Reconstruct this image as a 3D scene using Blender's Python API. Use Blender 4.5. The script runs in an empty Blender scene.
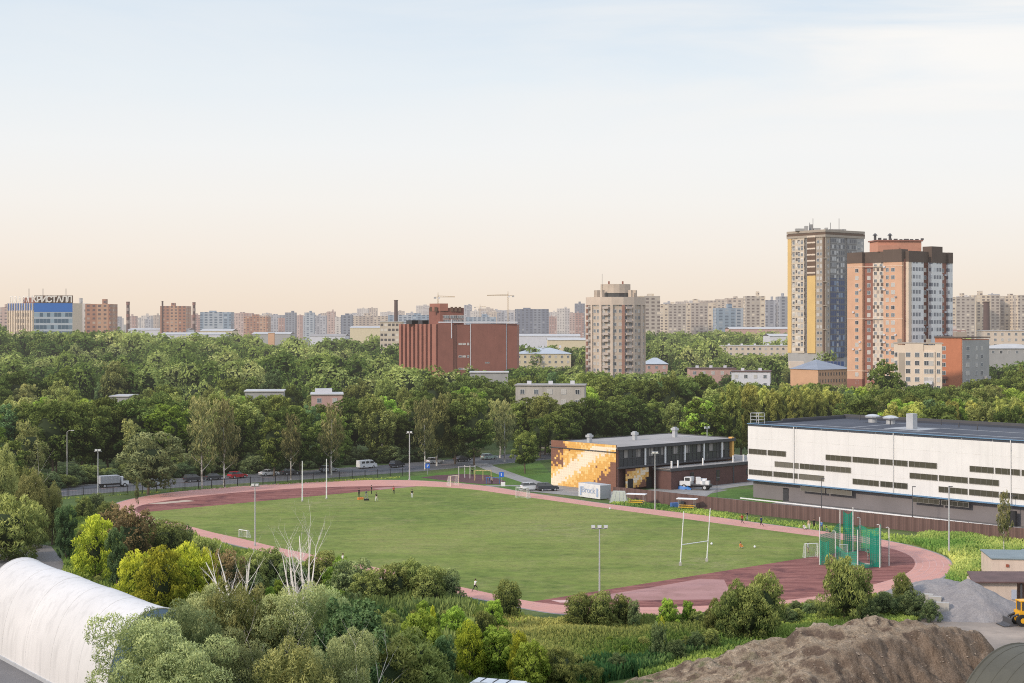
import bpy, math, random
import numpy as np
from mathutils import Vector, Matrix
from mathutils.geometry import tessellate_polygon
C = bpy.context.scene.collection
F, HZ, H = 1556.0, 322.0, 35.0
rnd = random.Random(7)
def G(u, v, z=0.0):                    # world point of a spot seen in the photo at height z
    D = F*(H-z)/(v-HZ); return ((u-512)/F*D, D, z)
def X(u, D): return (u-512)*D/F
def Zv(v, D): return H-(v-HZ)*D/F

# ---------------------------------------------------------------- materials
class NT:
    def __init__(s, m): s.t = m.node_tree; s.n = s.t.nodes; s.l = s.t.links
    def new(s, ty, **k):
        n = s.n.new(ty)
        for a, b in k.items(): setattr(n, a, b)
        return n
    def put(s, sock, val):
        if isinstance(val, bpy.types.NodeSocket): s.l.new(val, sock)
        elif val is not None:
            if isinstance(val, (tuple, list)) and len(val) == 3 and sock.type == 'RGBA': val = (*val, 1)
            sock.default_value = val
    def math(s, op, a, b=None, c=None):
        n = s.new('ShaderNodeMath', operation=op); s.put(n.inputs[0], a)
        if b is not None: s.put(n.inputs[1], b)
        if c is not None: s.put(n.inputs[2], c)
        return n.outputs[0]
    def mix(s, f, a, b, mode='MIX'):
        n = s.new('ShaderNodeMix', data_type='RGBA', blend_type=mode)
        s.put(n.inputs[0], f); s.put(n.inputs[6], a); s.put(n.inputs[7], b); return n.outputs[2]
    def noise(s, vec, scale, detail=4, rough=.55, dist=0):
        n = s.new('ShaderNodeTexNoise'); s.put(n.inputs['Vector'], vec)
        n.inputs['Scale'].default_value = scale; n.inputs['Detail'].default_value = detail
        n.inputs['Roughness'].default_value = rough; n.inputs['Distortion'].default_value = dist
        return n.outputs[0]
    def ramp(s, f, stops):
        n = s.new('ShaderNodeValToRGB'); s.put(n.inputs[0], f); e = n.color_ramp.elements
        while len(e) < len(stops): e.new(.5)
        for el, (p, c) in zip(e, stops): el.position = p; el.color = (*c, 1) if len(c) == 3 else c
        return n.outputs[0]
    def maprange(s, v, a, b, c=0., d=1.):
        n = s.new('ShaderNodeMapRange'); s.put(n.inputs[0], v)
        for i, q in enumerate((a, b, c, d)): n.inputs[i+1].default_value = q
        return n.outputs[0]
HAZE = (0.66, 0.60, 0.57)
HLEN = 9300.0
def newmat(name):
    m = bpy.data.materials.new(name); m.use_nodes = True; m.node_tree.nodes.clear(); return m, NT(m)
def finish(m, t, sh, disp=None):       # haze painted as a glow into every material, growing with distance from the origin
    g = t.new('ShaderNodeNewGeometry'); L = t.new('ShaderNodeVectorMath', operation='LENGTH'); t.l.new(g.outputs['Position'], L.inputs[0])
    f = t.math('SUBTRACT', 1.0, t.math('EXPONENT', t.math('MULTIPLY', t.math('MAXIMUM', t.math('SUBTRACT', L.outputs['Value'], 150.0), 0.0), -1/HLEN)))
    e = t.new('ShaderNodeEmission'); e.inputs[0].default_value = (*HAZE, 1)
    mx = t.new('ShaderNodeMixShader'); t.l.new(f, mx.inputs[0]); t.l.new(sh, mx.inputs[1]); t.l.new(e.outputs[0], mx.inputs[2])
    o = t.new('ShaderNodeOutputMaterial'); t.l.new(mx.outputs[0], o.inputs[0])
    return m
def bsdf(t, col, rough=.8, metal=0., spec=.3, normal=None, alpha=None):
    b = t.new('ShaderNodeBsdfPrincipled'); t.put(b.inputs['Base Color'], col); t.put(b.inputs['Roughness'], rough)
    t.put(b.inputs['Metallic'], metal); t.put(b.inputs['Specular IOR Level'], spec)
    if normal is not None: t.l.new(normal, b.inputs['Normal'])
    if alpha is not None: t.put(b.inputs['Alpha'], alpha)
    return b.outputs[0]
def mat(name, col, rough=.8, var=.18, scale=.6, metal=0., spec=.3, bump=0., alt=None, stain=0.):
    m, t = newmat(name); g = t.new('ShaderNodeNewGeometry').outputs['Position']
    n = t.noise(g, scale, 5, .6)
    c = t.mix(t.maprange(n, .3, .7), tuple(x*(1-var) for x in col), tuple(min(1, x*(1+var)) for x in col))
    if alt: c = t.mix(t.maprange(t.noise(g, scale*.35, 4), .45, .62), c, alt)
    if stain:
        mp = t.new('ShaderNodeMapping'); mp.inputs['Scale'].default_value = (1.2, 1.2, .12); t.l.new(g, mp.inputs[0])
        c = t.mix(t.math('MULTIPLY', t.maprange(t.noise(mp.outputs[0], 1.0, 5), .5, .8), stain), c, tuple(x*.45 for x in col))
    nrm = None
    if bump:
        b = t.new('ShaderNodeBump'); b.inputs['Strength'].default_value = bump; t.l.new(t.noise(g, scale*6, 3), b.inputs['Height']); nrm = b.outputs[0]
    return finish(m, t, bsdf(t, c, rough, metal, spec, nrm))
FOL = 1.95
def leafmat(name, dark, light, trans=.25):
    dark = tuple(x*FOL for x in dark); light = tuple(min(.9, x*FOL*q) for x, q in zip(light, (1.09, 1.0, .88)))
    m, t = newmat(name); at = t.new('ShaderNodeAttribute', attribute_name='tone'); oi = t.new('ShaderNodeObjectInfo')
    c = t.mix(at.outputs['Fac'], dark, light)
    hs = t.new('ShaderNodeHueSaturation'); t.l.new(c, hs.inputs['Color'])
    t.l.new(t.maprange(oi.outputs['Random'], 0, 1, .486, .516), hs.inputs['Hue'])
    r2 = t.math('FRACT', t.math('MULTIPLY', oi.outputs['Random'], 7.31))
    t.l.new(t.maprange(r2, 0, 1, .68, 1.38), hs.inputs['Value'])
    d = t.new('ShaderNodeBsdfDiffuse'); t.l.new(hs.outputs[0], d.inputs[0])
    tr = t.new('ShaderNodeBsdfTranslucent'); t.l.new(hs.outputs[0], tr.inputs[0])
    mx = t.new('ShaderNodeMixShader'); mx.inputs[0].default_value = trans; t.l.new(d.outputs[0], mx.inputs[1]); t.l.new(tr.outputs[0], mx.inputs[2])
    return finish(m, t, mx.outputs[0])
def facade(name, wall, wall2=None, glass=(.06, .07, .09), lite=(.42, .40, .38), sx=3.2, sz=2.9, wx=.5, wz=.5, stripe=0., floorline=.0, var=.12, litp=.35):
    """window grid over a wall whose UV is in metres"""
    m, t = newmat(name); uv = t.new('ShaderNodeUVMap').outputs[0]; s = t.new('ShaderNodeSeparateXYZ'); t.l.new(uv, s.inputs[0])
    a = t.math('DIVIDE', s.outputs[0], sx); b = t.math('DIVIDE', s.outputs[1], sz)
    fa = t.math('ABSOLUTE', t.math('SUBTRACT', t.math('FRACT', a), .5)); fb = t.math('ABSOLUTE', t.math('SUBTRACT', t.math('FRACT', b), .5))
    mask = t.math('MULTIPLY', t.math('LESS_THAN', fa, wx/2), t.math('LESS_THAN', fb, wz/2))
    cb = t.new('ShaderNodeCombineXYZ'); t.l.new(t.math('FLOOR', a), cb.inputs[0]); t.l.new(t.math('FLOOR', b), cb.inputs[1])
    w = t.new('ShaderNodeTexWhiteNoise', noise_dimensions='2D'); t.l.new(cb.outputs[0], w.inputs[0])
    gcol = t.mix(t.maprange(w.outputs[0], 1-litp, 1-litp+.2), glass, lite)
    c = wall
    if wall2:
        w2 = t.new('ShaderNodeTexWhiteNoise', noise_dimensions='1D'); t.l.new(t.math('FLOOR', t.math('DIVIDE', a, 2.)), w2.inputs[1])
        c = t.mix(t.math('GREATER_THAN', w2.outputs[0], 1-stripe), wall, wall2)
    g = t.new('ShaderNodeNewGeometry').outputs['Position']
    c = t.mix(t.maprange(t.noise(g, .15, 4), .3, .7), c, (1-var,)*3, 'MULTIPLY')
    if floorline: c = t.mix(t.math('MULTIPLY', t.math('GREATER_THAN', fb, .44), floorline), c, (.12, .11, .11))
    c = t.mix(mask, c, gcol)
    return finish(m, t, bsdf(t, c, t.math('SUBTRACT', .85, t.math('MULTIPLY', mask, .55)), 0, .4))
def panemat(name, dark=(.03, .035, .045), pale=(.45, .43, .40), p=.4, mid=(.13, .15, .17)):
    m, t = newmat(name); oi = t.new('ShaderNodeObjectInfo'); at = t.new('ShaderNodeAttribute', attribute_name='tone')
    r = t.math('FRACT', t.math('ADD', t.math('MULTIPLY', oi.outputs['Random'], 3.7), at.outputs['Fac']))
    c = t.ramp(r, [(0, dark), (.5*(1-p), mid), (1-p, mid), (min(1, 1-p+.1), pale), (1, pale)])
    return finish(m, t, bsdf(t, c, .15, 0, .5))

# ---------------------------------------------------------------- mesh building
class MB:
    def __init__(s): s.v = []; s.f = []; s.mi = []; s.uv = []; s.tone = None
    def face(s, pts, m=0, uv=None):
        b = len(s.v); s.v += [tuple(p) for p in pts]; s.f.append(tuple(range(b, b+len(pts)))); s.mi.append(m)
        s.uv.append(uv if uv else [(0, 0)]*len(pts)); return s
    def prism(s, poly, z0, z1, m=0, mt=None, u0=0., bottom=False):
        n = len(poly); u = u0
        A = sum(poly[i][0]*poly[(i+1) % n][1]-poly[(i+1) % n][0]*poly[i][1] for i in range(n))
        if A < 0: poly = poly[::-1]
        for i in range(n):
            a, b = poly[i], poly[(i+1) % n]; L = math.hypot(b[0]-a[0], b[1]-a[1])
            s.face([(a[0], a[1], z0), (b[0], b[1], z0), (b[0], b[1], z1), (a[0], a[1], z1)], m, [(u, z0), (u+L, z0), (u+L, z1), (u, z1)]); u += L
        s.face([(p[0], p[1], z1) for p in poly], m if mt is None else mt)
        if bottom: s.face([(p[0], p[1], z0) for p in poly[::-1]], m if mt is None else mt)
        return s
    def box(s, x, y, z0, lx, ly, lz, rot=0., m=0, mt=None, bottom=True):
        c, q = math.cos(rot), math.sin(rot); P = []
        for dx, dy in ((-.5, -.5), (.5, -.5), (.5, .5), (-.5, .5)):
            a, b = dx*lx, dy*ly; P.append((x+a*c-b*q, y+a*q+b*c))
        return s.prism(P, z0, z0+lz, m, mt, 0., bottom)
    def tube(s, pts, radii, seg=6, m=0, cap=True):
        pts = [Vector(p) for p in pts]; rings = []
        if not hasattr(radii, '__len__'): radii = [radii]*len(pts)
        for i, p in enumerate(pts):
            d = (pts[min(i+1, len(pts)-1)]-pts[max(i-1, 0)]); d = d.normalized() if d.length > 1e-9 else Vector((0, 0, 1))
            a = d.cross(Vector((0, 0, 1)) if abs(d.z) < .9 else Vector((1, 0, 0))).normalized(); b = d.cross(a)
            base = len(s.v); rings.append(base)
            for k in range(seg):
                t = 2*math.pi*k/seg; s.v.append(tuple(p+radii[i]*(math.cos(t)*a+math.sin(t)*b)))
        for i in range(len(pts)-1):
            for k in range(seg):
                A, B = rings[i], rings[i+1]; k2 = (k+1) % seg
                s.f.append((A+k, B+k, B+k2, A+k2)); s.mi.append(m); s.uv.append([(0, 0)]*4)
        if cap:
            for r, o in ((rings[0], 1), (rings[-1], -1)):
                s.f.append(tuple(range(r, r+seg))[::o]); s.mi.append(m); s.uv.append([(0, 0)]*seg)
        return s
    def cyl(s, x, y, z0, r, h, seg=12, m=0): return s.tube([(x, y, z0), (x, y, z0+h)], r, seg, m)
    def lathe(s, x, y, prof, seg=12, m=0):   # prof = [(r, z)]
        b = len(s.v)
        for r, z in prof:
            for k in range(seg): t = 2*math.pi*k/seg; s.v.append((x+r*math.cos(t), y+r*math.sin(t), z))
        for i in range(len(prof)-1):
            for k in range(seg):
                k2 = (k+1) % seg; A = b+i*seg; B = A+seg
                s.f.append((A+k, A+k2, B+k2, B+k)); s.mi.append(m); s.uv.append([(0, 0)]*4)
        s.f.append(tuple(range(b+(len(prof)-1)*seg, b+len(prof)*seg))); s.mi.append(m); s.uv.append([(0, 0)]*seg)
        return s
    def build(s, name, mats, parent=None, loc=None, world=False, smooth=False):
        me = bpy.data.meshes.new(name); v = s.v
        if world and parent is not None:
            L = parent.location; v = [(a-L.x, b-L.y, c-L.z) for a, b, c in v]
        me.from_pydata(v, [], s.f); mats = mats if isinstance(mats, (list, tuple)) else [mats]
        for q in mats: me.materials.append(q)
        me.polygons.foreach_set('material_index', s.mi)
        ul = me.uv_layers.new(name='UVMap'); ul.data.foreach_set('uv', [c for f in s.uv for p in f for c in p])
        if smooth: me.polygons.foreach_set('use_smooth', [True]*len(s.f))
        if s.tone: me.attributes.new('tone', 'FLOAT', 'FACE').data.foreach_set('value', s.tone)
        o = bpy.data.objects.new(name, me); C.objects.link(o)
        if parent is not None: o.parent = parent
        if loc: o.location = loc
        return o
def thing(name, label, cat, loc=(0, 0, 0), rz=0., group=None):
    o = bpy.data.objects.new(name, None); C.objects.link(o); o.location = loc; o.rotation_euler = (0, 0, rz); o.empty_display_size = .2
    return tag(o, label, cat, group)
def tag(o, label, cat, group=None):
    o['label'] = label; o['category'] = cat
    if group: o['group'] = group
    return o
def kind(o, k, label=None):
    o['kind'] = k
    if label: o['label'] = label
    return o
KIDS = {}
def children(o): return [c for c in C.objects if c.parent is o] if o.name not in KIDS else KIDS[o.name]
def snapshot(o):                        # remember the children of a prototype, so copying does not search the scene
    ch = [c for c in C.objects if c.parent is o]; KIDS[o.name] = ch
    for c in ch: snapshot(c)
    return o
def dup(o, loc, rz=0., label=None, group=None, scale=None):
    def cp(q, par):
        c = q.copy(); C.objects.link(c)
        if par is not None: c.parent = par
        for k in KIDS.get(q.name, []): cp(k, c)
        return c
    r = cp(o, None); r.location = loc; r.rotation_euler = (0, 0, rz)
    if scale is not None: r.scale = scale if hasattr(scale, '__len__') else (scale,)*3
    if label: r['label'] = label
    if group: r['group'] = group
    return r
def sheet(name, poly, z, m, uvscale=1.):  # flat polygon on the ground
    P = [Vector((p[0], p[1], 0)) for p in poly]; tr = tessellate_polygon([P]); mb = MB()
    for a, b, c in tr:
        q = [P[a], P[b], P[c]]; n = (q[1]-q[0]).cross(q[2]-q[0]).z
        if n < 0: q = q[::-1]
        mb.face([(w.x, w.y, z) for w in q])
    return mb.build(name, m)
def windows(parent, specs, mats, unit_cache={}, name='window', limit=100, world=False, tone=None):
    """specs: (x, y, z_mid, facing angle of the outward normal, width, height) in the parent's frame; first 100 as parts, rest one part"""
    def unit(mb, w, h, M=None, fr=.09):
        def q(pts, m):
            p = [Vector(a) for a in pts]
            if M: p = [M @ a for a in p]
            mb.face(p, m)
        # frame: four bars proud of the wall, pane a little behind their face (local normal -y)
        for x0, x1, z0, z1 in ((-w/2, -w/2+fr, -h/2, h/2), (w/2-fr, w/2, -h/2, h/2), (-w/2+fr, w/2-fr, h/2-fr, h/2), (-w/2+fr, w/2-fr, -h/2, -h/2+fr), (-fr/3, fr/3, -h/2+fr, h/2-fr)):
            q([(x0, -.09, z0), (x1, -.09, z0), (x1, -.09, z1), (x0, -.09, z1)], 0)
            q([(x0, 0, z0), (x0, -.09, z0), (x0, -.09, z1), (x0, 0, z1)], 0); q([(x1, -.09, z0), (x1, 0, z0), (x1, 0, z1), (x1, -.09, z1)], 0)
        q([(-w/2+fr, -.05, -h/2+fr), (w/2-fr, -.05, -h/2+fr), (w/2-fr, -.05, h/2-fr), (-w/2+fr, -.05, h/2-fr)], 1)
        q([(-w/2, 0, h/2), (-w/2, -.09, h/2), (w/2, -.09, h/2), (w/2, 0, h/2)], 0); q([(-w/2, -.09, -h/2), (-w/2, 0, -h/2), (w/2, 0, -h/2), (w/2, -.09, -h/2)], 0)
    off = parent.location if world else Vector((0, 0, 0)); cache = {}
    for s in specs[:limit]:
        w, h = round(s[4], 2), round(s[5], 2)
        if (w, h) not in cache:
            mb = MB(); unit(mb, w, h); o = mb.build(name, mats, parent); cache[(w, h)] = o.data
        else:
            o = bpy.data.objects.new(name, cache[(w, h)]); C.objects.link(o); o.parent = parent
        o.location = Vector(s[:3])-off; o.rotation_euler = (0, 0, s[3]+math.pi/2)
    if len(specs) > limit:
        mb = MB(); mb.tone = []; k = 0
        for s in specs[limit:]:
            n0 = len(mb.f); unit(mb, s[4], s[5], Matrix.Translation(Vector(s[:3])-off) @ Matrix.Rotation(s[3]+math.pi/2, 4, 'Z')); mb.tone += [rnd.random()]*(len(mb.f)-n0)
        kind(mb.build('windows', mats, parent), 'stuff')
# ---------------------------------------------------------------- world, sun, camera
SUN_AZ = (-.83, -.56); SUN_EL = 27.0
def make_world():
    w = bpy.data.worlds.new("World"); bpy.context.scene.world = w; w.use_nodes = True; t = NT(w); t.n.clear()
    sky = t.new('ShaderNodeTexSky', sky_type='NISHITA'); sky.sun_disc = False; sky.sun_elevation = math.radians(SUN_EL)
    sky.sun_rotation = math.atan2(SUN_AZ[0], SUN_AZ[1]); sky.air_density = 1.2; sky.dust_density = 1.5
    tc = t.new('ShaderNodeTexCoord').outputs['Generated']; s = t.new('ShaderNodeSeparateXYZ'); t.l.new(tc, s.inputs[0])
    el = t.math('MULTIPLY', t.math('ARCSINE', s.outputs[2]), 180/math.pi)
    # colours of the evening sky from horizon upwards (linear)
    base = t.ramp(t.maprange(el, 0, 40), [(0, (.86, .74, .62)), (.02, (.89, .78, .66)), (.066, (.92, .86, .785)), (.11, (.92, .905, .87)), (.157, (.89, .915, .925)), (.22, (.80, .87, .925)), (.29, (.67, .78, .89)), (.45, (.55, .66, .82)), (1, (.45, .56, .76))])
    # thin high cloud, stretched along the horizon, brighter towards the right
    mp = t.new('ShaderNodeMapping'); mp.inputs['Scale'].default_value = (1.6, 1.6, 9.0); mp.inputs['Rotation'].default_value = (0, .10, .5); t.l.new(tc, mp.inputs[0])
    n = t.noise(mp.outputs[0], 2.2, 6, .55, .6)
    side = t.maprange(s.outputs[0], -.1, .34); hi = t.maprange(el, 3, 10)
    cl = t.math('MULTIPLY', t.maprange(n, .38, .64), t.math('MULTIPLY', hi, t.math('ADD', .25, t.math('MULTIPLY', side, 1.0))))
    c = t.mix(cl, base, (.94, .925, .90))
    # one soft bank of cirrus at upper right
    dx = t.math('DIVIDE', t.math('SUBTRACT', s.outputs[0], .325), .14); dz = t.math('DIVIDE', t.math('SUBTRACT', s.outputs[2], .165), .032)
    r = t.math('SUBTRACT', 1.0, t.math('SQRT', t.math('ADD', t.math('MULTIPLY', dx, dx), t.math('MULTIPLY', dz, dz))))
    c = t.mix(t.math('MULTIPLY', t.maprange(t.math('ADD', r, t.math('MULTIPLY', t.math('SUBTRACT', n, .5), 2.2)), 0, .7), .8), c, (.975, .96, .935))
    warm = t.mix(t.maprange(s.outputs[0], .36, -.36), (1, 1, 1), (1.0, .975, .955), 'MIX'); c = t.mix(t.maprange(el, 12, 2), c, t.mix(1.0, c, warm, 'MULTIPLY'))
    skc = t.new('ShaderNodeVectorMath', operation='SCALE'); t.l.new(sky.outputs[0], skc.inputs[0]); skc.inputs['Scale'].default_value = .10
    fin = t.mix(t.maprange(el, 14, 45, 0, .35), c, skc.outputs[0])
    bg = t.new('ShaderNodeBackground'); t.l.new(fin, bg.inputs[0]); t.l.new(t.maprange(el, 14, 42, 1.0, 2.25), bg.inputs[1])
    o = t.new('ShaderNodeOutputWorld'); t.l.new(bg.outputs[0], o.inputs[0])
make_world()
sd = bpy.data.lights.new('sun', 'SUN'); sd.energy = 2.9; sd.angle = math.radians(6); sd.color = (1.0, .85, .69)
so = bpy.data.objects.new('sun', sd); C.objects.link(so)
dv = Vector((SUN_AZ[0]*math.cos(math.radians(SUN_EL)), SUN_AZ[1]*math.cos(math.radians(SUN_EL)), math.sin(math.radians(SUN_EL)))).normalized()
so.rotation_euler = dv.to_track_quat('Z', 'Y').to_euler(); so.location = (-60, 0, 90)
cd = bpy.data.cameras.new('camera'); cam = bpy.data.objects.new('camera', cd); C.objects.link(cam)
cam.location = (0, 0, H); cam.rotation_euler = (math.pi/2, 0, 0); cd.sensor_width = 36; cd.lens = F/1024*36; cd.shift_y = (HZ-341.5)/1024; cd.clip_end = 30000; cd.clip_start = 1
bpy.context.scene.camera = cam
sc = bpy.context.scene; sc.view_settings.view_transform = 'Standard'; sc.view_settings.look = 'None'; sc.view_settings.exposure = 0
sc.render.engine = 'CYCLES'; sc.cycles.max_bounces = 6; sc.cycles.transparent_max_bounces = 16; sc.cycles.use_denoising = False; sc.cycles.filter_width = 1.05

# ---------------------------------------------------------------- ground materials
def grassmat(name, cols, s1=.03, s2=.6, mow=0., patch=None, bare=None):
    m, t = newmat(name); g = t.new('ShaderNodeNewGeometry').outputs['Position']
    big = t.noise(g, s1, 6, .6, .4); fine = t.noise(g, s2*4, 4, .75)
    c = t.ramp(t.maprange(big, .33, .67), [(0, cols[0]), (.5, cols[1]), (1, cols[2])])
    if mow:
        mp = t.new('ShaderNodeMapping'); mp.inputs['Rotation'].default_value = (0, 0, math.radians(-38)); mp.inputs['Scale'].default_value = (.03, .16, 1); t.l.new(g, mp.inputs[0])
        c = t.mix(t.math('MULTIPLY', t.maprange(t.noise(mp.outputs[0], 1.0, 5, .7), .4, .65), mow), c, tuple(x*.62 for x in cols[0]))
        mp2 = t.new('ShaderNodeMapping'); mp2.inputs['Rotation'].default_value = (0, 0, math.radians(3)); mp2.inputs['Scale'].default_value = (.05, .20, 1); t.l.new(g, mp2.inputs[0])
        c = t.mix(t.math('MULTIPLY', t.maprange(t.noise(mp2.outputs[0], 1.0, 6, .75), .46, .68), .6), c, patch or cols[2])
        c = t.mix(t.math('MULTIPLY', t.maprange(t.noise(g, .11, 6, .75, .8), .52, .70), .65), c, (.26, .235, .10))
    if bare: c = t.mix(t.maprange(t.noise(g, s1*3.2, 5, .65), .56, .68), c, bare)
    if mow:                            # worn grass where play concentrates, around the rugby goal and the far goal line
        for wx, wy, wr in ((27, 226, 11), (-38, 300, 12), (9, 262, 16)):
            vd = t.new('ShaderNodeVectorMath', operation='DISTANCE'); t.l.new(g, vd.inputs[0]); vd.inputs[1].default_value = (wx, wy, 0)
            c = t.mix(t.math('MULTIPLY', t.maprange(vd.outputs['Value'], wr, wr*.2), t.maprange(t.noise(g, .35, 5, .75), .42, .62, 0, .75)), c, (.27, .245, .12))
    c = t.mix(t.maprange(fine, .32, .66), t.mix(1.0, c, (1.25, 1.22, 1.2), 'MULTIPLY'), t.mix(1.0, c, (.50, .56, .5), 'MULTIPLY'))
    mid = t.noise(g, s2, 4, .7); c = t.mix(t.maprange(mid, .35, .75, 0, .6), c, tuple(x*1.5 for x in cols[1]))
    b = t.new('ShaderNodeBump'); b.inputs['Strength'].default_value = .5; b.inputs['Distance'].default_value = .2; t.l.new(fine, b.inputs['Height'])
    return finish(m, t, bsdf(t, c, .9, 0, .15, b.outputs[0]))
M = {}
M['field'] = grassmat('field_grass', [(.092, .138, .026), (.155, .195, .040), (.25, .25, .078)], .028, .45, .45, (.215, .195, .07))
M['ground'] = grassmat('rough_grass', [(.045, .075, .022), (.075, .11, .03), (.13, .14, .055)], .05, .5, 0)
M['lawn'] = grassmat('lawn_grass', [(.05, .105, .02), (.075, .14, .025), (.10, .15, .035)], .06, .6, 0)
M['meadow'] = grassmat('meadow_grass', [(.09, .125, .03), (.17, .18, .055), (.27, .245, .09)], .06, .7, 0)
def tartan(name, c1, c2, c3=None, streak=(.02, .5), amount=.8):
    m, t = newmat(name); g = t.new('ShaderNodeNewGeometry').outputs['Position']
    mp = t.new('ShaderNodeMapping'); mp.inputs['Rotation'].default_value = (0, 0, math.radians(8)); mp.inputs['Scale'].default_value = (streak[0]*3, streak[1], 1); t.l.new(g, mp.inputs[0])
    n = t.noise(mp.outputs[0], 1.3, 5, .7, .5); c = t.mix(t.maprange(n, .35, .65, 0, amount), c1, c2)
    if c3: c = t.mix(t.maprange(t.noise(g, .18, 5, .7), .5, .66), c, c3)
    c = t.mix(t.maprange(t.noise(g, 2.5, 4, .8), .3, .8, 0, .45), c, tuple(x*.6 for x in c1))
    return finish(m, t, bsdf(t, c, .85, 0, .2))
M['track'] = tartan('pink_tartan', (.58, .30, .245), (.49, .245, .20), (.50, .27, .235), (.03, .4), .9)
M['maroon'] = tartan('maroon_tartan', (.16, .052, .045), (.33, .14, .115), (.10, .034, .036), (.03, .6), 1.0)
M['pinkpad'] = tartan('pale_pink_tartan', (.40, .225, .205), (.33, .17, .155), (.28, .15, .13))
M['white_line'] = mat('line_paint', (.54, .35, .32), var=.1)
M['sand'] = mat('pale_sand', (.42, .33, .26), scale=.8)
M['road'] = mat('road_asphalt', (.10, .10, .105), scale=.3, var=.15)
M['lot'] = mat('lot_asphalt', (.155, .145, .14), scale=.15, var=.2, alt=(.19, .17, .155))
M['path'] = mat('path_paving', (.24, .23, .22), scale=.5)
M['maroonpad'] = mat('rubber_dark', (.085, .035, .04), scale=.3)
M['yard'] = mat('yard_dirt', (.30, .245, .20), scale=.25, var=.25, alt=(.20, .17, .145), bump=.3)
M['city'] = mat('city_ground', (.09, .10, .06), scale=.01, alt=(.16, .15, .13))

# far ground to the horizon and near ground
R = 14000
def ring_ground():
    mb = MB(); ys = [60, 520]; o = sheet('ground', [(-400, 60), (400, 60), (400, 520), (-400, 520)], 0, M['ground']); kind(o, 'structure')
    o = sheet('terrain', [(-R, -400), (R, -400), (R, R), (-R, R)], -.02, M['city']); kind(o, 'structure')
ring_ground()

# ---------------------------------------------------------------- running track
TH, TCX, TCY, TL = -.8995, -6.4, 266.2, 86.0
ca, sa = math.cos(TH), math.sin(TH); TR = 38.0; PER = 2*TL+2*math.pi*TR
def to_td(x, y):
    a = (x-TCX)*ca+(y-TCY)*sa; b = -(x-TCX)*sa+(y-TCY)*ca
    if abs(a) <= TL/2:
        return (a+TL/2, b) if b > 0 else (TL+math.pi*TR+(TL/2-a), -b)
    e = math.copysign(TL/2, a); r = math.hypot(a-e, b)
    if a > 0: ph = math.atan2(a-e, b); return TL+ph*TR, r
    ph = math.atan2(-(a-e), -b); return 2*TL+math.pi*TR+ph*TR, r
def from_td(t, d):
    t %= PER
    if t < TL: a, b = t-TL/2, d
    elif t < TL+math.pi*TR: ph = (t-TL)/TR; a, b = TL/2+d*math.sin(ph), d*math.cos(ph)
    elif t < 2*TL+math.pi*TR: a, b = TL/2-(t-TL-math.pi*TR), -d
    else: ph = (t-2*TL-math.pi*TR)/TR; a, b = -TL/2-d*math.sin(ph), -d*math.cos(ph)
    return TCX+a*ca-b*sa, TCY+a*sa+b*ca
OUT = [(114,504),(150,495.5),(200,489.5),(260,485.3),(335.7,480.9),(409.5,480),(459,483.4),(520,491.6),(609,504.4),(697,514.5),(780,526.0),(882,540),(925,549.6),(946,557.5),(952,566),(941,577.7),(916.8,587),(874,595.7),(815,604.6),(740,610.5),(691,613.4),(640,616),(590,617.5),(554,615),(494,600),(371,576),(267,552.6),(180,532),(135,518)]
INN = [(134,507),(155,502.5),(200,496.5),(260,491),(320,487.6),(380,486),(430,486.6),(475,489.7),(520,496.2),(637,512.6),(700,521),(780,531.8),(830,538.5),(880,546),(906,553.0),(914.7,563),(906,573.7),(871,584.5),(815,596.5),(740,604),(691,606.6),(642,607),(595,607.5),(555,605),(524,601),(495.7,593.6),(461.5,586.8),(383,569),(270,546),(240,538),(218,534),(181.5,524),(150,517)]
def offs(pts):
    td = sorted(to_td(*G(u, v)[:2]) for u, v in pts)
    T = [a for a, b in td]; V = [b for a, b in td]
    T = [T[-1]-PER]+T+[T[0]+PER]; V = [V[-1]]+V+[V[0]]
    def f(t):
        t %= PER
        for i in range(len(T)-1):
            if T[i] <= t <= T[i+1]:
                k = (t-T[i])/max(1e-6, T[i+1]-T[i]); return V[i]+(V[i+1]-V[i])*k
        return V[0]
    W = 7.0
    return lambda t: sum(f(t+W*q/4)*wt for q, wt in zip(range(-4, 5), (1, 2, 3, 4, 5, 4, 3, 2, 1)))/25
fo, fi = offs(OUT), offs(INN)
NT_ = 260
ts = [PER*i/NT_ for i in range(NT_)]
outer = [from_td(t, fo(t)) for t in ts]; inner = [from_td(t, fi(t)) for t in ts]
kerb = [from_td(t, fo(t)+.35) for t in ts]
def ringsheet(name, A, B, z, m):
    mb = MB(); n = len(A)
    for i in range(n):
        j = (i+1) % n; mb.face([(A[i][0], A[i][1], z), (A[j][0], A[j][1], z), (B[j][0], B[j][1], z), (B[i][0], B[i][1], z)])
    return mb.build(name, m)
kind(ringsheet('running_track', outer, inner, .02, M['track']), 'structure')
kind(ringsheet('track_edge', kerb, outer, .012, M['path']), 'structure')
o = sheet('playing_field', inner, .012, M['field']); kind(o, 'structure')
mb = MB()                                # lane lines
for k in range(0, 6):
    q = .04+.92*k/5
    for i in range(NT_):
        j = (i+1) % NT_; a, b = ts[i], PER*(i+1)/NT_
        if rnd.random() < .06: continue
        def P(t, e): d = fi(t)+(fo(t)-fi(t))*q+e; x, y = from_td(t, d); return (x, y, .028)
        mb.face([P(a, .03), P(b, .03), P(b, -.03), P(a, -.03)])
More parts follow.
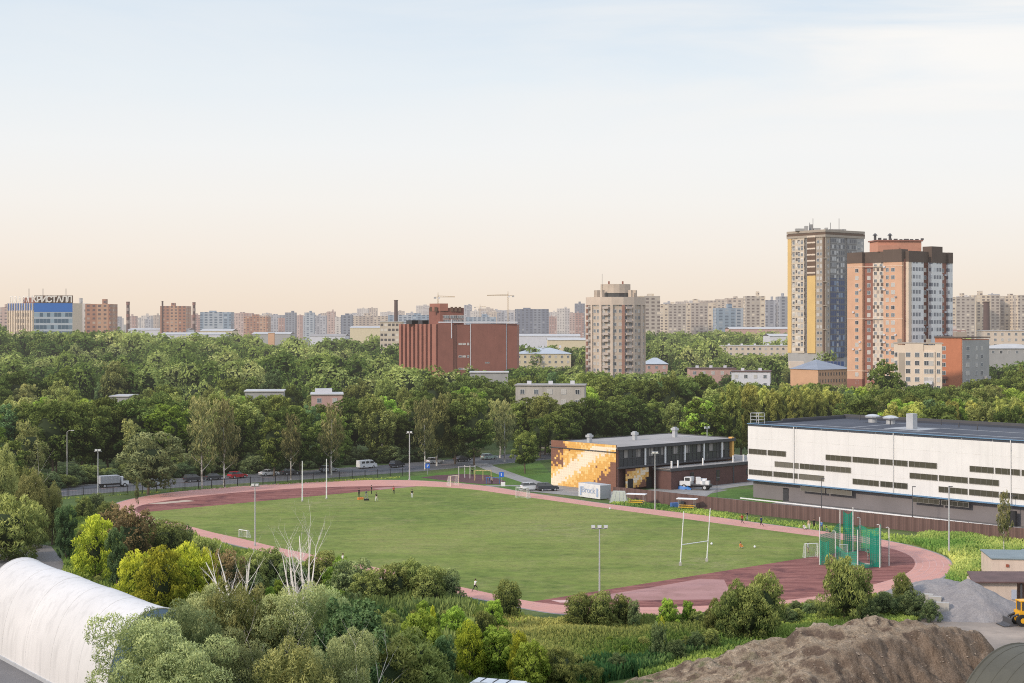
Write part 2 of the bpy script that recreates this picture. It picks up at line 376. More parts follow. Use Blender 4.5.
# stagger marks on the right bend
for t0, dd in [(TL+8+6*i, .17*i) for i in range(7)]:
    for k in range(5):
        t = t0+k*1.6; d0 = fi(t)+(fo(t)-fi(t))*(.04+.92*k/5); d1 = fi(t)+(fo(t)-fi(t))*(.04+.92*(k+1)/5)
        a, b, c, d = from_td(t, d0), from_td(t+.12, d0), from_td(t+.12, d1), from_td(t, d1)
        mb.face([(a[0], a[1], .032), (b[0], b[1], .032), (c[0], c[1], .032), (d[0], d[1], .032)])
kind(mb.build('track_markings', M['white_line']), 'structure')
# the two maroon ends, cut from the infield by a straight line
def clip(poly, p, d):                    # keep the side to the left of the line p + t d
    out = []; n = len(poly); f = lambda q: (q[0]-p[0])*-d[1]+(q[1]-p[1])*d[0]
    for i in range(n):
        a, b = poly[i], poly[(i+1) % n]; fa_, fb_ = f(a), f(b)
        if fa_ >= 0: out.append(a)
        if (fa_ >= 0) != (fb_ >= 0): k = fa_/(fa_-fb_); out.append((a[0]+(b[0]-a[0])*k, a[1]+(b[1]-a[1])*k))
    return out
A = G(598, 591.2); B = G(790, 560.4); kind(sheet('maroon_surface', clip(inner, B, (A[0]-B[0], A[1]-B[1])), .020, M['maroon']), 'structure')
A2 = G(147, 512); B2 = G(371, 490.8); kind(sheet('maroon_surface', clip(inner, A2, (B2[0]-A2[0], B2[1]-A2[1])), .020, M['maroon']), 'structure')
kind(sheet('pale_surface', [G(u, v)[:2] for u, v in ((592, 597), (652, 587.5), (700, 579), (724, 579.8), (729, 590), (722, 599.5), (618, 601))], .028, M['pinkpad']), 'structure')
kind(sheet('long_jump_pit', [G(u, v)[:2] for u, v in ((148, 503.6), (160, 504.2), (195, 501.2), (187, 500))], .028, M['sand']), 'structure')
kind(sheet('jumping_pad', [G(u, v)[:2] for u, v in ((372, 488.2), (380, 489.8), (416, 486.6), (405, 486.2))], .028, M['pinkpad']), 'structure')
kind(sheet('throwing_circle', [tuple(np.array(G(858, 564.5)[:2])+np.array((2.2*math.cos(a*.4), 1.6*math.sin(a*.4)))) for a in range(16)], .034, M['sand']), 'structure')
kind(sheet('shot_put_pad', [G(u, v)[:2] for u, v in ((551, 600.5), (560, 602.8), (572, 602.6), (570, 600.2))], .034, M['white_line']), 'structure')

# ---------------------------------------------------------------- roads and paths
def ribbon(name, pts, w, z, m):
    P = [Vector((p[0], p[1])) for p in pts]; L = []; Rr = []
    for i, p in enumerate(P):
        d = (P[min(i+1, len(P)-1)]-P[max(i-1, 0)]).normalized(); n = Vector((-d.y, d.x))*w/2; L.append(p+n); Rr.append(p-n)
    mb = MB()
    for i in range(len(P)-1): mb.face([(Rr[i].x, Rr[i].y, z), (Rr[i+1].x, Rr[i+1].y, z), (L[i+1].x, L[i+1].y, z), (L[i].x, L[i].y, z)])
    return mb.build(name, m)
RD = [(-260, 188), G(-60, 503)[:2], G(60, 491.5)[:2], G(180, 483)[:2], G(300, 475.5)[:2], G(400, 468.5)[:2], G(480, 461.5)[:2], (20, 420), (120, 492), (300, 610)]
kind(ribbon('road', RD, 17, .006, M['road']), 'structure')
for sgn in (-1, 1):
    off = []
    for i, p in enumerate(RD):
        d = (Vector(RD[min(i+1, len(RD)-1)])-Vector(RD[max(i-1, 0)])).normalized(); n = Vector((-d.y, d.x))*8.6*sgn; off.append(tuple(Vector(p)+n))
    mb = MB()
    for i in range(len(off)-1):
        a, b = Vector(off[i]), Vector(off[i+1]); c = (a+b)/2; d = b-a; mb.box(c.x, c.y, 0, d.length, .3, .12, math.atan2(d.y, d.x))
    kind(mb.build('kerb', M['path']), 'structure')
mb = MB()
for i in range(2, 6):
    a, b = Vector(RD[i]), Vector(RD[i+1]); n = int((b-a).length/9)
    for k in range(n): p = a+(b-a)*(k/n); q = a+(b-a)*((k+.4)/n); d = (q-p).normalized(); e = Vector((-d.y, d.x))*.1; mb.face([(p-e)[:]+(.014,), (q-e)[:]+(.014,), (q+e)[:]+(.014,), (p+e)[:]+(.014,)])
kind(mb.build('road_markings', M['white_line']), 'structure')
kind(ribbon('path', [G(478, 463)[:2], G(490, 468)[:2], G(512, 476)[:2], G(534, 483)[:2], G(548, 488)[:2]], 4.2, .010, M['path']), 'structure')
kind(ribbon('path', [G(486, 486)[:2], G(512, 485.6)[:2], G(545, 487)[:2]], 2.4, .014, M['path']), 'structure')
kind(sheet('car_park', [G(u, v)[:2] for u, v in ((518, 488), (560, 484.5), (617, 491), (612, 500), (565, 495), (520, 490.5))], .018, M['path']), 'structure')
kind(sheet('service_yard', [G(u, v)[:2] for u, v in ((617, 492.5), (668, 488), (747, 478), (772, 483), (742, 486), (716, 490), (704, 498), (650, 499), (620, 498))], .018, M['path']), 'structure')
kind(sheet('rubber_playground', [G(u, v)[:2] for u, v in ((421, 477.6), (436, 475.4), (462, 474), (488, 475), (506, 481.5), (500, 484.4), (480, 484), (452, 481.4))], .018, M['maroonpad']), 'structure')
kind(sheet('lawn', [G(u, v)[:2] for u, v in ((340, 481), (420, 475.5), (470, 468), (500, 474), (540, 487), (520, 491), (460, 483), (400, 479.8))], .002, M['lawn']), 'structure')
kind(sheet('lawn', [G(u, v)[:2] for u, v in ((500, 470), (540, 462), (560, 483), (545, 484.5))], .004, M['lawn']), 'structure')
kind(sheet('lawn', [G(u, v)[:2] for u, v in ((620, 499), (640, 502), (800, 525), (940, 545), (940, 552), (880, 541), (780, 527), (609, 505))], .004, M['lawn']), 'structure')
# strip of grass along the white building and the asphalt behind the fence
kind(sheet('asphalt_yard', [(22, 313), (46, 288), (47.5, 284), (118, 214.5), (150, 185), (185, 190), (112, 262), (49, 322), (36, 330)], .008, M['lot']), 'structure')
kind(sheet('lawn', [G(u, v)[:2] for u, v in ((700, 496), (735, 488.5), (752, 489.5), (790, 500.5), (770, 503.5), (735, 499))], .014, M['lawn']), 'structure')
kind(sheet('meadow', [G(u, v)[:2] for u, v in ((900, 545), (955, 533), (1024, 541), (1100, 552), (1130, 590), (985, 573), (975, 580), (945, 586), (955, 566), (948, 556))], .006, M['meadow']), 'structure')
kind(sheet('dirt_yard', [G(u, v)[:2] for u, v in ((905, 612), (935, 590), (970, 578), (1140, 575), (1240, 700), (900, 760), (880, 640))], .010, M['yard']), 'structure')
kind(sheet('asphalt_yard', [(-140, 110), (-140, 262), (-84, 252), (-72, 243), (-65, 226), (-58, 200), (-48, 180), (-36, 148), (-60, 110)], .012, M['lot']), 'structure')
kind(sheet('meadow', [G(u, v)[:2] for u, v in ((490, 622), (560, 622), (700, 620), (725, 640), (640, 670), (560, 690), (460, 690), (440, 640))], .006, M['meadow']), 'structure')
# ---------------------------------------------------------------- shared materials
M['white'] = mat('white_paint', (.70, .70, .69), .5, .05, 1.0)
M['panelgrey'] = mat('pale_grey_metal', (.60, .59, .58), .5, .05)
M['wpanel'] = mat('white_cladding', (.68, .665, .65), .55, .04, .25, stain=.16)
M['grey'] = mat('grey_metal', (.30, .31, .32), .5, .08, 1.0)
M['dgrey'] = mat('dark_grey_metal', (.07, .07, .075), .6, .1, 1.0)
M['black'] = mat('black_metal', (.02, .02, .022), .5, .1, 1.0)
M['rubber'] = mat('rubber', (.02, .02, .02), .8, .1, 2)
M['blue'] = mat('blue_trim', (.12, .23, .36), .5, .05, 1)
M['brownbrick'] = mat('brown_cladding', (.115, .060, .052), .8, .12, .8, stain=.25)
M['roofgrey'] = mat('grey_roof', (.30, .28, .265), .8, .15, .12, alt=(.24, .225, .21))
M['roofdark'] = mat('bitumen_roof', (.048, .055, .072), .85, .2, .1, alt=(.075, .082, .098))
M['glassdark'] = mat('dark_glass', (.055, .058, .06), .12, .1, .3, spec=.5)
M['gunit'] = panemat('window_pane')
M['darkpane'] = panemat('dark_pane', (.035, .035, .03), (.14, .13, .11), .25, (.07, .065, .05))
M['storey'] = mat('grey_ground_storey', (.18, .165, .17), .8, .1, .2)
M['steel'] = mat('galvanised_steel', (.45, .46, .47), .4, .08, 1.0, metal=.2)
M['concrete'] = mat('concrete', (.38, .36, .33), .85, .15, .8, stain=.4)
M['orange'] = mat('orange_panel', (.66, .37, .10), .6, .05, .5)
M['amber'] = mat('amber_panel', (.78, .50, .19), .6, .05, .5)
M['cream'] = mat('cream_panel', (.78, .66, .50), .6, .05, .5)
M['brownpanel'] = mat('brown_panel', (.20, .095, .065), .7, .08, .5)
M['yellow'] = mat('yellow_paint', (.72, .42, .03), .45, .06, 1)
M['bluecloth'] = mat('blue_tarpaulin', (.03, .16, .45), .5, .1, 1)

# ---------------------------------------------------------------- sports hall with the pixel mural
UA = math.atan2(.67, .743)
hall = thing('sports_hall', 'brown sports hall with orange and cream pixel mural on its end wall', 'sports hall', (21.6, 320.7, 0), UA)
W_, L_, HT = 19.4, 37.0, 9.6            # local: x along the long side, y along the mural wall (0 = the near long side)
mb = MB(); mb.box(L_/2+.15, W_/2+.6, 0, L_-.3, W_-1.2, 4.9); mb.box(L_/2, W_/2+1.4, 4.9, L_-.6, W_-3.2, 3.9); mb.box(L_/2+.2, W_-.25, 0, L_-.4, .5, 8.9)
mb.build('wall', M['brownbrick'], hall)
mb = MB(); mb.prism([(-.15, -.3), (L_+.3, -.3), (L_+.3, W_+.2), (-.15, W_+.2)], 8.8, 9.15, 0, None, 0, True)
mb.build('roof', M['roofgrey'], hall)
mb = MB(); mb.box(L_/2, -.42, 8.62, L_+.6, .2, .62); mb.box(L_+.4, W_/2, 8.7, .2, W_+.6, .65); mb.box(L_/2, W_+.3, 8.7, L_+.6, .18, .6)
mb.build('eaves_trim', M['dgrey'], hall)
# the mural: square panels over the whole end wall (local x = -0.3 plane)
mb = MB(); NX, NZ = 36, 19; r = random.Random(3); cw, ch = W_/NX, HT/NZ
mb.box(-.12, W_/2, 0, .24, W_, HT, 0, 0)
for i in range(NX):
    for k in range(NZ):
        s = i/NX; z = k/NZ               # s: 0 at the near right corner, 1 at the far left
        left = 1-s
        # a bright diagonal streak climbing from lower left to upper right, orange either side, brown in two corners
        q = z-(.0+1.10*left)+(r.random()-.5)*.10; dd = abs(q)
        if dd < .13: m = 3
        elif dd < .20: m = 2 if r.random() < .6 else 3
        elif dd < .34: m = 1 if r.random() < .45 else 2
        elif dd < .52: m = 1 if r.random() < .9 else 2
        elif q > 0: m = 1 if (q+r.random()*.22 < .62 or left > .30) else 4
        else: m = 1 if q-r.random()*.20 > -.66 and r.random() < .9 else 4
        if left < .22 and z > .42 and r.random() < .72: m = 4
        if r.random() < .02 and dd > .3: m = 4 if m == 1 else 1
        if s < .06 and z < .62: m = 4
        if z > .90: m = 4 if left < .22 else (1 if r.random() < .75 else 2)
        y0 = s*W_; z0 = k*ch; e = .005
        mb.face([(-.262, y0+cw-e, z0+e), (-.262, y0+e, z0+e), (-.262, y0+e, z0+ch-e), (-.262, y0+cw-e, z0+ch-e)], m)
mb.build('mural', [M['brownpanel'], M['orange'], M['amber'], M['cream'], M['brownpanel']], hall)
mb = MB(); mb.box(-.40, W_/2, HT-1.55, .3, W_+.2, .16); mb.build('ledge', M['dgrey'], hall)
# upper glazing, band of dark glass set back under the eaves
mb = MB(); mb.box(L_/2-.2, .28, 5.0, L_-1.6, .12, 3.65); mb.build('glazing', M['glassdark'], hall)
mb = MB()
for x in np.linspace(.9, L_-1.2, 27): mb.box(float(x), .17, 5.0, .09, .1, 3.65)
for z in (5.0, 6.7, 8.5): mb.box(L_/2-.2, .15, z, L_-1.6, .08, .09)
mb.build('mullions', M['dgrey'], hall)
mb = MB()
for x in np.linspace(2.2, L_-4, 9):
    x = float(x); MB().face([(x, .205, 6.8), (x+1.25, .205, 6.8), (x+1.25, .205, 8.4), (x, .205, 8.4)]).build('blind', M['roofgrey'], hall)
for x in (8.4, 14.6, 20.8, 27.0, 33.0): MB().box(x, -.15, 5.0, .3, .3, 3.62).build('column', M['white'], hall)
mb = MB(); mb.box(L_-.35, .2, 0, .7, 1.0, 9.5); mb.build('end_panel', M['orange'], hall)
mb = MB(); mb.box(.25, .25, 0, .5, .9, 8.62); mb.build('corner_pier', M['brownbrick'], hall)
mb = MB(); mb.box(L_/2, -.05, 4.72, L_, .9, .3); mb.build('floor_band', M['dgrey'], hall)
# lower mural beside the entrance, doors under the terrace
mb = MB(); r = random.Random(8)
for i in range(14):
    for k in range(8):
        q = (k/8)-(.1+.8*i/14)+(r.random()-.5)*.4; m = 3 if abs(q) < .16 else 2 if abs(q) < .3 else 1 if abs(q) < .55 else 4
        mb.face([(2.6+i*.5, -.012, .5+k*.5), (3.09+i*.5, -.012, .5+k*.5), (3.09+i*.5, -.012, .99+k*.5), (2.6+i*.5, -.012, .99+k*.5)], m)
mb.build('mural', [M['brownpanel'], M['orange'], M['amber'], M['cream'], M['brownpanel']], hall)
for x in (4.0, 9.6): MB().box(x, -.06, .02, 1.5, .12, 2.4).build('door', M['black'], hall)
# projecting ground floor with a flat terrace roof
mb = MB(); mb.box(28.4, -2.6, 0, 34.8, 5.0, 4.2); mb.box(43.0, 5.0, 0, 11.4, 10, 4.18); mb.build('annex_wall', M['brownbrick'], hall)
mb = MB(); mb.box(28.4, -2.55, 4.2, 35.3, 5.2, .12); mb.box(43.2, 5.1, 4.21, 11.4, 9.7, .12); mb.build('terrace_roof', M['roofgrey'], hall)
mb = MB(); mb.box(28.4, -5.22, 3.85, 35.6, .14, .62); mb.box(10.9, -2.6, 3.85, .14, 5.2, .62); mb.build('terrace_parapet', M['dgrey'], hall)
for x in (13, 15, 23, 33, 36.5, 38): MB().box(x, -3.4, 4.3, .28, .28, 1.5).build('vent_pipe', M['white'], hall)
mb = MB()
for x in np.arange(16, 36, 1.6): mb.box(float(x), -1.2, 4.3, .05, .05, 1.05)
mb.box(26, -1.2, 5.32, 20, .06, .06); mb.box(26, -1.2, 4.85, 20, .04, .04); mb.build('railing', M['black'], hall)
windows(hall, [(17.5, -5.12, 2.1, -math.pi/2, 1.0, 2.3), (25.8, -5.12, 2.1, -math.pi/2, 1.0, 2.3), (36, -5.12, 2.3, -math.pi/2, 1.3, 1.2), (38.2, -5.12, 2.3, -math.pi/2, 1.3, 1.2)], [M['dgrey'], M['darkpane']])
MB().box(42, -5.15, .02, 1.2, .12, 2.3).build('door', M['dgrey'], hall); MB().box(31, -5.16, 0, .3, .14, 4.1).build('drainpipe', M['dgrey'], hall)
for x, y, h, w in ((5.0, 13.0, 1.9, .8), (17.5, 11.5, 1.9, .8), (30, 11.0, 2.6, .85)):
    v = MB(); v.box(x, y, 9.15, w, w, h*.6); v.box(x, y, 9.15+h*.6, w*1.5, w*1.5, .5); v.box(x, y, 9.15+h*.6+.5, w*.9, w*.9, .25); v.build('roof_vent', M['steel'], hall)
fp = MB(); fp.box(35.2, 6, 9.15, .12, .12, 2.0); fp.box(35.2, 6, 11.1, 1.7, .2, .2); fp.box(34.6, 6, 11.2, .4, .3, .4); fp.box(35.8, 6, 11.2, .4, .3, .4); fp.build('roof_floodlight', M['steel'], hall)

# ---------------------------------------------------------------- long white building
WA = math.atan2(-.746, .666)
wb = thing('logistics_building', 'long white flat-roofed building with staggered strip windows and blue trim', 'building', (47.0, 310.0, 0), WA)
WL, WD = 112.0, 32.0                     # local x along the long front, y into the building (front faces -y)
mb = MB(); mb.box(WL/2, WD/2, 3.67, WL, WD, 10.6, 0, 0); mb.box(WL/2, .06, 14.28, WL, .12, .52); mb.box(.06, WD/2+.1, 14.28, .12, WD-.3, .52)
mb.build('wall', M['wpanel'], wb)
mb = MB()
for x in np.arange(6, WL, 6.05): mb.box(float(x), -.004, 3.7, .035, .02, 11.0)
for z in (6.55, 11.9): mb.box(WL/2, -.003, z, WL, .016, .03)
mb.build('panel_joints', mat('panel_joint', (.60, .59, .57)), wb)
mb = MB(); mb.box(WL/2, WD/2+.6, 0, WL-.6, WD-1.4, 3.67); mb.build('ground_storey', M['storey'], wb)
mb = MB(); mb.box(WL/2, -.09, 3.52, WL, .2, .24); mb.box(WL/2, -.05, 14.72, WL+.2, .25, .14); mb.box(-.06, WD/2, 14.72, .2, WD, .14); mb.build('blue_trim', M['blue'], wb)
mb = MB(); mb.prism([(.5, .5), (WL-.5, .5), (WL-.5, WD-.5), (.5, WD-.5)], 14.3, 14.5); mb.build('roof', M['roofdark'], wb)
mb = MB(); t_ = .35
for x, y, lx, ly in ((WL/2, .17, WL, t_), (WL/2, WD-.18, WL, t_), (.17, WD/2, t_, WD-.7), (WL-.2, WD/2, t_, WD-.7)): mb.box(x, y, 14.3, lx, ly, .55)
mb.build('parapet', M['roofdark'], wb)
mb = MB(); mb.box(WL/2, WD-.2, 14.85, WL, .3, .55); mb.box(.2, WD*.66, 14.85, .3, WD*.66, .4); mb.build('rear_screen', M['dgrey'], wb)
mb = MB()
mb.box(40, 9, 14.5, 80, .5, .012); mb.box(18, 20, 14.5, .5, 20, .014); mb.box(28, 15, 14.5, 8, 7, .016); mb.box(55, 20, 14.5, 60, .4, .010)
mb.build('roof_markings', M['grey'], wb)
for x, y in ((12, 25), (17, 24)):
    v = MB(); v.cyl(x, y, 14.5, .9, 1.0, 12); v.lathe(x, y, [(1.5, 15.5), (1.6, 15.8), (.9, 16.1), (.2, 16.2)], 12); v.build('roof_vent', M['steel'], wb)
MB().box(28, 15, 14.5, 1.5, 1.5, 2.9).build('roof_vent', M['steel'], wb)
for k in range(16): MB().box(6+k*6.5, WD-3-(k % 3)*4, 14.5, .16, .16, 1.1).build('roof_post', M['dgrey'], wb)
cg = MB()
for x, y in ((.4, .4), (.4, 2.2), (2.4, .4), (2.4, 2.2)): cg.box(x, y, 14.8, .1, .1, 2.1)
for z in (15.5, 16.2, 16.85):
    cg.box(1.4, .4, z, 2.0, .08, .08); cg.box(1.4, 2.2, z, 2.0, .08, .08); cg.box(.4, 1.3, z, .08, 1.8, .08); cg.box(2.4, 1.3, z, .08, 1.8, .08)
cg.build('ladder_cage', M['steel'], wb)
def s_of(u): k = (u-512)/F; return (310*k-47)/(.666+.746*k)
sp = []
for u0, u1, zc, n in ((749, 786, 9.3, 2), (775, 851, 7.2, 3), (749, 824, 5.2, 3), (826, 937, 9.3, 4), (853, 907.5, 5.2, 2), (910, 999, 7.2, 3), (970, 1075, 9.3, 4), (939, 1065, 5.2, 4), (1030, 1110, 7.2, 3)):
    a, b = s_of(u0), s_of(u1); w = (b-a-.35*(n-1))/n
    for k in range(n): sp.append((a+w/2+k*(w+.35), 0, zc, -math.pi/2, w, 1.05))
for u0, u1, n in ((800, 851, 2), (912, 968, 2)):
    a, b = s_of(u0), s_of(u1); w = (b-a-.4*(n-1))/n
    for k in range(n): sp.append((a+w/2+k*(w+.4), 1.27-.97, 2.85, -math.pi/2, w, .9))
def stripwin(parent, specs):             # strip windows with many narrow lights
    for x, y, z, a, w, h in specs:
        mb = MB(); n = max(3, int(w/1.0)); mb.box(0, -.03, -h/2, w, .05, h, 0, 1)
        for k in range(n+1): mb.box(-w/2+w*k/n, -.07, -h/2, .05 if 0 < k < n else .09, .05, h, 0, 0)
        mb.box(0, -.075, -h/2, w, .06, .06, 0, 0); mb.box(0, -.075, h/2-.06, w, .06, .06, 0, 0)
        o = mb.build('window', [M['steel2'], M['darkpane']], parent); o.location = (x, y, z); o.rotation_euler = (0, 0, a+math.pi/2)
M['steel2'] = mat('window_bar', (.20, .19, .17))
stripwin(wb, sp)
for x in (11.5, 34.2, 57.9, 81): MB().box(x, -.10, 3.8, .16, .14, 10.9).build('drainpipe', M['panelgrey'], wb)
kb = MB(); kb.box(WL/2, -2.3, 0, WL, .3, .22); kind(kb.build('kerb', M['white'], None, (0, 0, 0)), 'structure'); k_ = C.objects[-1]; k_.location = (47, 310, 0); k_.rotation_euler = (0, 0, WA)
for u in (1009, 1014): MB().box(s_of(u), -.02+.2, .02, .8, .25, 2.6).build('door', M['black'], wb)

# ---------------------------------------------------------------- brown corrugated fence
def fence_line(pts, h, name, label, cat, mats, pw=.25):
    o = thing(name, label, cat, (pts[0][0], pts[0][1], 0)); mb = MB(); caps = MB()
    for i in range(len(pts)-1):
        a, b = Vector(pts[i]), Vector(pts[i+1]); d = b-a; n = int(d.length/pw); u = d.normalized(); e = Vector((-u.y, u.x))*.04
        for k in range(n):
            p = a+d*(k/n)+e*(1 if k % 2 else -1); q = a+d*((k+1)/n)+e*(-1 if k % 2 else 1)
            mb.face([(p.x, p.y, .05), (q.x, q.y, .05), (q.x, q.y, h), (p.x, p.y, h)], k % 2 if (k//2) % 3 else 2)
        for k in range(0, int(d.length/2.5)+1):
            p = a+u*(k*2.5)+e*2.2; ps = MB(); ps.box(p.x, p.y, 0, .08, .08, h+.05); ps.build('post', mats[3], o, world=True)
    mb.build('corrugated_panel', mats[:3], o, world=True); return o
M['fb1'] = mat('brown_sheet', (.125, .075, .068), .6, .08, .5); M['fb2'] = mat('brown_sheet_light', (.15, .09, .08), .6, .08, .5); M['fb3'] = mat('brown_sheet_dark', (.105, .062, .056), .6, .08, .5)
FP = [(20.0, 307.6), (22.9, 305.6), (45.5, 280.7), (81, 246), (118, 208)]
fence_line(FP, 2.4, 'sheet_fence', 'long brown corrugated metal fence behind the running track', 'fence', [M['fb1'], M['fb2'], M['fb3'], M['dgrey']])
# black railing beside the road
def railing(pts, h, label, name='railing_fence'):
    o = thing(name, label, 'fence', (pts[0][0], pts[0][1], 0)); rl = MB()
    for i in range(len(pts)-1):
        a, b = Vector(pts[i]), Vector(pts[i+1]); d = b-a; u = d.normalized(); n = int(d.length/2.9)
        for z in (.25, h-.15): c = (a+b)/2; rl.box(c.x, c.y, z, d.length, .035, .04, math.atan2(d.y, d.x))
        nb = int(d.length/.3)
        for k in range(nb): p = a+d*(k/nb); rl.box(p.x, p.y, .2, .02, .02, h-.3)
        for k in range(n): p = a+d*(k/n); MB().box(p.x, p.y, 0, .14, .14, h+.15).build('post', M['black'], o, world=True)
    rl.build('bars', M['black'], o, world=True)
railing([G(20, 500.5)[:2], G(68, 497.5)[:2], G(185, 490)[:2], G(300, 481.6)[:2], G(415, 475.4)[:2]], 1.7, 'black railing with posts between the road and the running track')

# ---------------------------------------------------------------- white fabric hangar (left) and the green one (lower right)
M['fabric'] = mat('white_fabric', (.57, .55, .53), .6, .10, .10, stain=.35, bump=.3)
M['fabricgreen'] = mat('olive_fabric', (.085, .08, .06), .65, .12, .3, stain=.3)
def hangar(name, label, base, dr, wv, wid, hgt, t0, t1, mfab, mend, ribs=0):
    o = thing(name, label, 'hangar', (base[0], base[1], 0)); mb = MB(); n = 28; rows = []
    NT2 = 26
    for j in range(NT2+1):
        t = t0+(t1-t0)*j/NT2; sag = 1-(.012*math.sin(math.pi*((j*3) % NT2)/NT2)); row = []
        for i in range(n+1):
            ph = math.pi*i/n; w = wid*(1-math.cos(ph)); z = hgt*(math.sin(ph)**.85)*sag
            row.append((base[0]+dr[0]*t+wv[0]*w, base[1]+dr[1]*t+wv[1]*w, z))
        rows.append(row)
    for j in range(NT2):
        for i in range(n): mb.face([rows[j][i], rows[j+1][i], rows[j+1][i+1], rows[j][i+1]])
    c = mb.build('cover', mfab, o, world=True, smooth=True)
    import bmesh
    bm = bmesh.new(); bm.from_mesh(c.data); bmesh.ops.remove_doubles(bm, verts=bm.verts, dist=.001); bm.to_mesh(c.data); bm.free()
    for f in c.data.polygons: f.use_smooth = True
    for row in (rows[0], rows[-1]):
        e = MB(); e.face(row); e.build('end_wall', mend, o, world=True)
        e = MB(); e.tube([(p[0], p[1], p[2]) for p in row], .09, 5); e.build('rim', mfab, o, world=True)
    if ribs:
        sm = MB()
        for j in range(1, NT2, ribs): sm.tube([(p[0], p[1], p[2]+.01) for p in rows[j]], .02, 4, cap=False)
        sm.build('seams', mfab, o, world=True)
    sk = MB()
    for j in range(NT2): a, b = rows[j][0], rows[j+1][0]; c_ = ((a[0]+b[0])/2, (a[1]+b[1])/2); sk.box(c_[0], c_[1], 0, math.hypot(b[0]-a[0], b[1]-a[1]), .3, .35, math.atan2(b[1]-a[1], b[0]-a[0]))
    sk.build('base_beam', M['steel'], o, world=True)
    return o
dr = (.59, -.81); wv = (.81, .59)
M['endblue'] = mat('blue_grey_fabric', (.22, .30, .40), .6, .08, .4)
hangar('fabric_hangar', 'large white fabric hangar with an arched roof beside the willows', (-53.3, 162), dr, wv, 5.0, 9.0, -8, 29, M['fabric'], M['endblue'], 5)
hangar('fabric_hangar', 'olive green arched fabric hangar cut by the lower right corner', (32.6, 117.0), (.59, -.81), (.81, .59), 8.0, 9.8, 0, 16, M['fabricgreen'], M['fabricgreen'], 2)

# ---------------------------------------------------------------- sheds, blocks and heaps of the yard (right)
P1 = G(970, 590); M['plaster'] = mat('cream_plaster', (.58, .47, .39), .85, .08, .5, stain=.35); M['rustroof'] = mat('brown_sheet_roof', (.11, .065, .06), .7, .2, .5); M['rust'] = mat('rusty_steel', (.26, .075, .045), .8, .2, 1.2)
M['slate'] = mat('slate_roof', (.17, .21, .22), .6, .1, .5)
q = G(996.5, 606.5)
sh = thing('shed', 'pale plastered shed with a low brown metal roof beside the gravel heap', 'shed', (q[0], q[1], 0), -.08)
MB().box(0, 2.6, 0, 5.0, 5.0, 2.9).build('wall', M['plaster'], sh)
mb = MB(); A4 = [(-3.0, -.5), (8.5, -.5), (8.5, 5.6), (-2.4, 5.6)]; Z4 = (2.92, 3.05, 3.35, 3.25)
mb.face([(x, y, z+.18) for (x, y), z in zip(A4, Z4)]); mb.face([(x, y, z) for (x, y), z in zip(A4, Z4)][::-1])
for i in range(4): j = (i+1) % 4; mb.face([(*A4[i], Z4[i]), (*A4[j], Z4[j]), (*A4[j], Z4[j]+.18), (*A4[i], Z4[i]+.18)])
mb.build('roof', M['rustroof'], sh)
MB().box(2.95, -.1, 0, .22, .22, 2.9).build('post', M['dgrey'], sh); MB().box(6.0, 5.0, 0, 6.5, .3, 2.9).build('back_wall', mat('pinkish_board', (.30, .20, .17)), sh); MB().box(2.1, .02, .9, .6, .16, 1.2).build('board', mat('pale_blue_board', (.42, .45, .52)), sh)
sh2 = thing('warehouse', 'low cream plastered warehouse with a grey green roof behind the brown-roofed shed', 'warehouse', (X(992, 208), 208, 0), -.12)
MB().box(8, 4, 0, 16, 8, 3.3).build('wall', M['plaster'], sh2)
mb = MB(); mb.prism([(-.15, -.15), (16.2, -.15), (16.2, 8.2), (-.15, 8.2)], 3.31, 3.45); mb.face([(2.5, .6, 3.46), (16, .6, 3.46), (16, 8, 3.6), (5.5, 8, 3.6)]); mb.build('roof', M['slate'], sh2)
for x in (2.0, 5.0): MB().box(x, -.05, 2.3, .4, .15, .35).build('vent', M['rust'], sh2)
p = G(989, 606); ct = thing('skip', 'rusty red brown steel skip behind the gravel heap', 'skip', (p[0], p[1]+3.2, 0), -.5); MB().box(0, 0, .15, 4.6, 2.0, 1.9, 0, 0).build('body', M['rust'], ct)
rb = MB()
for x in np.linspace(-2.1, 2.1, 7): rb.box(float(x), -1.04, .2, .1, .08, 1.8)
rb.build('ribs', M['rust'], ct); MB().box(0, 0, 2.05, 4.7, 2.1, .06).build('lid', M['rust'], ct)
# heaps: real mounds of a height field
def heap(name, label, cx, cy, lx, ly, fn, m, n=90, ny=70, rz=0., cat='heap'):
    mb = MB(); c, s = math.cos(rz), math.sin(rz); vs = []; fs = []
    for j in range(ny+1):
        for i in range(n+1):
            x = lx*(i/n-.5); y = ly*(j/ny-.5); z = fn(x, y); vs.append((cx+x*c-y*s, cy+x*s+y*c, z))
    for j in range(ny):
        for i in range(n): a = j*(n+1)+i; fs.append((a, a+1, a+n+2, a+n+1))
    me = bpy.data.meshes.new(name); me.from_pydata(vs, [], fs); me.materials.append(m)
    for f in me.polygons: f.use_smooth = True
    o = bpy.data.objects.new(name, me); C.objects.link(o); return tag(o, label, cat)
from mathutils import noise as mn
def fbm(x, y, s, o=4): return mn.fractal(Vector((x*s, y*s, 3.3)), 1.0, 2.0, o, noise_basis='PERLIN_ORIGINAL')
MX, MY = 29.5, 143.5
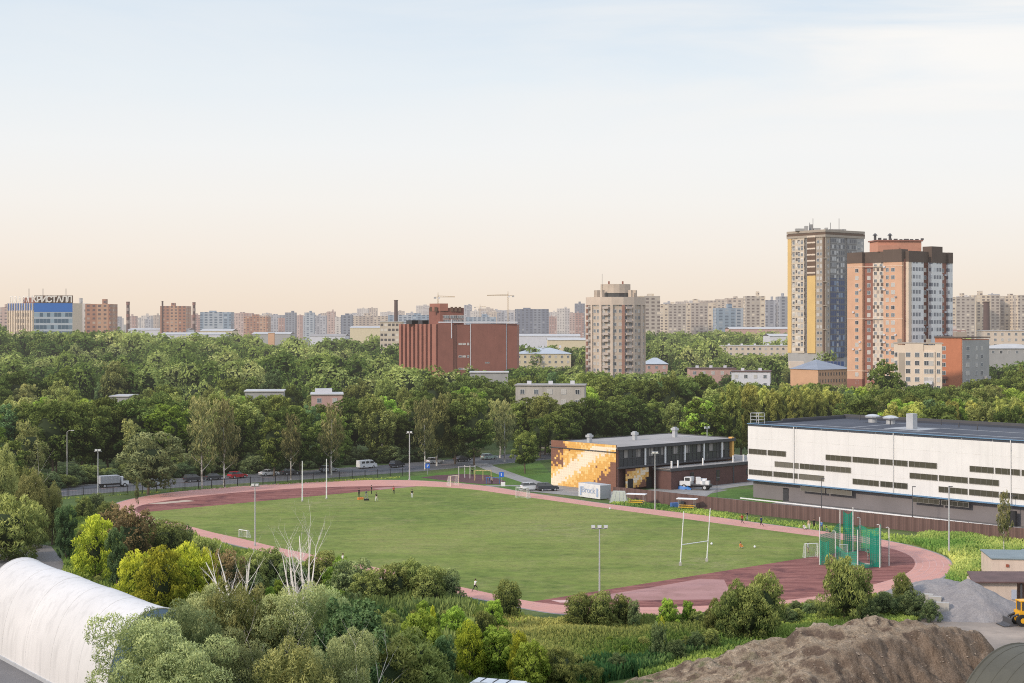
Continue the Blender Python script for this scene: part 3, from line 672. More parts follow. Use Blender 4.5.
def dirtmat():
    m, t = newmat('spoil_earth'); g = t.new('ShaderNodeNewGeometry'); pos = g.outputs['Position']; s = t.new('ShaderNodeSeparateXYZ'); t.l.new(g.outputs['Normal'], s.inputs[0]); sp_ = t.new('ShaderNodeSeparateXYZ'); t.l.new(pos, sp_.inputs[0])
    n = t.noise(pos, .5, 7, .7); n2 = t.noise(pos, 2.4, 5, .75)
    c = t.ramp(t.maprange(n, .3, .7), [(0, (.21, .152, .103)), (.5, (.36, .275, .19)), (1, (.52, .42, .305))])
    c = t.mix(t.maprange(n2, .35, .7, 0, .7), c, (.12, .09, .065))
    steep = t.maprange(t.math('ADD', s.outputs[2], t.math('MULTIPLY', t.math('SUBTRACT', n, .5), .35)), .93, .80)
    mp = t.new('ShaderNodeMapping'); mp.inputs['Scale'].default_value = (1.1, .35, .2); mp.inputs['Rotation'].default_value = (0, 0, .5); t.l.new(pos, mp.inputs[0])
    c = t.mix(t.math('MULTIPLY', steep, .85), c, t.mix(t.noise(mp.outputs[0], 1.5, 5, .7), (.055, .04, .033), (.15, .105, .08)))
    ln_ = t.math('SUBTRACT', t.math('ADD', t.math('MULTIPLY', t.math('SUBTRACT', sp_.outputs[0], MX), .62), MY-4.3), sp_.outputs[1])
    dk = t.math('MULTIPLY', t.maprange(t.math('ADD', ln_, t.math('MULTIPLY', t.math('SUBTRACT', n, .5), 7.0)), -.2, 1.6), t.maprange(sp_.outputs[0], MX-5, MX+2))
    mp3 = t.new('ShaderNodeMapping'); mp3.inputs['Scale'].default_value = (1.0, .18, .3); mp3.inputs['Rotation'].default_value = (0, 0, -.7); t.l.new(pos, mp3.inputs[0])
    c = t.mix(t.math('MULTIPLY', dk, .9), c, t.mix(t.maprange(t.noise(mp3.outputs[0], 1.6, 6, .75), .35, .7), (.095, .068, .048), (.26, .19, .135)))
    gr = t.math('MULTIPLY', t.maprange(sp_.outputs[0], 26, 14), t.maprange(t.noise(pos, .35, 5, .7), .5, .62)); c = t.mix(gr, c, (.10, .12, .05))
    b = t.new('ShaderNodeBump'); b.inputs['Strength'].default_value = .8; b.inputs['Distance'].default_value = .45; t.l.new(t.math('ADD', n, t.math('MULTIPLY', n2, .5)), b.inputs['Height'])
    return finish(m, t, bsdf(t, t.mix(t.maprange(t.noise(pos, 7, 4, .85), .38, .62), t.mix(1.0, c, (.62,)*3, 'MULTIPLY'), t.mix(1.0, c, (1.15,)*3, 'MULTIPLY')), .95, 0, .1, b.outputs[0]))
def spoil(x, y):
    # local x from -26 (left end) to 24 (right end); crest runs along x, rising to the right; front falls to the viewer
    crest = float(np.interp(x+MX, [7, 12.6, 19.4, 26, 30.4, 37.5, 43.8, 46.8, 50], [0, 2.7, 3.9, 5.9, 6.9, 6.9, 6.8, 5.2, 0]))
    back = min(1, max(0, (7.5-y)/4.5)); back = back*back*(3-2*back)
    fr = min(1, max(0, (y+22)/8)); slope = 1.0
    left = min(1, max(0, (x+23)/5)); g = fbm(x, y, .10)*1.0+fbm(x+9, y, .33)*.60+abs(fbm(x, y+5, .8, 4))*-.50+fbm(x, y+5, 2.2, 3)*.12
    q = min(1, max(0, (-4.6+.62*x+1.2*fbm(x, 0, .3)-y)/9.0)); gully = -4.3*q*min(1, max(0, (x+5)/6))+.5*math.sin(x*1.7+y*.9+2*fbm(x, y, .4))*q*(1-q)*2
    top = (crest*(.80+.20*min(1, max(0, (y+14)/16)))+g+gully)*back*left*fr
    return max(-.3, top if back*left > .01 else -.3)
MC = (29.5, 143.5)
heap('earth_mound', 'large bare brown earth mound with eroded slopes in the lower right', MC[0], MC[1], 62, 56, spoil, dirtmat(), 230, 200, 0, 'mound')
def clods():                             # loose lumps lying on the mound
    rc = random.Random(6); mb = MB()
    for k in range(1100):
        x, y = rc.uniform(-20, 19), rc.uniform(-15, 6); z = spoil(x, y)
        if z < .4: continue
        s_ = rc.uniform(.03, .09)*(2.0 if rc.random() < .06 else 1); b = len(mb.v); P = [(MX+x+s_*a*rc.uniform(.7, 1.3), MY+y+s_*c*rc.uniform(.7, 1.3), z-.03+s_*d*rc.uniform(.8, 1.2)) for a, c, d in ((-1, -1, 0), (1, -1, 0), (1, 1, 0), (-1, 1, 0), (-.6, -.5, .9), (.6, -.6, 1), (.5, .6, .8), (-.6, .6, 1))]
        for f in ((0, 1, 5, 4), (1, 2, 6, 5), (2, 3, 7, 6), (3, 0, 4, 7), (4, 5, 6, 7)): mb.face([P[i] for i in f])
    kind(mb.build('clods', mat('earth_clods', (.25, .20, .155), .95, .3, 3)), 'stuff', 'loose clods and stones scattered on the earth mound')
clods()
def gravel():
    m, t = newmat('crushed_gravel'); pos = t.new('ShaderNodeNewGeometry').outputs['Position']; n = t.noise(pos, .5, 6, .7); n2 = t.noise(pos, 5, 4, .8)
    c = t.mix(t.maprange(n, .3, .7), (.24, .225, .225), (.36, .335, .32)); c = t.mix(t.maprange(n2, .3, .75, 0, .6), c, (.10, .095, .105))
    b = t.new('ShaderNodeBump'); b.inputs['Strength'].default_value = .5; b.inputs['Distance'].default_value = .2; t.l.new(n2, b.inputs['Height']); return finish(m, t, bsdf(t, c, .95, 0, .1, b.outputs[0]))
gm = gravel(); gp = G(966, 616)
def cone(x, y, R=7.2, h=4.2): r = math.hypot(x*.9, y*1.15); return max(-.2, h*(1-r/R)+fbm(x, y, .35)*.35+fbm(x, y, 1.3, 2)*.1) if r < R*1.08 else -.2
heap('gravel_heap', 'large grey cone of crushed gravel in the yard beside the shed', gp[0]+.8, gp[1]+2, 24, 20, cone, gm, 90, 80)
gp2 = G(932, 604); heap('gravel_heap', 'low long heap of dark gravel behind the white concrete blocks', gp2[0]+1.5, gp2[1]+2.0, 17, 11, lambda x, y: max(-.2, 2.7*(1-(abs(x)/8.0)**2)*(1-(abs(y)/5.0)**2)+fbm(x, y, .5)*.3) if abs(x) < 8 and abs(y) < 5 else -.2, gm, 60, 50)
for k, (u, v, lb) in enumerate(((927, 613, 'white concrete block, leftmost of the row below the dark gravel heap'), (935, 615.5, 'white concrete block in the middle of the row below the dark gravel heap'), (942.5, 618.5, 'white concrete block nearest the gravel cone, stained grey at its foot'))):
    p = G(u, v); tag(MB().box(0, 0, 0, 1.5, .8, 2.3 if k < 2 else 1.9).build('concrete_block', M['concrete']), lb, 'concrete block', 'concrete blocks holding back the gravel'); b_ = C.objects[-1]; b_.location = (p[0], p[1], 0); b_.rotation_euler = (0, 0, -.35)
# flat roof corner peeping over the shrubs at the bottom
p = G(500, 700); c_ = thing('van', 'white van roof just visible at the bottom edge among the shrubs', 'van', (p[0], p[1]-2.5, 0), -.35)
mb = MB(); mb.prism([(-2.6, -1), (2.6, -1), (2.6, 1), (-2.6, 1)], .5, 2.15); mb.prism([(-2.4, -.88), (2.3, -.88), (2.3, .88), (-2.4, .88)], 2.15, 2.3); mb.build('body', M['white'], c_)
for x in (-1.7, 1.6):
    for y in (-.95, .95): MB().tube([(x, y-.1, .36), (x, y+.1, .36)], .36, 12).build('wheel', M['rubber'], c_)
rr = MB(); [rr.box(x, 0, 2.31, .07, 1.5, .05) for x in (-1.6, -.4, .8)]; rr.build('roof_rack', M['black'], c_)
# low grey retaining fence at left edge
railing([G(-20, 566)[:2], G(40, 552)[:2]], 1.4, 'thin grey wire fence on the asphalt at the left edge', 'wire_fence')
# ---------------------------------------------------------------- towers of the middle distance
def rect(cx, cy, lx, ly, rot):
    c, q = math.cos(rot), math.sin(rot); return [(cx+a*lx*c-b*ly*q, cy+a*lx*q+b*ly*c) for a, b in ((-.5, -.5), (.5, -.5), (.5, .5), (-.5, .5))]
def strip_wall(parent, a, b, strips, depth=2.5):
    """strips along the line a->b (outward normal to the right of a->b seen from above): (s0, s1, out, z0, z1, material)"""
    A, B = Vector(a), Vector(b); d = B-A; L = d.length; u = d/L; n = Vector((u.y, -u.x))
    for s0, s1, out, z0, z1, m in strips:
        p0, p1 = A+u*(L*s0), A+u*(L*s1); P = [p0+n*out, p1+n*out, p1-n*depth, p0-n*depth]
        MB().prism([tuple(q) for q in P], z0, z1, 0, None, rnd.random()*30).build('wall_section', m, parent, world=True)
    return A, u, n, L, math.atan2(n.y, n.x)
def win_specs(fr, cols, z0, z1, pitch, w=1.4, h=1.5, skip=0):
    A, u, n, L, an = fr; out = []
    k = 0; z = z0
    while z < z1:
        for c in cols:
            s, o = c[0], c[1]; ww = c[2] if len(c) > 2 else w; hh = c[3] if len(c) > 3 else h
            if rnd.random() < skip: continue
            p = A+u*(L*s)+n*(o+.01); out.append((p.x, p.y, z, an, ww, hh))
        z += pitch
    return out
M['frame'] = mat('white_window_frame', (.60, .59, .57), .5, .05); M['t_orange'] = mat('orange_brick', (.56, .34, .225), .85, .08, .3, stain=.1); M['t_red'] = mat('red_brick', (.26, .115, .085), .85, .1, .3)
M['t_cream'] = mat('cream_render', (.60, .50, .40), .8, .06, .3, stain=.1); M['t_white'] = mat('pale_render', (.55, .55, .58), .8, .06, .3); M['t_cap'] = mat('dark_cap', (.10, .07, .055), .8, .1, .3); M['t_yellow'] = mat('yellow_render', (.60, .41, .16), .8, .06, .3)
M['t_tan'] = mat('tan_render', (.34, .29, .235), .8, .08, .3, stain=.1); M['t_grey'] = mat('grey_render', (.33, .325, .315), .8, .08, .3, stain=.15); M['t_brown'] = mat('brown_render', (.12, .075, .05), .8, .08, .3)
M['curtain_grey'] = facade('grey_curtain_wall', (.27, .265, .255), None, (.09, .10, .12), (.46, .46, .46), 1.6, 2.9, .72, .62, litp=.45, floorline=.6)
M['curtain_blue'] = facade('blue_curtain_wall', (.15, .16, .18), None, (.03, .06, .15), (.20, .27, .38), 1.6, 2.9, .8, .74, litp=.3, floorline=.7)
M['loggia'] = facade('cream_loggias', (.55, .47, .37), None, (.10, .09, .09), (.62, .57, .50), 2.2, 2.9, .7, .5, litp=.5)
M['loggia_blue'] = facade('pale_blue_loggias', (.74, .73, .72), None, (.18, .19, .22), (.66, .67, .68), 1.7, 2.8, .72, .5, litp=.3)
M['loggia_cream'] = facade('cream_glazed_loggias', (.62, .52, .42), None, (.12, .09, .08), (.50, .42, .36), 1.8, 2.8, .66, .45, litp=.45)

# grey and cream 27-storey tower
D0 = 740.0; cf = (X(825, D0), D0); lf = (X(788, D0+20), D0+20); rt = (X(863.5, D0+18), D0+18); TZ = Zv(229, D0)
gt = thing('apartment_tower', 'tall grey and cream apartment tower with blue glass on its lower right face', 'apartment tower', (cf[0], cf[1], 0), 0, 'high-rise towers at the right')
MB().prism([cf, rt, (rt[0]-18, rt[1]+20), lf][::-1], 0, TZ-1, 0).build('core', M['t_grey'], gt, world=True)
fr = strip_wall(gt, lf, cf, [(0, .10, .3, 20, TZ-2, M['t_yellow']), (.10, .27, .05, 20, TZ-2, M['loggia']), (.27, .46, .35, 20, TZ-2, M['loggia']), (.46, .54, 0, 20, TZ-2, M['t_brown']), (.54, .76, .45, 20, TZ-22, M['t_yellow']), (.54, .76, .45, TZ-22, TZ-2, M['t_brown']), (.76, .95, .1, 20, TZ-2, M['t_tan']), (.95, 1, .4, 20, TZ-2, M['t_brown'])])
sp = win_specs(fr, [(.16, .06), (.32, .36), (.40, .36), (.82, .11, 1.6), (.9, .11, 1.2)], 24, TZ-5, 2.9)
mb = MB()
A_, u_, n_, L__, an_ = fr
for k in range(7):
    z = TZ-21+k*2.9; p0 = A_+u_*(L__*.54)+n_*.6; p1 = A_+u_*(L__*.76)+n_*.6; mb.prism([tuple(p0), tuple(p1), tuple(p1-n_*.3), tuple(p0-n_*.3)], z, z+.75)
mb.build('balcony_bands', M['t_cream'], gt, world=True)
fr = strip_wall(gt, cf, rt, [(0, .12, .3, 20, TZ-2, M['t_tan']), (.12, .48, .5, 56, TZ-2, M['curtain_grey']), (.12, .48, .5, 18, 56, M['curtain_blue']), (.48, .56, .0, 18, TZ-14, M['t_brown']), (.48, .56, .0, TZ-14, TZ-2, M['curtain_grey']), (.56, .80, .4, 18, 48, M['curtain_blue']), (.56, .80, .4, 48, TZ-2, M['curtain_grey']), (.80, 1, .3, 20, TZ-2, M['t_grey'])])
sp += win_specs(fr, [(.07, .31, 1.1), (.86, .31), (.95, .31), (.30, .51, 1.2)], 24, TZ-5, 2.9)
rnd.shuffle(sp); windows(gt, sp, [M['frame'], M['gunit']], world=True)
for dz, m in ((0, M['t_tan']), (-1.3, M['t_brown']), (-2.4, M['t_tan'])):
    e = .7; P = [(cf[0], cf[1]-e-.3), (rt[0]+e, rt[1]), (rt[0]-18, rt[1]+21), (lf[0]-e, lf[1])]; MB().prism(P, TZ+dz-1.3+.003, TZ+dz-.2).build('cornice', m, gt, world=True)
for k in range(5): MB().prism([(cf[0]-.9, cf[1]-.9), (cf[0]+.9, cf[1]-.9), (cf[0]+.9, cf[1]+.9), (cf[0]-.9, cf[1]+.9)], 20+k*11.3, 20+k*11.3+.4).build('ledge', M['t_tan'], gt, world=True)
for dx, dy, l, h in ((-9, 14, 5, 1.2), (-6.5, 13, 1.5, 2.4), (-4, 14, 1.2, 3.2), (-1.5, 12, 3, 1.3), (3, 12, 1.2, 1.5), (6, 13, 2.5, .9), (10, 15, 6, 1.0)): MB().box(cf[0]+dx, cf[1]+dy, TZ-.2, l, 3, h).build('roof_plant', M['t_grey'], gt, world=True)
for dx in (-5, -3.4, 9.2, 5.0): MB().box(cf[0]+dx, cf[1]+12, TZ-.2, .2, .2, 6.0 if dx in (-3.4, 9.2) else 4).build('antenna', M['dgrey'], gt, world=True)

# podium of the tower
pd = thing('podium_building', 'two-storey peach building with blue grey hipped roof at the foot of the grey tower', 'building', (X(815, 690), 690, 0))
z1 = Zv(369, 690); M['peach'] = mat('peach_render', (.55, .33, .20), .85, .06, .3); M['blueroof'] = mat('blue_grey_roof', (.22, .25, .30), .6, .1, .2)
P = [(X(792, 690), 694), (X(818, 680), 680), (X(850, 692), 692), (X(846, 715), 715), (X(797, 715), 715)]
MB().prism(P, 0, z1).build('wall', M['peach'], pd, world=True)
mb = MB(); mid = Vector((X(816, 700), 700)); Q = [(p[0]+(p[0]-mid.x)*.04, p[1]+(p[1]-mid.y)*.04) for p in P]
for i in range(5): a, b = Q[i], Q[(i+1) % 5]; mb.face([(a[0], a[1], z1), (b[0], b[1], z1), (mid.x, mid.y, z1+4.0)])
mb.build('roof', M['blueroof'], pd, world=True)
MB().box(X(797, 700), 702, z1, 6, 5, 3.2).build('stair_block', M['t_cream'], pd, world=True); MB().box(X(833, 712), 712, z1, 10, 5, 3).build('glass_block', M['curtain_blue'], pd, world=True)
a = Vector(P[1]); b = Vector(P[2]); sp = []; n = Vector(((b-a).y, -(b-a).x)).normalized()
for k in range(11):
    q = a+(b-a)*((k+.7)/11.6)+n*.01
    for z in (z1-2.0, z1-5): sp.append((q.x, q.y, z, math.atan2(n.y, n.x), .6, 1.4))
windows(pd, sp, [M['t_brown'], M['gunit']], world=True)

# orange 22-storey tower
D1 = 576.0; l1 = (X(849.5, D1+16), D1+16); c1 = (X(905, D1-2), D1-2); r1 = (X(950.5, D1+15), D1+15); OZ = Zv(262, D1); CAP = Zv(251, D1)
ot = thing('apartment_tower', 'orange brick apartment tower with dark top band and white balconies', 'apartment tower', (c1[0], c1[1], 0), 0, 'high-rise towers at the right')
MB().prism([l1, c1, r1, (r1[0]-12, r1[1]+24), (l1[0]+9, l1[1]+24)][::-1], 0, OZ+1).build('core', M['t_red'], ot, world=True)
zb = 13.5
def full(s0, s1, o, m, cap=CAP, base=True): return [(s0, s1, o, zb, OZ, m), (s0, s1, o+.15, OZ, cap, M['t_cap'])]+([(s0, s1, o+.1, 0, zb, M['t_red'])] if base else [])
st = full(0, .28, 1.5, M['t_orange'])+full(.28, .45, .1, M['t_red'])+full(.45, .66, .8, M['loggia_cream'])+full(.66, .985, 1.5, M['t_orange'], CAP+.6)
fr1 = strip_wall(ot, l1, c1, st); st = full(0.015, .08, 1.3, M['t_cream'])+full(.08, .36, .9, M['loggia_blue'])+full(.36, .50, .0, M['t_red'])+full(.50, .74, 1.5, M['loggia_blue'], CAP+2.0)+full(.74, .90, .1, M['t_red'])+full(.90, 1.0, 1.0, M['loggia_blue'])
fr2 = strip_wall(ot, c1, r1, st)
sp = win_specs(fr1, [(.18, 1.5, 1.5), (.36, .1, 1.5), (.73, 1.5, 1.3), (.83, 1.5, 1.6)], 4, OZ-1, 2.8)+win_specs(fr2, [(.43, 0, 1.4), (.82, .1, 1.4)], 4, OZ-1, 2.8)
sp += win_specs(fr1, [(.50, .8, 1.3, 1.3), (.60, .8, 1.3, 1.3)], 14, OZ-1, 2.8)
rnd.shuffle(sp); windows(ot, sp, [M['frame'], M['gunit']], world=True)
M['terracotta'] = mat('salmon_render', (.50, .24, .16), .8, .08)
zz = Zv(241.5, D1+10); MB().prism(rect(X(896, D1+12), D1+13, 17, 9, .1), OZ+1, zz).build('penthouse', M['terracotta'], ot, world=True); MB().prism(rect(X(896, D1+12), D1+13, 18, 10, .1), zz, zz+.5).build('penthouse_roof', M['t_red'], ot, world=True)
MB().prism(rect(X(886, D1+8), D1+6.5, 8, 3, .1), CAP, CAP+2.4).build('penthouse', M['terracotta'], ot, world=True)
for dx in (-8, -2.4): v = MB(); v.cyl(c1[0]+dx, c1[1]+13, zz+.5, .5, 1.8, 8); v.lathe(c1[0]+dx, c1[1]+13, [(1, zz+2.3), (.3, zz+3.1)], 8); v.build('roof_vent', M['dgrey'], ot, world=True)
for dx in np.linspace(-2, 14, 9): MB().box(c1[0]+float(dx)-4.5, c1[1]+12, zz+.5, .9+rnd.random(), 1.0, .3+.6*rnd.random()).build('roof_plant', M['dgrey'], ot, world=True)
for k in range(34):                      # air conditioners beside some windows
    ff, cs = (fr1, (.12, .24, .68, .78, .88)) if k % 2 else (fr2, (.39, .47, .79, .87)); s_ = rnd.choice(cs); oo = 1.5 if ff is fr1 else .1; p = ff[0]+ff[1]*(ff[3]*s_)+ff[2]*(oo+.25)
    z_ = 13.2+2.8*rnd.randint(0, 15); MB().prism(rect(p.x, p.y, .45, .85, ff[4]), z_, z_+.6).build('air_conditioner', M['t_white'], ot, world=True)
ha = MB()
for k in range(3): z = zb+3+k*19.6; a_ = Vector(l1)+fr1[2]*1.56; b_ = Vector(c1)+fr1[2]*1.56; ha.prism([tuple(a_), tuple(b_), tuple(b_-fr1[2]*.3), tuple(a_-fr1[2]*.3)], z, z+.18)
ha.build('string_course', M['t_cream'], ot, world=True)

# round brick tower in the centre
D2 = 680.0; R2 = 12.6; rcx, rcy = X(615.5, D2), D2; RZ = Zv(297, D2-10)
M['r_brick'] = mat('pinkish_brick', (.46, .385, .31), .85, .08, .3, stain=.15); M['r_rib'] = mat('pale_brick_rib', (.53, .44, .36), .85, .08, .3); M['r_grey'] = mat('grey_brick', (.46, .40, .36), .85, .08, .3, stain=.15)
M['terr'] = mat('dusty_red_rib', (.34, .19, .145), .85, .08)
rtw = thing('round_tower_block', 'round sixteen-storey pinkish brick apartment tower with stepped crown', 'apartment tower', (rcx, rcy, 0))
NS = 16; pts = [(rcx+R2*math.cos(2*math.pi*(i+.5)/NS), rcy+R2*math.sin(2*math.pi*(i+.5)/NS)) for i in range(NS)]
MB().prism(pts, 0, RZ-3).build('wall', M['r_brick'], rtw, world=True)
MB().prism([(rcx+(x-rcx)*1.04, rcy+(y-rcy)*1.04) for x, y in pts], RZ-3.4, RZ).build('parapet', M['r_rib'], rtw, world=True)
for i in range(NS):
    a = 2*math.pi*(i+.5)/NS
    if math.sin(a) < .35: MB().prism(rect(rcx+(R2+.1)*math.cos(a), rcy+(R2+.1)*math.sin(a), .9, 1.1, a), 0, RZ-3.4).build('rib', M['r_rib'] if i % 4 else M['terr'], rtw, world=True)
sp = []
for i in range(NS):
    a = 2*math.pi*i/NS; ap = R2*math.cos(math.pi/NS)+.01
    if math.sin(a) > .25: continue
    for k in range(15):
        z = 3+k*2.82; tx, ty = -math.sin(a), math.cos(a)
        for off, w in ((-1.1, 1.3), (1.2, 1.3)):
            if i % 3 == 1 and off > 0: w = 1.9
            sp.append((rcx+ap*math.cos(a)+tx*off, rcy+ap*math.sin(a)+ty*off, z, a, w, 1.5))
sp.sort(key=lambda s: -s[2]+abs(s[0]-rcx)*.1); windows(rtw, sp, [M['frame'], M['gunit']], world=True)
bal = MB()
for i in (9, 11, 13):
    a = 2*math.pi*i/NS
    for k in range(15): bal.prism(rect(rcx+(R2+.5)*math.cos(a), rcy+(R2+.5)*math.sin(a), 1.3, 2.6, a), 1.2+k*2.82, 2.1+k*2.82)
bal.build('balcony_fronts', M['r_grey'], rtw, world=True)
z2 = Zv(290, D2-6); z3 = Zv(284, D2-6)
MB().prism([(rcx+(x-rcx)*.50, rcy+(y-rcy)*.50) for x, y in pts], RZ-3, RZ+1.8).build('crown_drum', M['glassdark'], rtw, world=True)
MB().prism([(rcx+(x-rcx)*.52, rcy+(y-rcy)*.52) for x, y in pts], RZ+1.8, z3).build('crown_drum', M['r_brick'], rtw, world=True)
for i in range(NS):
    a = 2*math.pi*i/NS
    if math.sin(a) < .5 and (i % 8) not in (3, 4, 5) or i in (8, 9, 15, 0): MB().prism(rect(rcx+R2*.68*math.cos(a), rcy+R2*.68*math.sin(a), 1.6, 1.0, a), RZ-3, z2).build('crown_fin', M['r_brick'], rtw, world=True)
for dx in (-3, 3): MB().box(rcx+dx, rcy-2, z3, .7, .7, 1.3).build('chimney_pot', M['t_red'], rtw, world=True)
MB().box(rcx-6, rcy-3, z3-3, .12, .12, 7.5).build('antenna', M['dgrey'], rtw, world=True)

# red brick block with tower, left of centre
D3 = 650.0; M['rb'] = mat('dark_red_brick', (.22, .092, .07), .9, .1, .25, stain=.25); M['rb2'] = mat('bright_red_brick', (.30, .13, .095), .9, .1, .25, stain=.2)
bz = Zv(324, D3); bb = thing('brick_block', 'large dark red brick block with blind walls and a taller stair tower', 'building', (X(444, D3), D3, 0))
fl = (X(401, D3+26), D3+26); fc = (X(438, D3), D3); fr_ = (X(517, D3+2), D3+2)
MB().prism([fl, fc, fr_, (fr_[0]+1, fr_[1]+26), (fl[0]+2, fl[1]+4)][::-1], 0, bz-.3).build('wall', M['rb2'], bb, world=True)
fA = strip_wall(bb, fl, fc, [(s, s+.055, 1.0, 0, bz, M['rb2']) for s in np.linspace(0, .90, 9)]+[(.955, 1, 1.0, 0, bz, M['rb2'])], .6)
windows(bb, win_specs(fA, [(s+.085, .02, .9, 2.2) for s in np.linspace(0, .90, 9)], 4, bz-3, 4.2), [M['frame'], M['gunit']], world=True)
fB = strip_wall(bb, fc, fr_, [(0, .19, 1.2, 0, bz+.2, M['rb']), (.20, .235, -.2, 0, bz, M['black']), (.235, .40, .2, 0, bz-.4, M['rb']), (.42, .86, 1.4, 0, bz+.2, M['rb']), (.86, .87, 1.2, 0, bz, M['t_white']), (.875, 1, 1.2, 0, bz+.1, M['rb']), (.405, .415, .9, 0, bz, M['t_white']), (.165, .175, 1.35, bz-6, bz+2, M['t_white'])], .6)
windows(bb, win_specs(fB, [(.28, .21, 1.4, .8), (.33, .21, 1.4, .8), (.38, .21, .9, 1.0)], 5, bz-5, 5.2)+win_specs(fB, [(.62, 1.42, 1.8, .5)], 18, 22, 5), [M['frame'], M['gunit']], world=True)
tz = Zv(305, D3+6); MB().prism([(X(429, D3+8), D3+8), (X(440, D3+2), D3+2), (X(463, D3+3), D3+3), (X(464, D3+14), D3+14)], bz-1, tz-1.2).build('stair_tower', M['rb'], bb, world=True)
MB().prism([(X(429.5, D3+7), D3+7.5), (X(440, D3+1.8), D3+1.6), (X(448, D3+2), D3+1.9), (X(448, D3+9), D3+9)], tz-2.5, tz+.6).build('stair_tower_top', M['rb2'], bb, world=True)
for u in (431, 436, 442, 446, 452, 456, 460): MB().box(X(u, D3+4), D3+2.4, tz-2.8, 1.1, .6, 2.0).build('crenel', M['t_brown'], bb, world=True)
windows(bb, [(X(u, D3+1), D3+2.2, z, -math.pi/2, 1.5, 1.3) for u in (444, 447.5, 452, 455.5, 459.5, 462) for z in (bz+1.2, bz+3.0)], [M['frame'], M['gunit']], world=True)
for u, l in ((412, 5), (420, 7), (427, 4)): MB().box(X(u, D3+14), D3+16, bz, l, 3, 1.6).build('roof_plant', M['dgrey'], bb, world=True)
rl = MB(); rl.box(X(478, D3), D3-.5, bz+.5, 33, .25, .5); rl.build('roof_edge', M['t_white'], bb, world=True)

# cream five-storey block and orange/grey block at the right
D4 = 520.0; cz = Zv(344, D4)
cb_ = thing('apartment_block', 'cream five-storey apartment block with glazed balconies below the orange tower', 'apartment block', (X(920, D4), D4, 0)); a4 = (X(894, D4+6), D4+6); b4 = (X(942, D4-2), D4-2)
MB().prism([a4, b4, (b4[0]+3, b4[1]+12), (a4[0]+3, a4[1]+12)], 0, cz-.4).build('wall', M['t_cream'], cb_, world=True)
f4 = strip_wall(cb_, a4, b4, [(0, .08, .02, 0, cz, M['t_cream']), (.10, .24, .1, 0, cz-3, M['t_tan']), (.24, .62, .25, 0, cz, M['t_cream']), (.62, .86, .6, 0, cz-2.5, M['t_cream']), (.86, 1, .2, 0, cz, M['t_cream'])], .4)
windows(cb_, win_specs(f4, [(.04, .03, 1.0), (.30, .26, 1.6), (.49, .26, 1.6), (.69, .61, 1.6), (.79, .61, 1.4), (.93, .21, 1.2)], 2, cz-3, 2.75, h=1.6), [M['frame'], M['gunit']], world=True)
for k in range(5):
    z = 3.2+k*2.75
    for s, m in ((.17, M['t_tan']), (.74, M['t_white'])):
        p = f4[0]+f4[1]*(f4[3]*s)+f4[2]*1.0; MB().prism(rect(p.x, p.y, 2.6, 1.3, f4[4]+math.pi/2), z, z+1.0).build('balcony', m, cb_, world=True)
MB().prism([(a4[0]-.3, a4[1]), (b4[0]+.3, b4[1]-.5), (b4[0]+3.3, b4[1]+12), (a4[0]+3, a4[1]+12.3)], cz, cz+.35).build('roof', M['t_tan'], cb_, world=True)
for u in (901, 930): MB().box(X(u, D4+5), D4+7, cz+.35, 1.2, 1.2, 1.3).build('chimney', M['t_tan'], cb_, world=True)
D5 = 545.0; rz_ = Zv(338, D5); M['t_orange2'] = mat('deep_orange_render', (.42, .16, .085), .85, .06)
ob = thing('apartment_block', 'deep orange and grey apartment block with balconies behind the cream block', 'apartment block', (X(960, D5), D5, 0)); a5 = (X(935, D5+8), D5+8); b5 = (X(962, D5), D5); c5 = (X(989, D5+9), D5+9)
MB().prism([a5, b5, c5, (c5[0]-6, c5[1]+14), (a5[0]+4, a5[1]+14)][::-1], 0, rz_-.5).build('wall', M['t_orange2'], ob, world=True)
f5 = strip_wall(ob, a5, b5, [(0, .99, .1, 0, rz_, M['t_orange2'])], .4); f6 = strip_wall(ob, b5, c5, [(.01, 1, .1, 0, rz_-.8, M['t_grey'])], .4)
windows(ob, win_specs(f5, [(.32, .11, 2.0)], 2.5, rz_-3, 2.9)+win_specs(f6, [(.2, .11, 2.0), (.52, .11, 1.1), (.72, .11, 1.2)], 2.5, rz_-3, 2.9), [M['frame'], M['gunit']], world=True)
for k in range(5):
    z = 3.2+k*2.9; p = f5[0]+f5[1]*(f5[3]*.32)+f5[2]*.8; MB().prism(rect(p.x, p.y, 3.4, 1.4, f5[4]+math.pi/2), z, z+1.0).build('balcony', M['t_red'] if k > 2 else M['t_tan'], ob, world=True)
    p = f6[0]+f6[1]*(f6[3]*.88)+f6[2]*.7; MB().prism(rect(p.x, p.y, 2.6, 1.2, f6[4]+math.pi/2), z, z+1.0).build('balcony', M['t_grey'], ob, world=True)
MB().prism([(a5[0]-.5, a5[1]-.3), (b5[0], b5[1]-.7), (c5[0]+.5, c5[1]), (c5[0]-6, c5[1]+14.3), (a5[0]+3.5, a5[1]+14.3)][::-1], rz_, rz_+.4).build('roof', M['t_cap'], ob, world=True)
MB().box(X(962, D5+8), D5+10, rz_+.4, 4, 3, 1.7).build('stair_hut', M['t_tan'], ob, world=True)

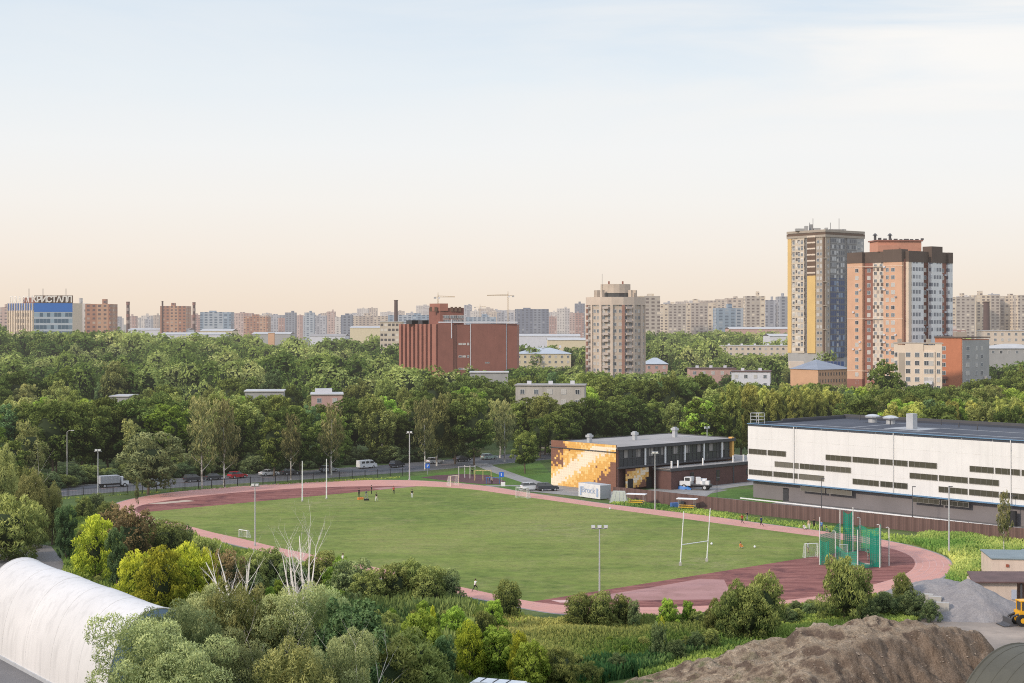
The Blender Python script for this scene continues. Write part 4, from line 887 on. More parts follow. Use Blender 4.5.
# ---------------------------------------------------------------- low buildings among the trees
CLEAR = []                                # (u0, u1, lowest v that must stay visible, D) : sightlines kept open in the planting
def lowblock(u0, u1, vt, vb, D, wall, roof, name, label, cat='building', rot=0., depth=12., roofh=.5, hip=0., chim=0, win=True, group=None, hide=0):
    x0, x1 = X(u0, D), X(u1, D); z = Zv(vt, D); w = x1-x0; cx = (x0+x1)/2; o = thing(name, label, cat, (cx, D+depth/2, 0), rot, group)
    zt = z-hip; MB().box(0, 0, 0, w, depth, zt).build('wall', wall, o)
    mb = MB()
    if hip:
        a, b = w/2+.5, depth/2+.5; r_ = max(1, a-b); q = [(-a, -b, zt), (a, -b, zt), (a, b, zt), (-a, b, zt)]; p_, s_ = (-r_, 0, z), (r_, 0, z)
        mb.face([q[0], q[1], s_, p_]); mb.face([q[1], q[2], s_]); mb.face([q[2], q[3], p_, s_]); mb.face([q[3], q[0], p_])
    else: mb.box(0, 0, zt, w+.6, depth+.6, .35)
    mb.build('roof', roof, o)
    for k in range(chim): MB().box(-w/2+w*(k+.6)/(chim+.2), rnd.uniform(-2, 2), z-.2, 1.2, .9, 1.5).build('chimney', M['t_white'], o)
    if win:
        sp = []; n = max(2, int(w/3.2)); kz = zt-1.6
        while kz > max(1, Zv(vb, D)-2):
            sp += [(-w/2+w*(i+.5)/n, -depth/2-.01, kz, -math.pi/2, 1.3, 1.4) for i in range(n)]; kz -= 2.9
        windows(o, sp, [M['frame'], M['gunit']], limit=60)
    CLEAR.append((u0-2, u1+2, vb, D)); return o
M['t_tan2'] = mat('warm_grey_render', (.40, .37, .33), .85, .1, .3, stain=.3); M['pinkwall'] = mat('pinkish_render', (.46, .30, .26), .85, .08); M['roofpale'] = mat('pale_metal_roof', (.42, .41, .40), .5, .12, .2); M['yellowwall'] = mat('pale_yellow_render', (.58, .50, .34), .85, .06); M['bluemetal'] = mat('light_blue_metal_roof', (.35, .385, .42), .45, .08, .2)
lowblock(243, 281, 392, 396, 470, M['t_grey'], M['roofpale'], 'low_building', 'low grey building with pale metal roof, leftmost of those among the trees', rot=.1)
lowblock(309, 340, 395, 405, 455, M['pinkwall'], M['roofpale'], 'low_building', 'small pink building with white roof hut deep among the trees', rot=.12)
MB().box(-1, 0, Zv(395, 455)+.3, 5, 3, 1.3).build('roof_hut', M['t_white'], C.objects.get('low_building.001'))
lowblock(517, 586, 386, 396, 430, M['t_tan2'], M['roofgrey'], 'low_building', 'white two-storey house with chimneys among the trees above the sports hall', rot=-.1, chim=3, depth=9)
lowblock(516, 571, 348, 365, 860, M['yellowwall'], M['bluemetal'], 'school_building', 'pale yellow building with light blue hipped roof beside the red brick block', hip=3.2, depth=22, chim=3)
lowblock(645, 668, 358, 371, 760, M['pinkwall'], M['bluemetal'], 'low_building', 'pink building with light blue hipped roof right of the round tower', hip=3, depth=16)
lowblock(735, 773, 372, 381, 560, M['t_white'], M['rustroof'], 'low_building', 'white end wall and brown roof of a low house behind the poplars', rot=-.2, chim=2)
lowblock(690, 736, 369, 374, 640, M['pinkwall'], M['rustroof'], 'low_building', 'brown roofed low house with pink wall left of the poplars', chim=3, depth=10)
lowblock(722, 792, 346, 353, 900, M['t_cream'], M['roofpale'], 'low_building', 'long low cream building left of the grey tower', chim=5, depth=14)
lowblock(985, 1040, 331, 345, 800, M['t_cream'], M['roofpale'], 'low_building', 'white and cream low block at the right edge below the skyline', depth=14)
lowblock(952, 988, 341, 350, 760, M['t_grey'], M['roofdark'], 'low_building', 'grey low block beside the right-hand chimney', depth=14)
lowblock(989, 1045, 344, 352, 700, M['t_grey'], M['roofpale'], 'low_building', 'grey metal roofed workshop at the right edge above the trees', depth=20, hip=2)
lowblock(380, 402, 322, 342, 900, M['loggia'], M['roofpale'], 'apartment_block', 'pink and cream five-storey block left of the red brick block', 'apartment block', depth=14, win=False)
lowblock(268, 274, 333, 342, 1300, M['peach'], M['roofpale'], 'stair_tower', 'small peach coloured tower poking above the trees at left of centre', 'tower', depth=5, win=False)
lowblock(470, 508, 373, 376, 560, M['t_grey'], M['roofpale'], 'low_building', 'grey roofed shed half hidden by trees in front of the red brick block', win=False)
lowblock(110, 128, 397, 399, 480, M['t_grey'], M['roofpale'], 'low_building', 'low pale roof showing between trees at far left', win=False)

# ---------------------------------------------------------------- office complex at far left
D6 = 1050.0; FZ = Zv(303, D6)
oc = thing('office_building', 'office block with blue top floor and large rooftop letters at far left', 'office building', (X(34, D6), D6, 0))
a6 = (X(8, D6+24), D6+24); b6 = (X(34, D6), D6); c6 = (X(72.5, D6+3), D6+3)
MB().prism([a6, b6, c6, (c6[0], c6[1]+24), (a6[0], a6[1]+8)][::-1], 0, FZ).build('core', M['t_cream'], oc, world=True)
M['off_a'] = facade('office_cream', (.62, .52, .40), None, (.16, .14, .13), (.42, .36, .30), 3.0, 4.2, .6, .62, litp=.4); M['off_b'] = facade('office_glass', (.40, .44, .48), None, (.06, .11, .16), (.24, .32, .38), 2.4, 4.2, .95, .66, litp=.35)
M['signblue'] = mat('blue_band', (.02, .13, .42), .5, .05)
f7 = strip_wall(oc, a6, b6, [(0, 1, .2, 0, FZ-5, M['off_a']), (0, 1, .2, FZ-5, FZ, M['signblue'])], .3)
f8 = strip_wall(oc, b6, c6, [(0.005, 1, .2, 0, FZ-6, M['off_b']), (0.005, 1, .3, FZ-6, FZ, M['signblue'])], .3)
for s in np.linspace(.02, .98, 11):
    p = f7[0]+f7[1]*(f7[3]*float(s))+f7[2]*.6; MB().prism(rect(p.x, p.y, .9, .7, f7[4]), 0, FZ).build('pilaster', M['t_cream'], oc, world=True)
def letters(text, a, b, z, h, m, parent, name='rooftop_letter'):
    A, B = Vector(a), Vector(b); u = (B-A).normalized(); L = (B-A).length; n = len(text)
    for i, ch in enumerate(text):
        if ch == ' ': continue
        cu = bpy.data.curves.new('t', 'FONT'); cu.body = ch; cu.size = h*1.35; cu.extrude = .12; cu.align_x = 'CENTER'; cu.offset = .03*h
        t_o = bpy.data.objects.new('t', cu); C.objects.link(t_o); dg = bpy.context.evaluated_depsgraph_get(); me = bpy.data.meshes.new_from_object(t_o.evaluated_get(dg)); bpy.data.objects.remove(t_o)
        me.materials.clear(); me.materials.append(m); o = bpy.data.objects.new(name, me); C.objects.link(o); o.parent = parent
        p = A+u*(L*(i+.5)/n); o.location = (p.x-parent.location.x, p.y-parent.location.y, z-parent.location.z); o.rotation_euler = (math.pi/2, 0, math.atan2(u.y, u.x))
M['letter'] = mat('white_letters', (.72, .68, .62), .5, .05)
letters('ПЛАЗА', (a6[0]+1, a6[1]-.5), (b6[0]-3, b6[1]+1), FZ+.6, 4.3, M['letter'], oc); letters('КРИСТАЛЛ', (b6[0]-1.5, b6[1]-.7), (c6[0]-.3, c6[1]-.7), FZ+.6, 4.3, M['letter'], oc)
MB().box((b6[0]+c6[0])/2, b6[1]+2.5, FZ, 26, .2, 5.2).build("sign_backing", M["t_brown"], oc, world=True); sf = MB(); sf.box((a6[0]+b6[0])/2+6, b6[1]+22, FZ, 14, 5, 4); sf.build('rooftop_hut', M['t_red'], oc, world=True)
for u in (29, 66, 43): MB().box(X(u, D6+12), D6+12, FZ, .3, .3, 10).build('antenna', M['dgrey'], oc, world=True)

# ---------------------------------------------------------------- the city on the horizon
FM = {}
FM['beige'] = facade('far_beige', (.50, .42, .34), (.40, .33, .28), (.16, .14, .14), (.55, .48, .40), 5.5, 3.0, .5, .55, .3, litp=.3)
FM['grey'] = facade('far_grey', (.36, .37, .40), (.28, .29, .32), (.12, .13, .16), (.42, .42, .43), 5.5, 3.0, .5, .55, .4, litp=.3)
FM['blue'] = facade('far_blue', (.24, .31, .38), (.36, .40, .44), (.10, .14, .19), (.36, .40, .44), 6, 3.0, .6, .6, .4, litp=.3)
FM['pink'] = facade('far_pink', (.46, .34, .30), (.36, .22, .19), (.16, .13, .13), (.50, .44, .40), 5, 3.0, .5, .5, .4, litp=.3)
FM['white'] = facade('far_white', (.56, .52, .48), (.46, .43, .42), (.20, .19, .19), (.55, .50, .45), 5, 3.0, .5, .5, .3, litp=.3)
FM['brown'] = facade('far_brown', (.36, .19, .13), (.46, .28, .19), (.14, .10, .10), (.42, .34, .28), 4, 3.0, .5, .5, .4, litp=.3)
FM['slab'] = facade('near_beige_slab', (.60, .50, .38), (.42, .37, .32), (.16, .13, .12), (.60, .52, .42), 4.6, 2.9, .55, .55, .35, litp=.35)
FM['dark'] = facade('far_dark', (.17, .19, .24), (.23, .25, .29), (.10, .11, .14), (.30, .31, .33), 5, 3.0, .5, .55, .4, litp=.2)
def tower(u0, u1, vt, D, st, label, dep=None, hut=True, name='distant_block', rot=None, cat='apartment block', group='blocks on the city skyline'):
    x0, x1 = X(u0, D), X(u1, D); w = x1-x0; z = Zv(vt, D); dep = dep or max(14, min(w, 24)); o = thing(name, label, cat, ((x0+x1)/2, D+dep/2, 0), 0, group)
    r = random.Random(int(u0*7+vt)); n = max(1, int(w/34)); ww = w/n
    for k in range(n):
        jz = r.choice((0, 0, -1.5, 1.5, -3)) if n > 1 else 0; jy = r.uniform(-2, 2)
        mb = MB(); P = [(-w/2+k*ww, -dep/2+jy), (-w/2+(k+1)*ww-.3, -dep/2+jy), (-w/2+(k+1)*ww-.3, dep/2), (-w/2+k*ww, dep/2)]; mb.prism(P, 0, z+jz, 0, 1, r.random()*40); mb.build('wall', [FM[st], M['t_grey']], o)
        if hut: MB().box(-w/2+(k+.3+.4*r.random())*ww, 0, z+jz, ww*r.uniform(.12, .3), 6, r.uniform(1.5, 4.5)).build('roof_hut', FM[st], o)
    return o
SKY = [
 (0, 7, 307, 1500, 'pink', 'pink block cut by the left edge of the skyline'),
 (73, 86, 303.5, 1150, 'white', 'white glazed office wing right of the blue-topped office block'),
 (86, 111.5, 304, 1120, 'brown', 'red brick office block with brown top right of the white office wing'),
 (128, 136, 316, 3200, 'pink', 'small pink block between the two striped chimneys, nearer the left one'),
 (141, 151, 315.5, 3300, 'white', 'small pale block with hut left of the brown twin tower'),
 (160.5, 186.5, 306, 1500, 'brown', 'brown brick twin slab between the two chimneys at left'),
 (188, 200, 315, 2600, 'pink', 'pinkish block just right of the right striped chimney'),
 (200, 231, 312, 1900, 'blue', 'wide blue grey block in left half of the skyline'),
 (224, 232, 317, 2400, 'beige', 'short beige block behind the wide blue grey block'),
 (232, 252, 313, 2900, 'pink', 'pinkish stepped blocks right of the wide blue grey block'),
 (244, 268, 316.5, 1900, 'brown', 'low reddish brown block with flat roof left of centre'),
 (269, 284, 315, 3000, 'grey', 'grey group of blocks left of the dark blue tower'),
 (285, 295.5, 312.5, 2500, 'dark', 'narrow dark blue tower, first of the two dark ones'),
 (297, 304, 317, 3300, 'white', 'low pale block between the two dark blue towers'),
 (304.5, 314, 312.5, 2500, 'blue', 'blue tower with flat roof, second of the narrow pair'),
 (314, 326, 315.5, 2900, 'grey', 'grey blue mid-height block right of the blue tower pair'),
 (327, 335, 311.5, 2700, 'pink', 'slim pinkish tower left of the unfinished block'),
 (335, 351, 317, 2100, 'white', 'white framed unfinished block left of the grey slab'),
 (341, 352, 315, 1750, 'dark', 'dark grey slab with white edge left of the tall chimney'),
 (352, 388, 316, 2300, 'beige', 'long beige slab behind the tall brick chimney'),
 (357, 368, 308.5, 4200, 'white', 'hazy pale high-rise, left one of the pair left of the chimney'),
 (368, 377, 308, 4300, 'beige', 'hazy beige high-rise, right one of the pair left of the chimney'),
 (388, 430, 315, 2000, 'blue', 'long blue grey glazed block left of the red stair tower'),
 (416, 429, 305.5, 3800, 'white', 'tall pale high-rise just left of the red stair tower'),
 (464, 472, 305, 3600, 'grey', 'grey high-rise peeping out right of the red stair tower'),
 (470, 486, 311, 3300, 'white', 'pale stepped high-rise below the small tower crane'),
 (486, 501, 312, 3500, 'beige', 'hazy beige block left of the large tower crane'),
 (466, 496, 317, 2100, 'blue', 'low blue glazed block directly above the red brick roof'),
 (497, 514, 312.5, 2700, 'grey', 'grey block at the foot of the large tower crane'),
 (515, 549, 309, 1900, 'dark', 'wide dark blue grey slab right of the red brick block'),
 (550, 558, 312, 3400, 'white', 'thin pale block right of the wide dark slab'),
 (557, 570, 308.5, 3000, 'white', 'white high-rise with stepped roof left of the round tower'),
 (570, 584, 313, 2500, 'pink', 'pinkish low block immediately left of the round tower'),
 (575, 585, 303.5, 2900, 'dark', 'small dark blue tower peeping left of the round tower'),
 (638, 660.5, 296, 1250, 'slab', 'tall cream slab immediately right of the round tower'),
 (661, 688, 304, 1600, 'slab', 'long beige slab with many windows, left of the yellow one'),
 (688, 716, 303, 1650, 'slab', 'long yellowish beige slab in the row right of the round tower'),
 (716, 744, 308, 1550, 'blue', 'blue grey lower slab in front of the beige row'),
 (700, 746, 300.5, 2200, 'beige', 'higher beige block behind the blue grey slab'),
 (727, 746, 298, 1750, 'beige', 'beige mid-rise with dark cornice beside the tall double block'),
 (746, 765.5, 296, 1500, 'slab', 'tall beige double block with two bays left of the grey tower'),
 (766, 778, 300, 1700, 'grey', 'grey white slim block between the double block and the grey tower'),
 (778, 789, 296.5, 1500, 'grey', 'grey block touching the left edge of the grey tower'),
 (951, 976, 297, 1500, 'slab', 'dense beige high-rise row just right of the orange tower'),
 (976, 1000, 295, 1520, 'slab', 'dense beige high-rise behind the dark right-hand chimney'),
 (1000, 1021, 296, 1540, 'slab', 'dense beige high-rise with blue roof hut near the right edge'),
 (1018, 1050, 295, 1500, 'slab', 'beige high-rise cut by the right edge of the picture'),
 (938, 966, 330, 1000, 'pink', 'low pinkish block below the dense high-rises at right'),
]
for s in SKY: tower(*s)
# hazier second rank, partly seen in the gaps
r = random.Random(21); u = 112
RANK = []
for u, vt, st in ((112, 318, 'white'), (152, 319, 'grey'), (190, 318.5, 'beige'), (215, 318, 'grey'), (256, 315, 'beige'), (262, 313.5, 'grey'), (276, 317, 'pink'), (291, 317, 'beige'), (320, 313, 'beige'), (345, 313.5, 'grey'), (380, 312, 'white'), (395, 311, 'beige'), (406, 313, 'grey'), (478, 308.5, 'beige'), (492, 310, 'grey'), (506, 310, 'white'), (545, 313, 'grey'), (562, 312, 'beige'), (664, 302.5, 'grey'), (676, 301.5, 'beige'), (690, 300.5, 'white'), (705, 303, 'grey'), (718, 302, 'beige'), (958, 296, 'white'), (990, 294, 'grey')):
    w = r.uniform(9, 16); words_ = {'white': 'whitish', 'grey': 'greyish', 'beige': 'beige', 'pink': 'pinkish'}
    place = 'left of the brown twin slab' if u < 160 else 'between the brown twin slab and the dark blue tower' if u < 290 else 'behind the tall chimney' if u < 400 else 'near the tower cranes' if u < 520 else 'left of the round tower' if u < 600 else 'behind the beige row' if u < 800 else 'behind the dense high-rises at right'
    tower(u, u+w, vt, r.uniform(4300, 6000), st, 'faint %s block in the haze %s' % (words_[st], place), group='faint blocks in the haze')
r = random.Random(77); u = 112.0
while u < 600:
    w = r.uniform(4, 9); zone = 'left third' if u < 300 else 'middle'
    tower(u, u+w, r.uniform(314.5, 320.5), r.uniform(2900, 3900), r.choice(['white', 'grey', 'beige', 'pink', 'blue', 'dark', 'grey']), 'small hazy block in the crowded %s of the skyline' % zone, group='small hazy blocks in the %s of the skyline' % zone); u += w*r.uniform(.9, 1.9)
# industrial roofs between the woods and the skyline
for k, (u0, u1, vt, D, m, rf, lb) in enumerate((
 (128, 188, 329, 1500, 't_white', 'roofpale', 'long white industrial shed at the foot of the brown twin slab'), (200, 232, 330, 1350, 'yellowwall', 'roofpale', 'pale yellow industrial hall at left above the trees'),
 (160, 225, 333.5, 1250, 't_white', 'roofpale', 'long low warehouse with pale grey roof at left'), (252, 290, 333, 1450, 't_grey', 'roofpale', 'grey roofed warehouse below the blue tower pair'), (310, 345, 335, 1300, 't_white', 'roofgrey', 'low white warehouse below the unfinished block'),
 (350, 380, 327, 1500, 'yellowwall', 'roofpale', 'pale yellow hall at the foot of the long beige slab'), (518, 580, 335, 1350, 't_white', 'roofpale', 'white warehouse with pale grey roof right of the red brick block'), (548, 590, 339, 1150, 'yellowwall', 'roofpale', 'long low warehouse left of the round tower among trees'),
 (730, 790, 328, 1350, 'pinkwall', 'roofpale', 'pink warehouse with pale roof left of the grey tower'), (770, 800, 335, 1100, 't_white', 'roofpale', 'white low hall next to the grey tower foot'))):
    x0, x1 = X(u0, D), X(u1, D); o = thing('warehouse', lb, 'warehouse', ((x0+x1)/2, D+15, 0), 0, 'industrial sheds beyond the woods'); z = Zv(vt, D)
    MB().box(0, 0, 0, x1-x0, 30, z-.8).build('wall', M[m], o); mb = MB(); w = (x1-x0)/2+.5; mb.face([(-w, -15.5, z-.8), (w, -15.5, z-.8), (w, 0, z+.8), (-w, 0, z+.8)]); mb.face([(w, 15.5, z-.8), (-w, 15.5, z-.8), (-w, 0, z+.8), (w, 0, z+.8)]); mb.build('roof', M[rf], o)
# chimneys
M['brickdark'] = mat('sooty_brick', (.10, .065, .06), .9, .1, .2); M['chim_w'] = mat('pale_chimney_band', (.30, .24, .21), .8, .05); M['chim_r'] = mat('red_chimney_band', (.22, .11, .09), .8, .05)
def chimney(u, vt, D, r0, label, banded=False):
    z = Zv(vt, D); o = thing('factory_chimney', label, 'chimney', (X(u, D), D, 0), 0, 'factory chimneys')
    MB().tube([(0, 0, 0), (0, 0, z*.5), (0, 0, z)], [r0*1.35, r0*1.12, r0], 14, 0).build('stack', M['brickdark'], o)
    if banded:
        for k in range(4): q = z-3-k*z*.12; MB().tube([(0, 0, q), (0, 0, q+z*.06)], [r0*1.16]*2, 14).build('band', M['chim_r'] if k % 2 == 0 else M['chim_w'], o)
    MB().tube([(0, 0, z-.6), (0, 0, z)], [r0*1.2]*2, 14).build('rim', M['brickdark'], o)
chimney(128, 302, 1700, 1.7, 'red and white banded chimney, left of the brown twin slab', True); chimney(194, 302.5, 1700, 1.5, 'banded chimney immediately right of the brown twin slab', True)
chimney(162.5, 301, 1480, .8, 'thin chimney rising at left corner of the brown twin slab'); chimney(396, 300, 1300, 1.5, 'tall dark brick chimney left of the red stair tower'); chimney(986.5, 301.5, 1100, 2.1, 'thick dark chimney in front of the beige high-rises at right')
# tower cranes
M['crane'] = mat('crane_steel', (.42, .30, .16), .5, .1)
def crane(u, vt, D, ul, ur, label):
    z = Zv(vt, D); s = D/F; o = thing('tower_crane', label, 'crane', (X(u, D), D, 0), 0, 'tower cranes over the city'); mb = MB(); w = .9
    for dx in (-w, w):
        for dy in (-w, w): mb.box(dx, dy, 0, .35, .35, z)
    q = 0
    while q < z-3: mb.tube([(-w, -w, q), (w, -w, q+2.6)], .12, 4); q += 2.6
    mb.build('mast', M['crane'], o)
    j = MB(); L0, L1 = (ul-u)*s, (ur-u)*s
    j.tube([(L0, 0, z), (L1, 0, z)], .3, 4); lo = L0 if abs(L0) > abs(L1) else L1; j.tube([(0, 0, z+1.6), (lo, 0, z+.5)], .22, 4)
    n = int(abs(lo)/3)
    for k in range(n): j.tube([(lo*k/n, 0, z), (lo*(k+.5)/n, 0, z+1.4*(1-k/n)+.3)], .12, 4)
    j.build('jib', M['crane'], o)
    sh_ = L1 if abs(L0) > abs(L1) else L0; MB().box(sh_*.85, 0, z-2.2, 3, 2, 2.2).build('counterweight', M['t_grey'], o); MB().box(1.4, -1.4, z-2.4, 1.8, 1.8, 2.2).build('cab', M['t_white'], o)
    MB().tube([(0, 0, z), (0, 0, z+6)], [.6, .2], 4).build('tower_top', M['crane'], o)
crane(438, 297, 2000, 434.5, 455, 'tower crane directly above the red brick stair tower'); crane(508, 295.5, 2100, 487, 514, 'largest tower crane right of the red brick block'); crane(480, 307, 3000, 474, 486, 'small tower crane low over the blue glazed block')
crane(1010, 297, 2600, 1003, 1016, 'tiny crane over the high-rises near the right edge')
# hills of haze-blue woodland on the far edge of the city
hz = MB(); r = random.Random(5); n = 160
for i in range(n):
    x0 = -4200+i*8400/n; x1 = x0+8400/n; a = 14+7*mn.noise(Vector((x0*.002, 0, 0)))+4*mn.noise(Vector((x0*.012, 4, 0))); b = 14+7*mn.noise(Vector((x1*.002, 0, 0)))+4*mn.noise(Vector((x1*.012, 4, 0)))
    hz.face([(x0, 8200, -1), (x1, 8200, -1), (x1, 8300, b+8), (x0, 8300, a+8)])
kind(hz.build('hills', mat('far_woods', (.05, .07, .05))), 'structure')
# ---------------------------------------------------------------- poles and lamps
def pole_at(u, vb, vt, name, label, cat, head=None, r=.09, m=None, lean=0., group=None, rz=0.):
    p = G(u, vb); h = (vb-vt)*p[1]/F; o = thing(name, label, cat, (p[0], p[1], 0), rz, group); m = m or M['steel']
    MB().tube([(0, 0, 0), (lean*h*.5, 0, h*.5), (lean*h, 0, h)], [r*1.35, r*1.1, r*.8], 8).build('pole', m, o)
    MB().cyl(0, 0, 0, r*2.2, .25, 8).build('base', M['concrete'], o)
    if head == 'flood3' or head == 'flood2':
        n = 3 if head == 'flood3' else 2; w = .8 if n == 3 else .65
        MB().box(0, 0, h-.1, w*2.4, .1, .1).build('crossbar', m, o)
        for k in range(n):
            x = (k-(n-1)/2)*w; f = MB(); f.prism([(x-.26, -.2), (x+.26, -.2), (x+.26, .14), (x-.26, .14)], h, h+.36); l = f.build('floodlight', M['steel'], o)
            MB().box(x, -.21, h+.04, .44, .03, .28).build('lens', M['lens'], l)
    if head == 'arm':
        MB().tube([(0, 0, h-.1), (.3, 0, h+.25), (.9, 0, h+.35)], [.06, .05, .05], 6).build('arm', m, o); MB().box(1.2, 0, h+.30, .6, .22, .11).build('lamp_head', M['lens'], o)
    if head == 'small': MB().box(.25, 0, h, .6, .25, .12).build('lamp_head', M['dgrey'], o)
    return o
M['lens'] = mat('lamp_glass', (.62, .62, .60), .3, .03)
pole_at(98, 497, 451, 'floodlight_pole', 'floodlight pole beside the road railing at far left', 'floodlight', 'flood2')
pole_at(255, 546, 486, 'floodlight_pole', 'floodlight pole on the near left edge of the running track', 'floodlight', 'flood2')
pole_at(409.5, 480, 433, 'floodlight_pole', 'floodlight pole at the far edge of the track, left of the playground', 'floodlight', 'flood2', .12)
pole_at(599.5, 597, 528, 'floodlight_pole', 'near floodlight pole with three lamps beside the pale pink surface', 'floodlight', 'flood3')
pole_at(655, 509.5, 453.5, 'floodlight_pole', 'floodlight pole in front of the sports hall', 'floodlight', 'flood2')
pole_at(949, 556, 487, 'light_pole', 'tall pale pole on the meadow beyond the right bend of the track', 'lamp post', 'small', .11)
pole_at(302.3, 501.5, 461, 'net_pole', 'left one of two tall white poles on the far end line of the field', 'pole', None, .10, M['white'], 0, 'white poles at the far end line')
pole_at(326.5, 499, 459, 'net_pole', 'right one of two tall white poles on the far end line of the field', 'pole', None, .10, M['white'], 0, 'white poles at the far end line')
pole_at(67, 487, 432, 'street_lamp', 'street lamp standing before the dark trees across the road at far left', 'street lamp', 'arm', .09, M['concrete'])
pole_at(382, 463, 416, 'street_lamp', 'tall street lamp across the road, left of the far floodlight pole', 'street lamp', 'arm', .09, M['concrete'])
pole_at(505, 462, 438, 'street_lamp', 'street lamp beside the path behind the playground', 'street lamp', 'arm', .08, M['concrete'])
pole_at(711, 452, 403, 'street_lamp', 'street lamp rising over the trees left of the poplars', 'street lamp', 'arm', .08, M['concrete'])
for u, vb, vt, lb in ((821.5, 515, 479, 'thin dark lamp post before the white building, left of the hammer cage'), (912.5, 520, 487, 'thin dark lamp post before the white building, above the right bend of the track'), (1012, 527, 496, 'thin dark lamp post beside the dark doors of the white building')):
    pole_at(u, vb, vt, 'lamp_post', lb, 'lamp post', 'small', .06, M['dgrey'])
pole_at(717, 500, 478, 'lamp_post', 'short lamp post on the grass between the truck and the white building', 'lamp post', 'small', .05, M['dgrey'])
o = thing('gate_pillar', 'dark gate pillar standing before the left end of the white building', 'pillar', G(785.5, 501)); MB().box(0, 0, 0, .9, .6, 2.4).build('pillar', M['dgrey'], o); MB().box(0, 0, 2.4, .95, .75, .12).build('cap', M['black'], o)
# rugby goal
pa, pb = G(680.2, 565.7), G(706.7, 561.5); rg = thing('rugby_goal', 'white H-shaped rugby goal near the right end of the field', 'rugby goal', pa)
for p in (pa, pb): MB().tube([p, (p[0]+.52, p[1], 7.8)], [.09, .06], 8).build('upright', M['white'], rg, world=True)
MB().tube([(pa[0]+.2, pa[1], 3.0), (pb[0]+.2, pb[1], 3.0)], .065, 8).build('crossbar', M['white'], rg, world=True)
for p in (pa, pb): MB().box(p[0], p[1], 0, .35, .35, .5).build('socket', M['concrete'], rg, world=True)
# football goals with nets
def netmat(name, col, cell, w, fill=0.):
    m, t = newmat(name); uv = t.new('ShaderNodeUVMap').outputs[0]; s = t.new('ShaderNodeSeparateXYZ'); t.l.new(uv, s.inputs[0])
    fx = t.math('FRACT', t.math('DIVIDE', s.outputs[0], cell)); fz = t.math('FRACT', t.math('DIVIDE', s.outputs[1], cell))
    a = t.math('MAXIMUM', t.math('LESS_THAN', fx, w), t.math('LESS_THAN', fz, w))
    if fill: a = t.math('MAXIMUM', a, fill)
    return finish(m, t, bsdf(t, col, .8, 0, .1, alpha=a))
M['net'] = netmat('white_net', (.6, .6, .58), .18, .14)
def goal(u0, v0, u1, v1, h, dep, label, m='white'):
    a, b = Vector(G(u0, v0)), Vector(G(u1, v1)); o = thing('football_goal', label, 'football goal', tuple(a)); d = (b-a); n = Vector((-d.y, d.x, 0)).normalized()*dep
    if n.y < 0: n = -n
    for p in (a, b): MB().tube([p, p+Vector((0, 0, h))], .055, 8).build('post', M[m], o, world=True)
    MB().tube([a+Vector((0, 0, h)), b+Vector((0, 0, h))], .055, 8).build('crossbar', M[m], o, world=True)
    f = MB(); f.tube([a, a+n, b+n, b], .035, 6)
    for p in (a, b): f.tube([p+Vector((0, 0, h)), p+n*.45+Vector((0, 0, h)), p+n], .03, 6)
    f.build('back_frame', M[m], o, world=True); L = d.length
    N = MB(); U = Vector((0, 0, h)); N.face([a+n, b+n, b+n*.45+U, a+n*.45+U], 0, [(0, 0), (L, 0), (L, h), (0, h)]); N.face([a+U, a+n*.45+U, b+n*.45+U, b+U], 0, [(0, 0), (0, 1), (L, 1), (L, 0)])
    for p in (a, b): N.face([p, p+n, p+n*.45+U, p+U], 0, [(0, 0), (dep, 0), (dep*.5, h), (0, h)])
    N.build('net', M['net'], o, world=True); return o
goal(805.3, 558, 818, 557.5, 2.1, .9, 'small white football goal left of the green hammer cage')
goal(450.5, 486.5, 458.5, 485.5, 2.2, 1.3, 'small white goal with orange posts at the far edge of the track', 'cream')
goal(516, 497.6, 527, 498.6, 2.1, 1.2, 'small white football goal at the far touchline near the parked cars')
goal(239, 537, 247, 538, 1.2, .9, 'tiny white goal beside the near left edge of the field')
# hammer cage
M['gnet'] = netmat('green_net', (.02, .27, .18), .30, .22, .40); M['gnet2'] = netmat('green_net_dense', (.015, .21, .145), .3, .3, .62); M['postw'] = mat('pale_post', (.62, .60, .57), .5, .05)
hc = thing('hammer_cage', 'hammer-throwing cage of green netting hung on tall white posts', 'throwing cage', G(850, 560))
CP = [('A', 819.7, 564.8, 6.9), ('B', 835.4, 563.6, 4.6), ('K', 840.0, 551.5, 6.6), ('L', 853.0, 552, 6.8), ('Q', 860, 551, 5.0), ('M2', 866, 552, 2.6), ('R', 879.9, 567.7, 6.0), ('N', 857.7, 568.6, 5.5), ('S', 889, 565.8, 5.4)]
CQ = {}
for k, u, v, h in CP: p = Vector(G(u, v)); CQ[k] = (p, h); MB().tube([p, p+Vector((0, 0, h))], [.09, .07], 8).build('post', M['postw'], hc, world=True)
for k in 'BQRS': p, h = CQ[k]; MB().tube([p+Vector((0, 0, h)), p+Vector((-.15, 0, h+.15)), p+Vector((-.45, 0, h+.1))], .05, 6).build('bracket', M['postw'], hc, world=True)
def netp(a, b, h0, h1, m, bow=.25, z0=.1):
    mb = MB(); n = 8; d = b-a; nn = Vector((-d.y, d.x, 0)).normalized()
    for i in range(n):
        def P(q, z): return a+d*q+nn*(bow*math.sin(q*math.pi*3)*(1-z/9))
        q0, q1 = i/n, (i+1)/n; za, zb = h0+(h1-h0)*q0-.5*math.sin(math.pi*q0), h0+(h1-h0)*q1-.5*math.sin(math.pi*q1); p0, p1 = P(q0, 0), P(q1, 0); L = d.length
        mb.face([(p0.x, p0.y, z0), (p1.x, p1.y, z0), (p1.x, p1.y, zb), (p0.x, p0.y, za)], 0, [(L*q0, 0), (L*q1, 0), (L*q1, zb), (L*q0, za)])
    mb.build('net', m, hc, world=True)
pt = lambda k: CQ[k][0]
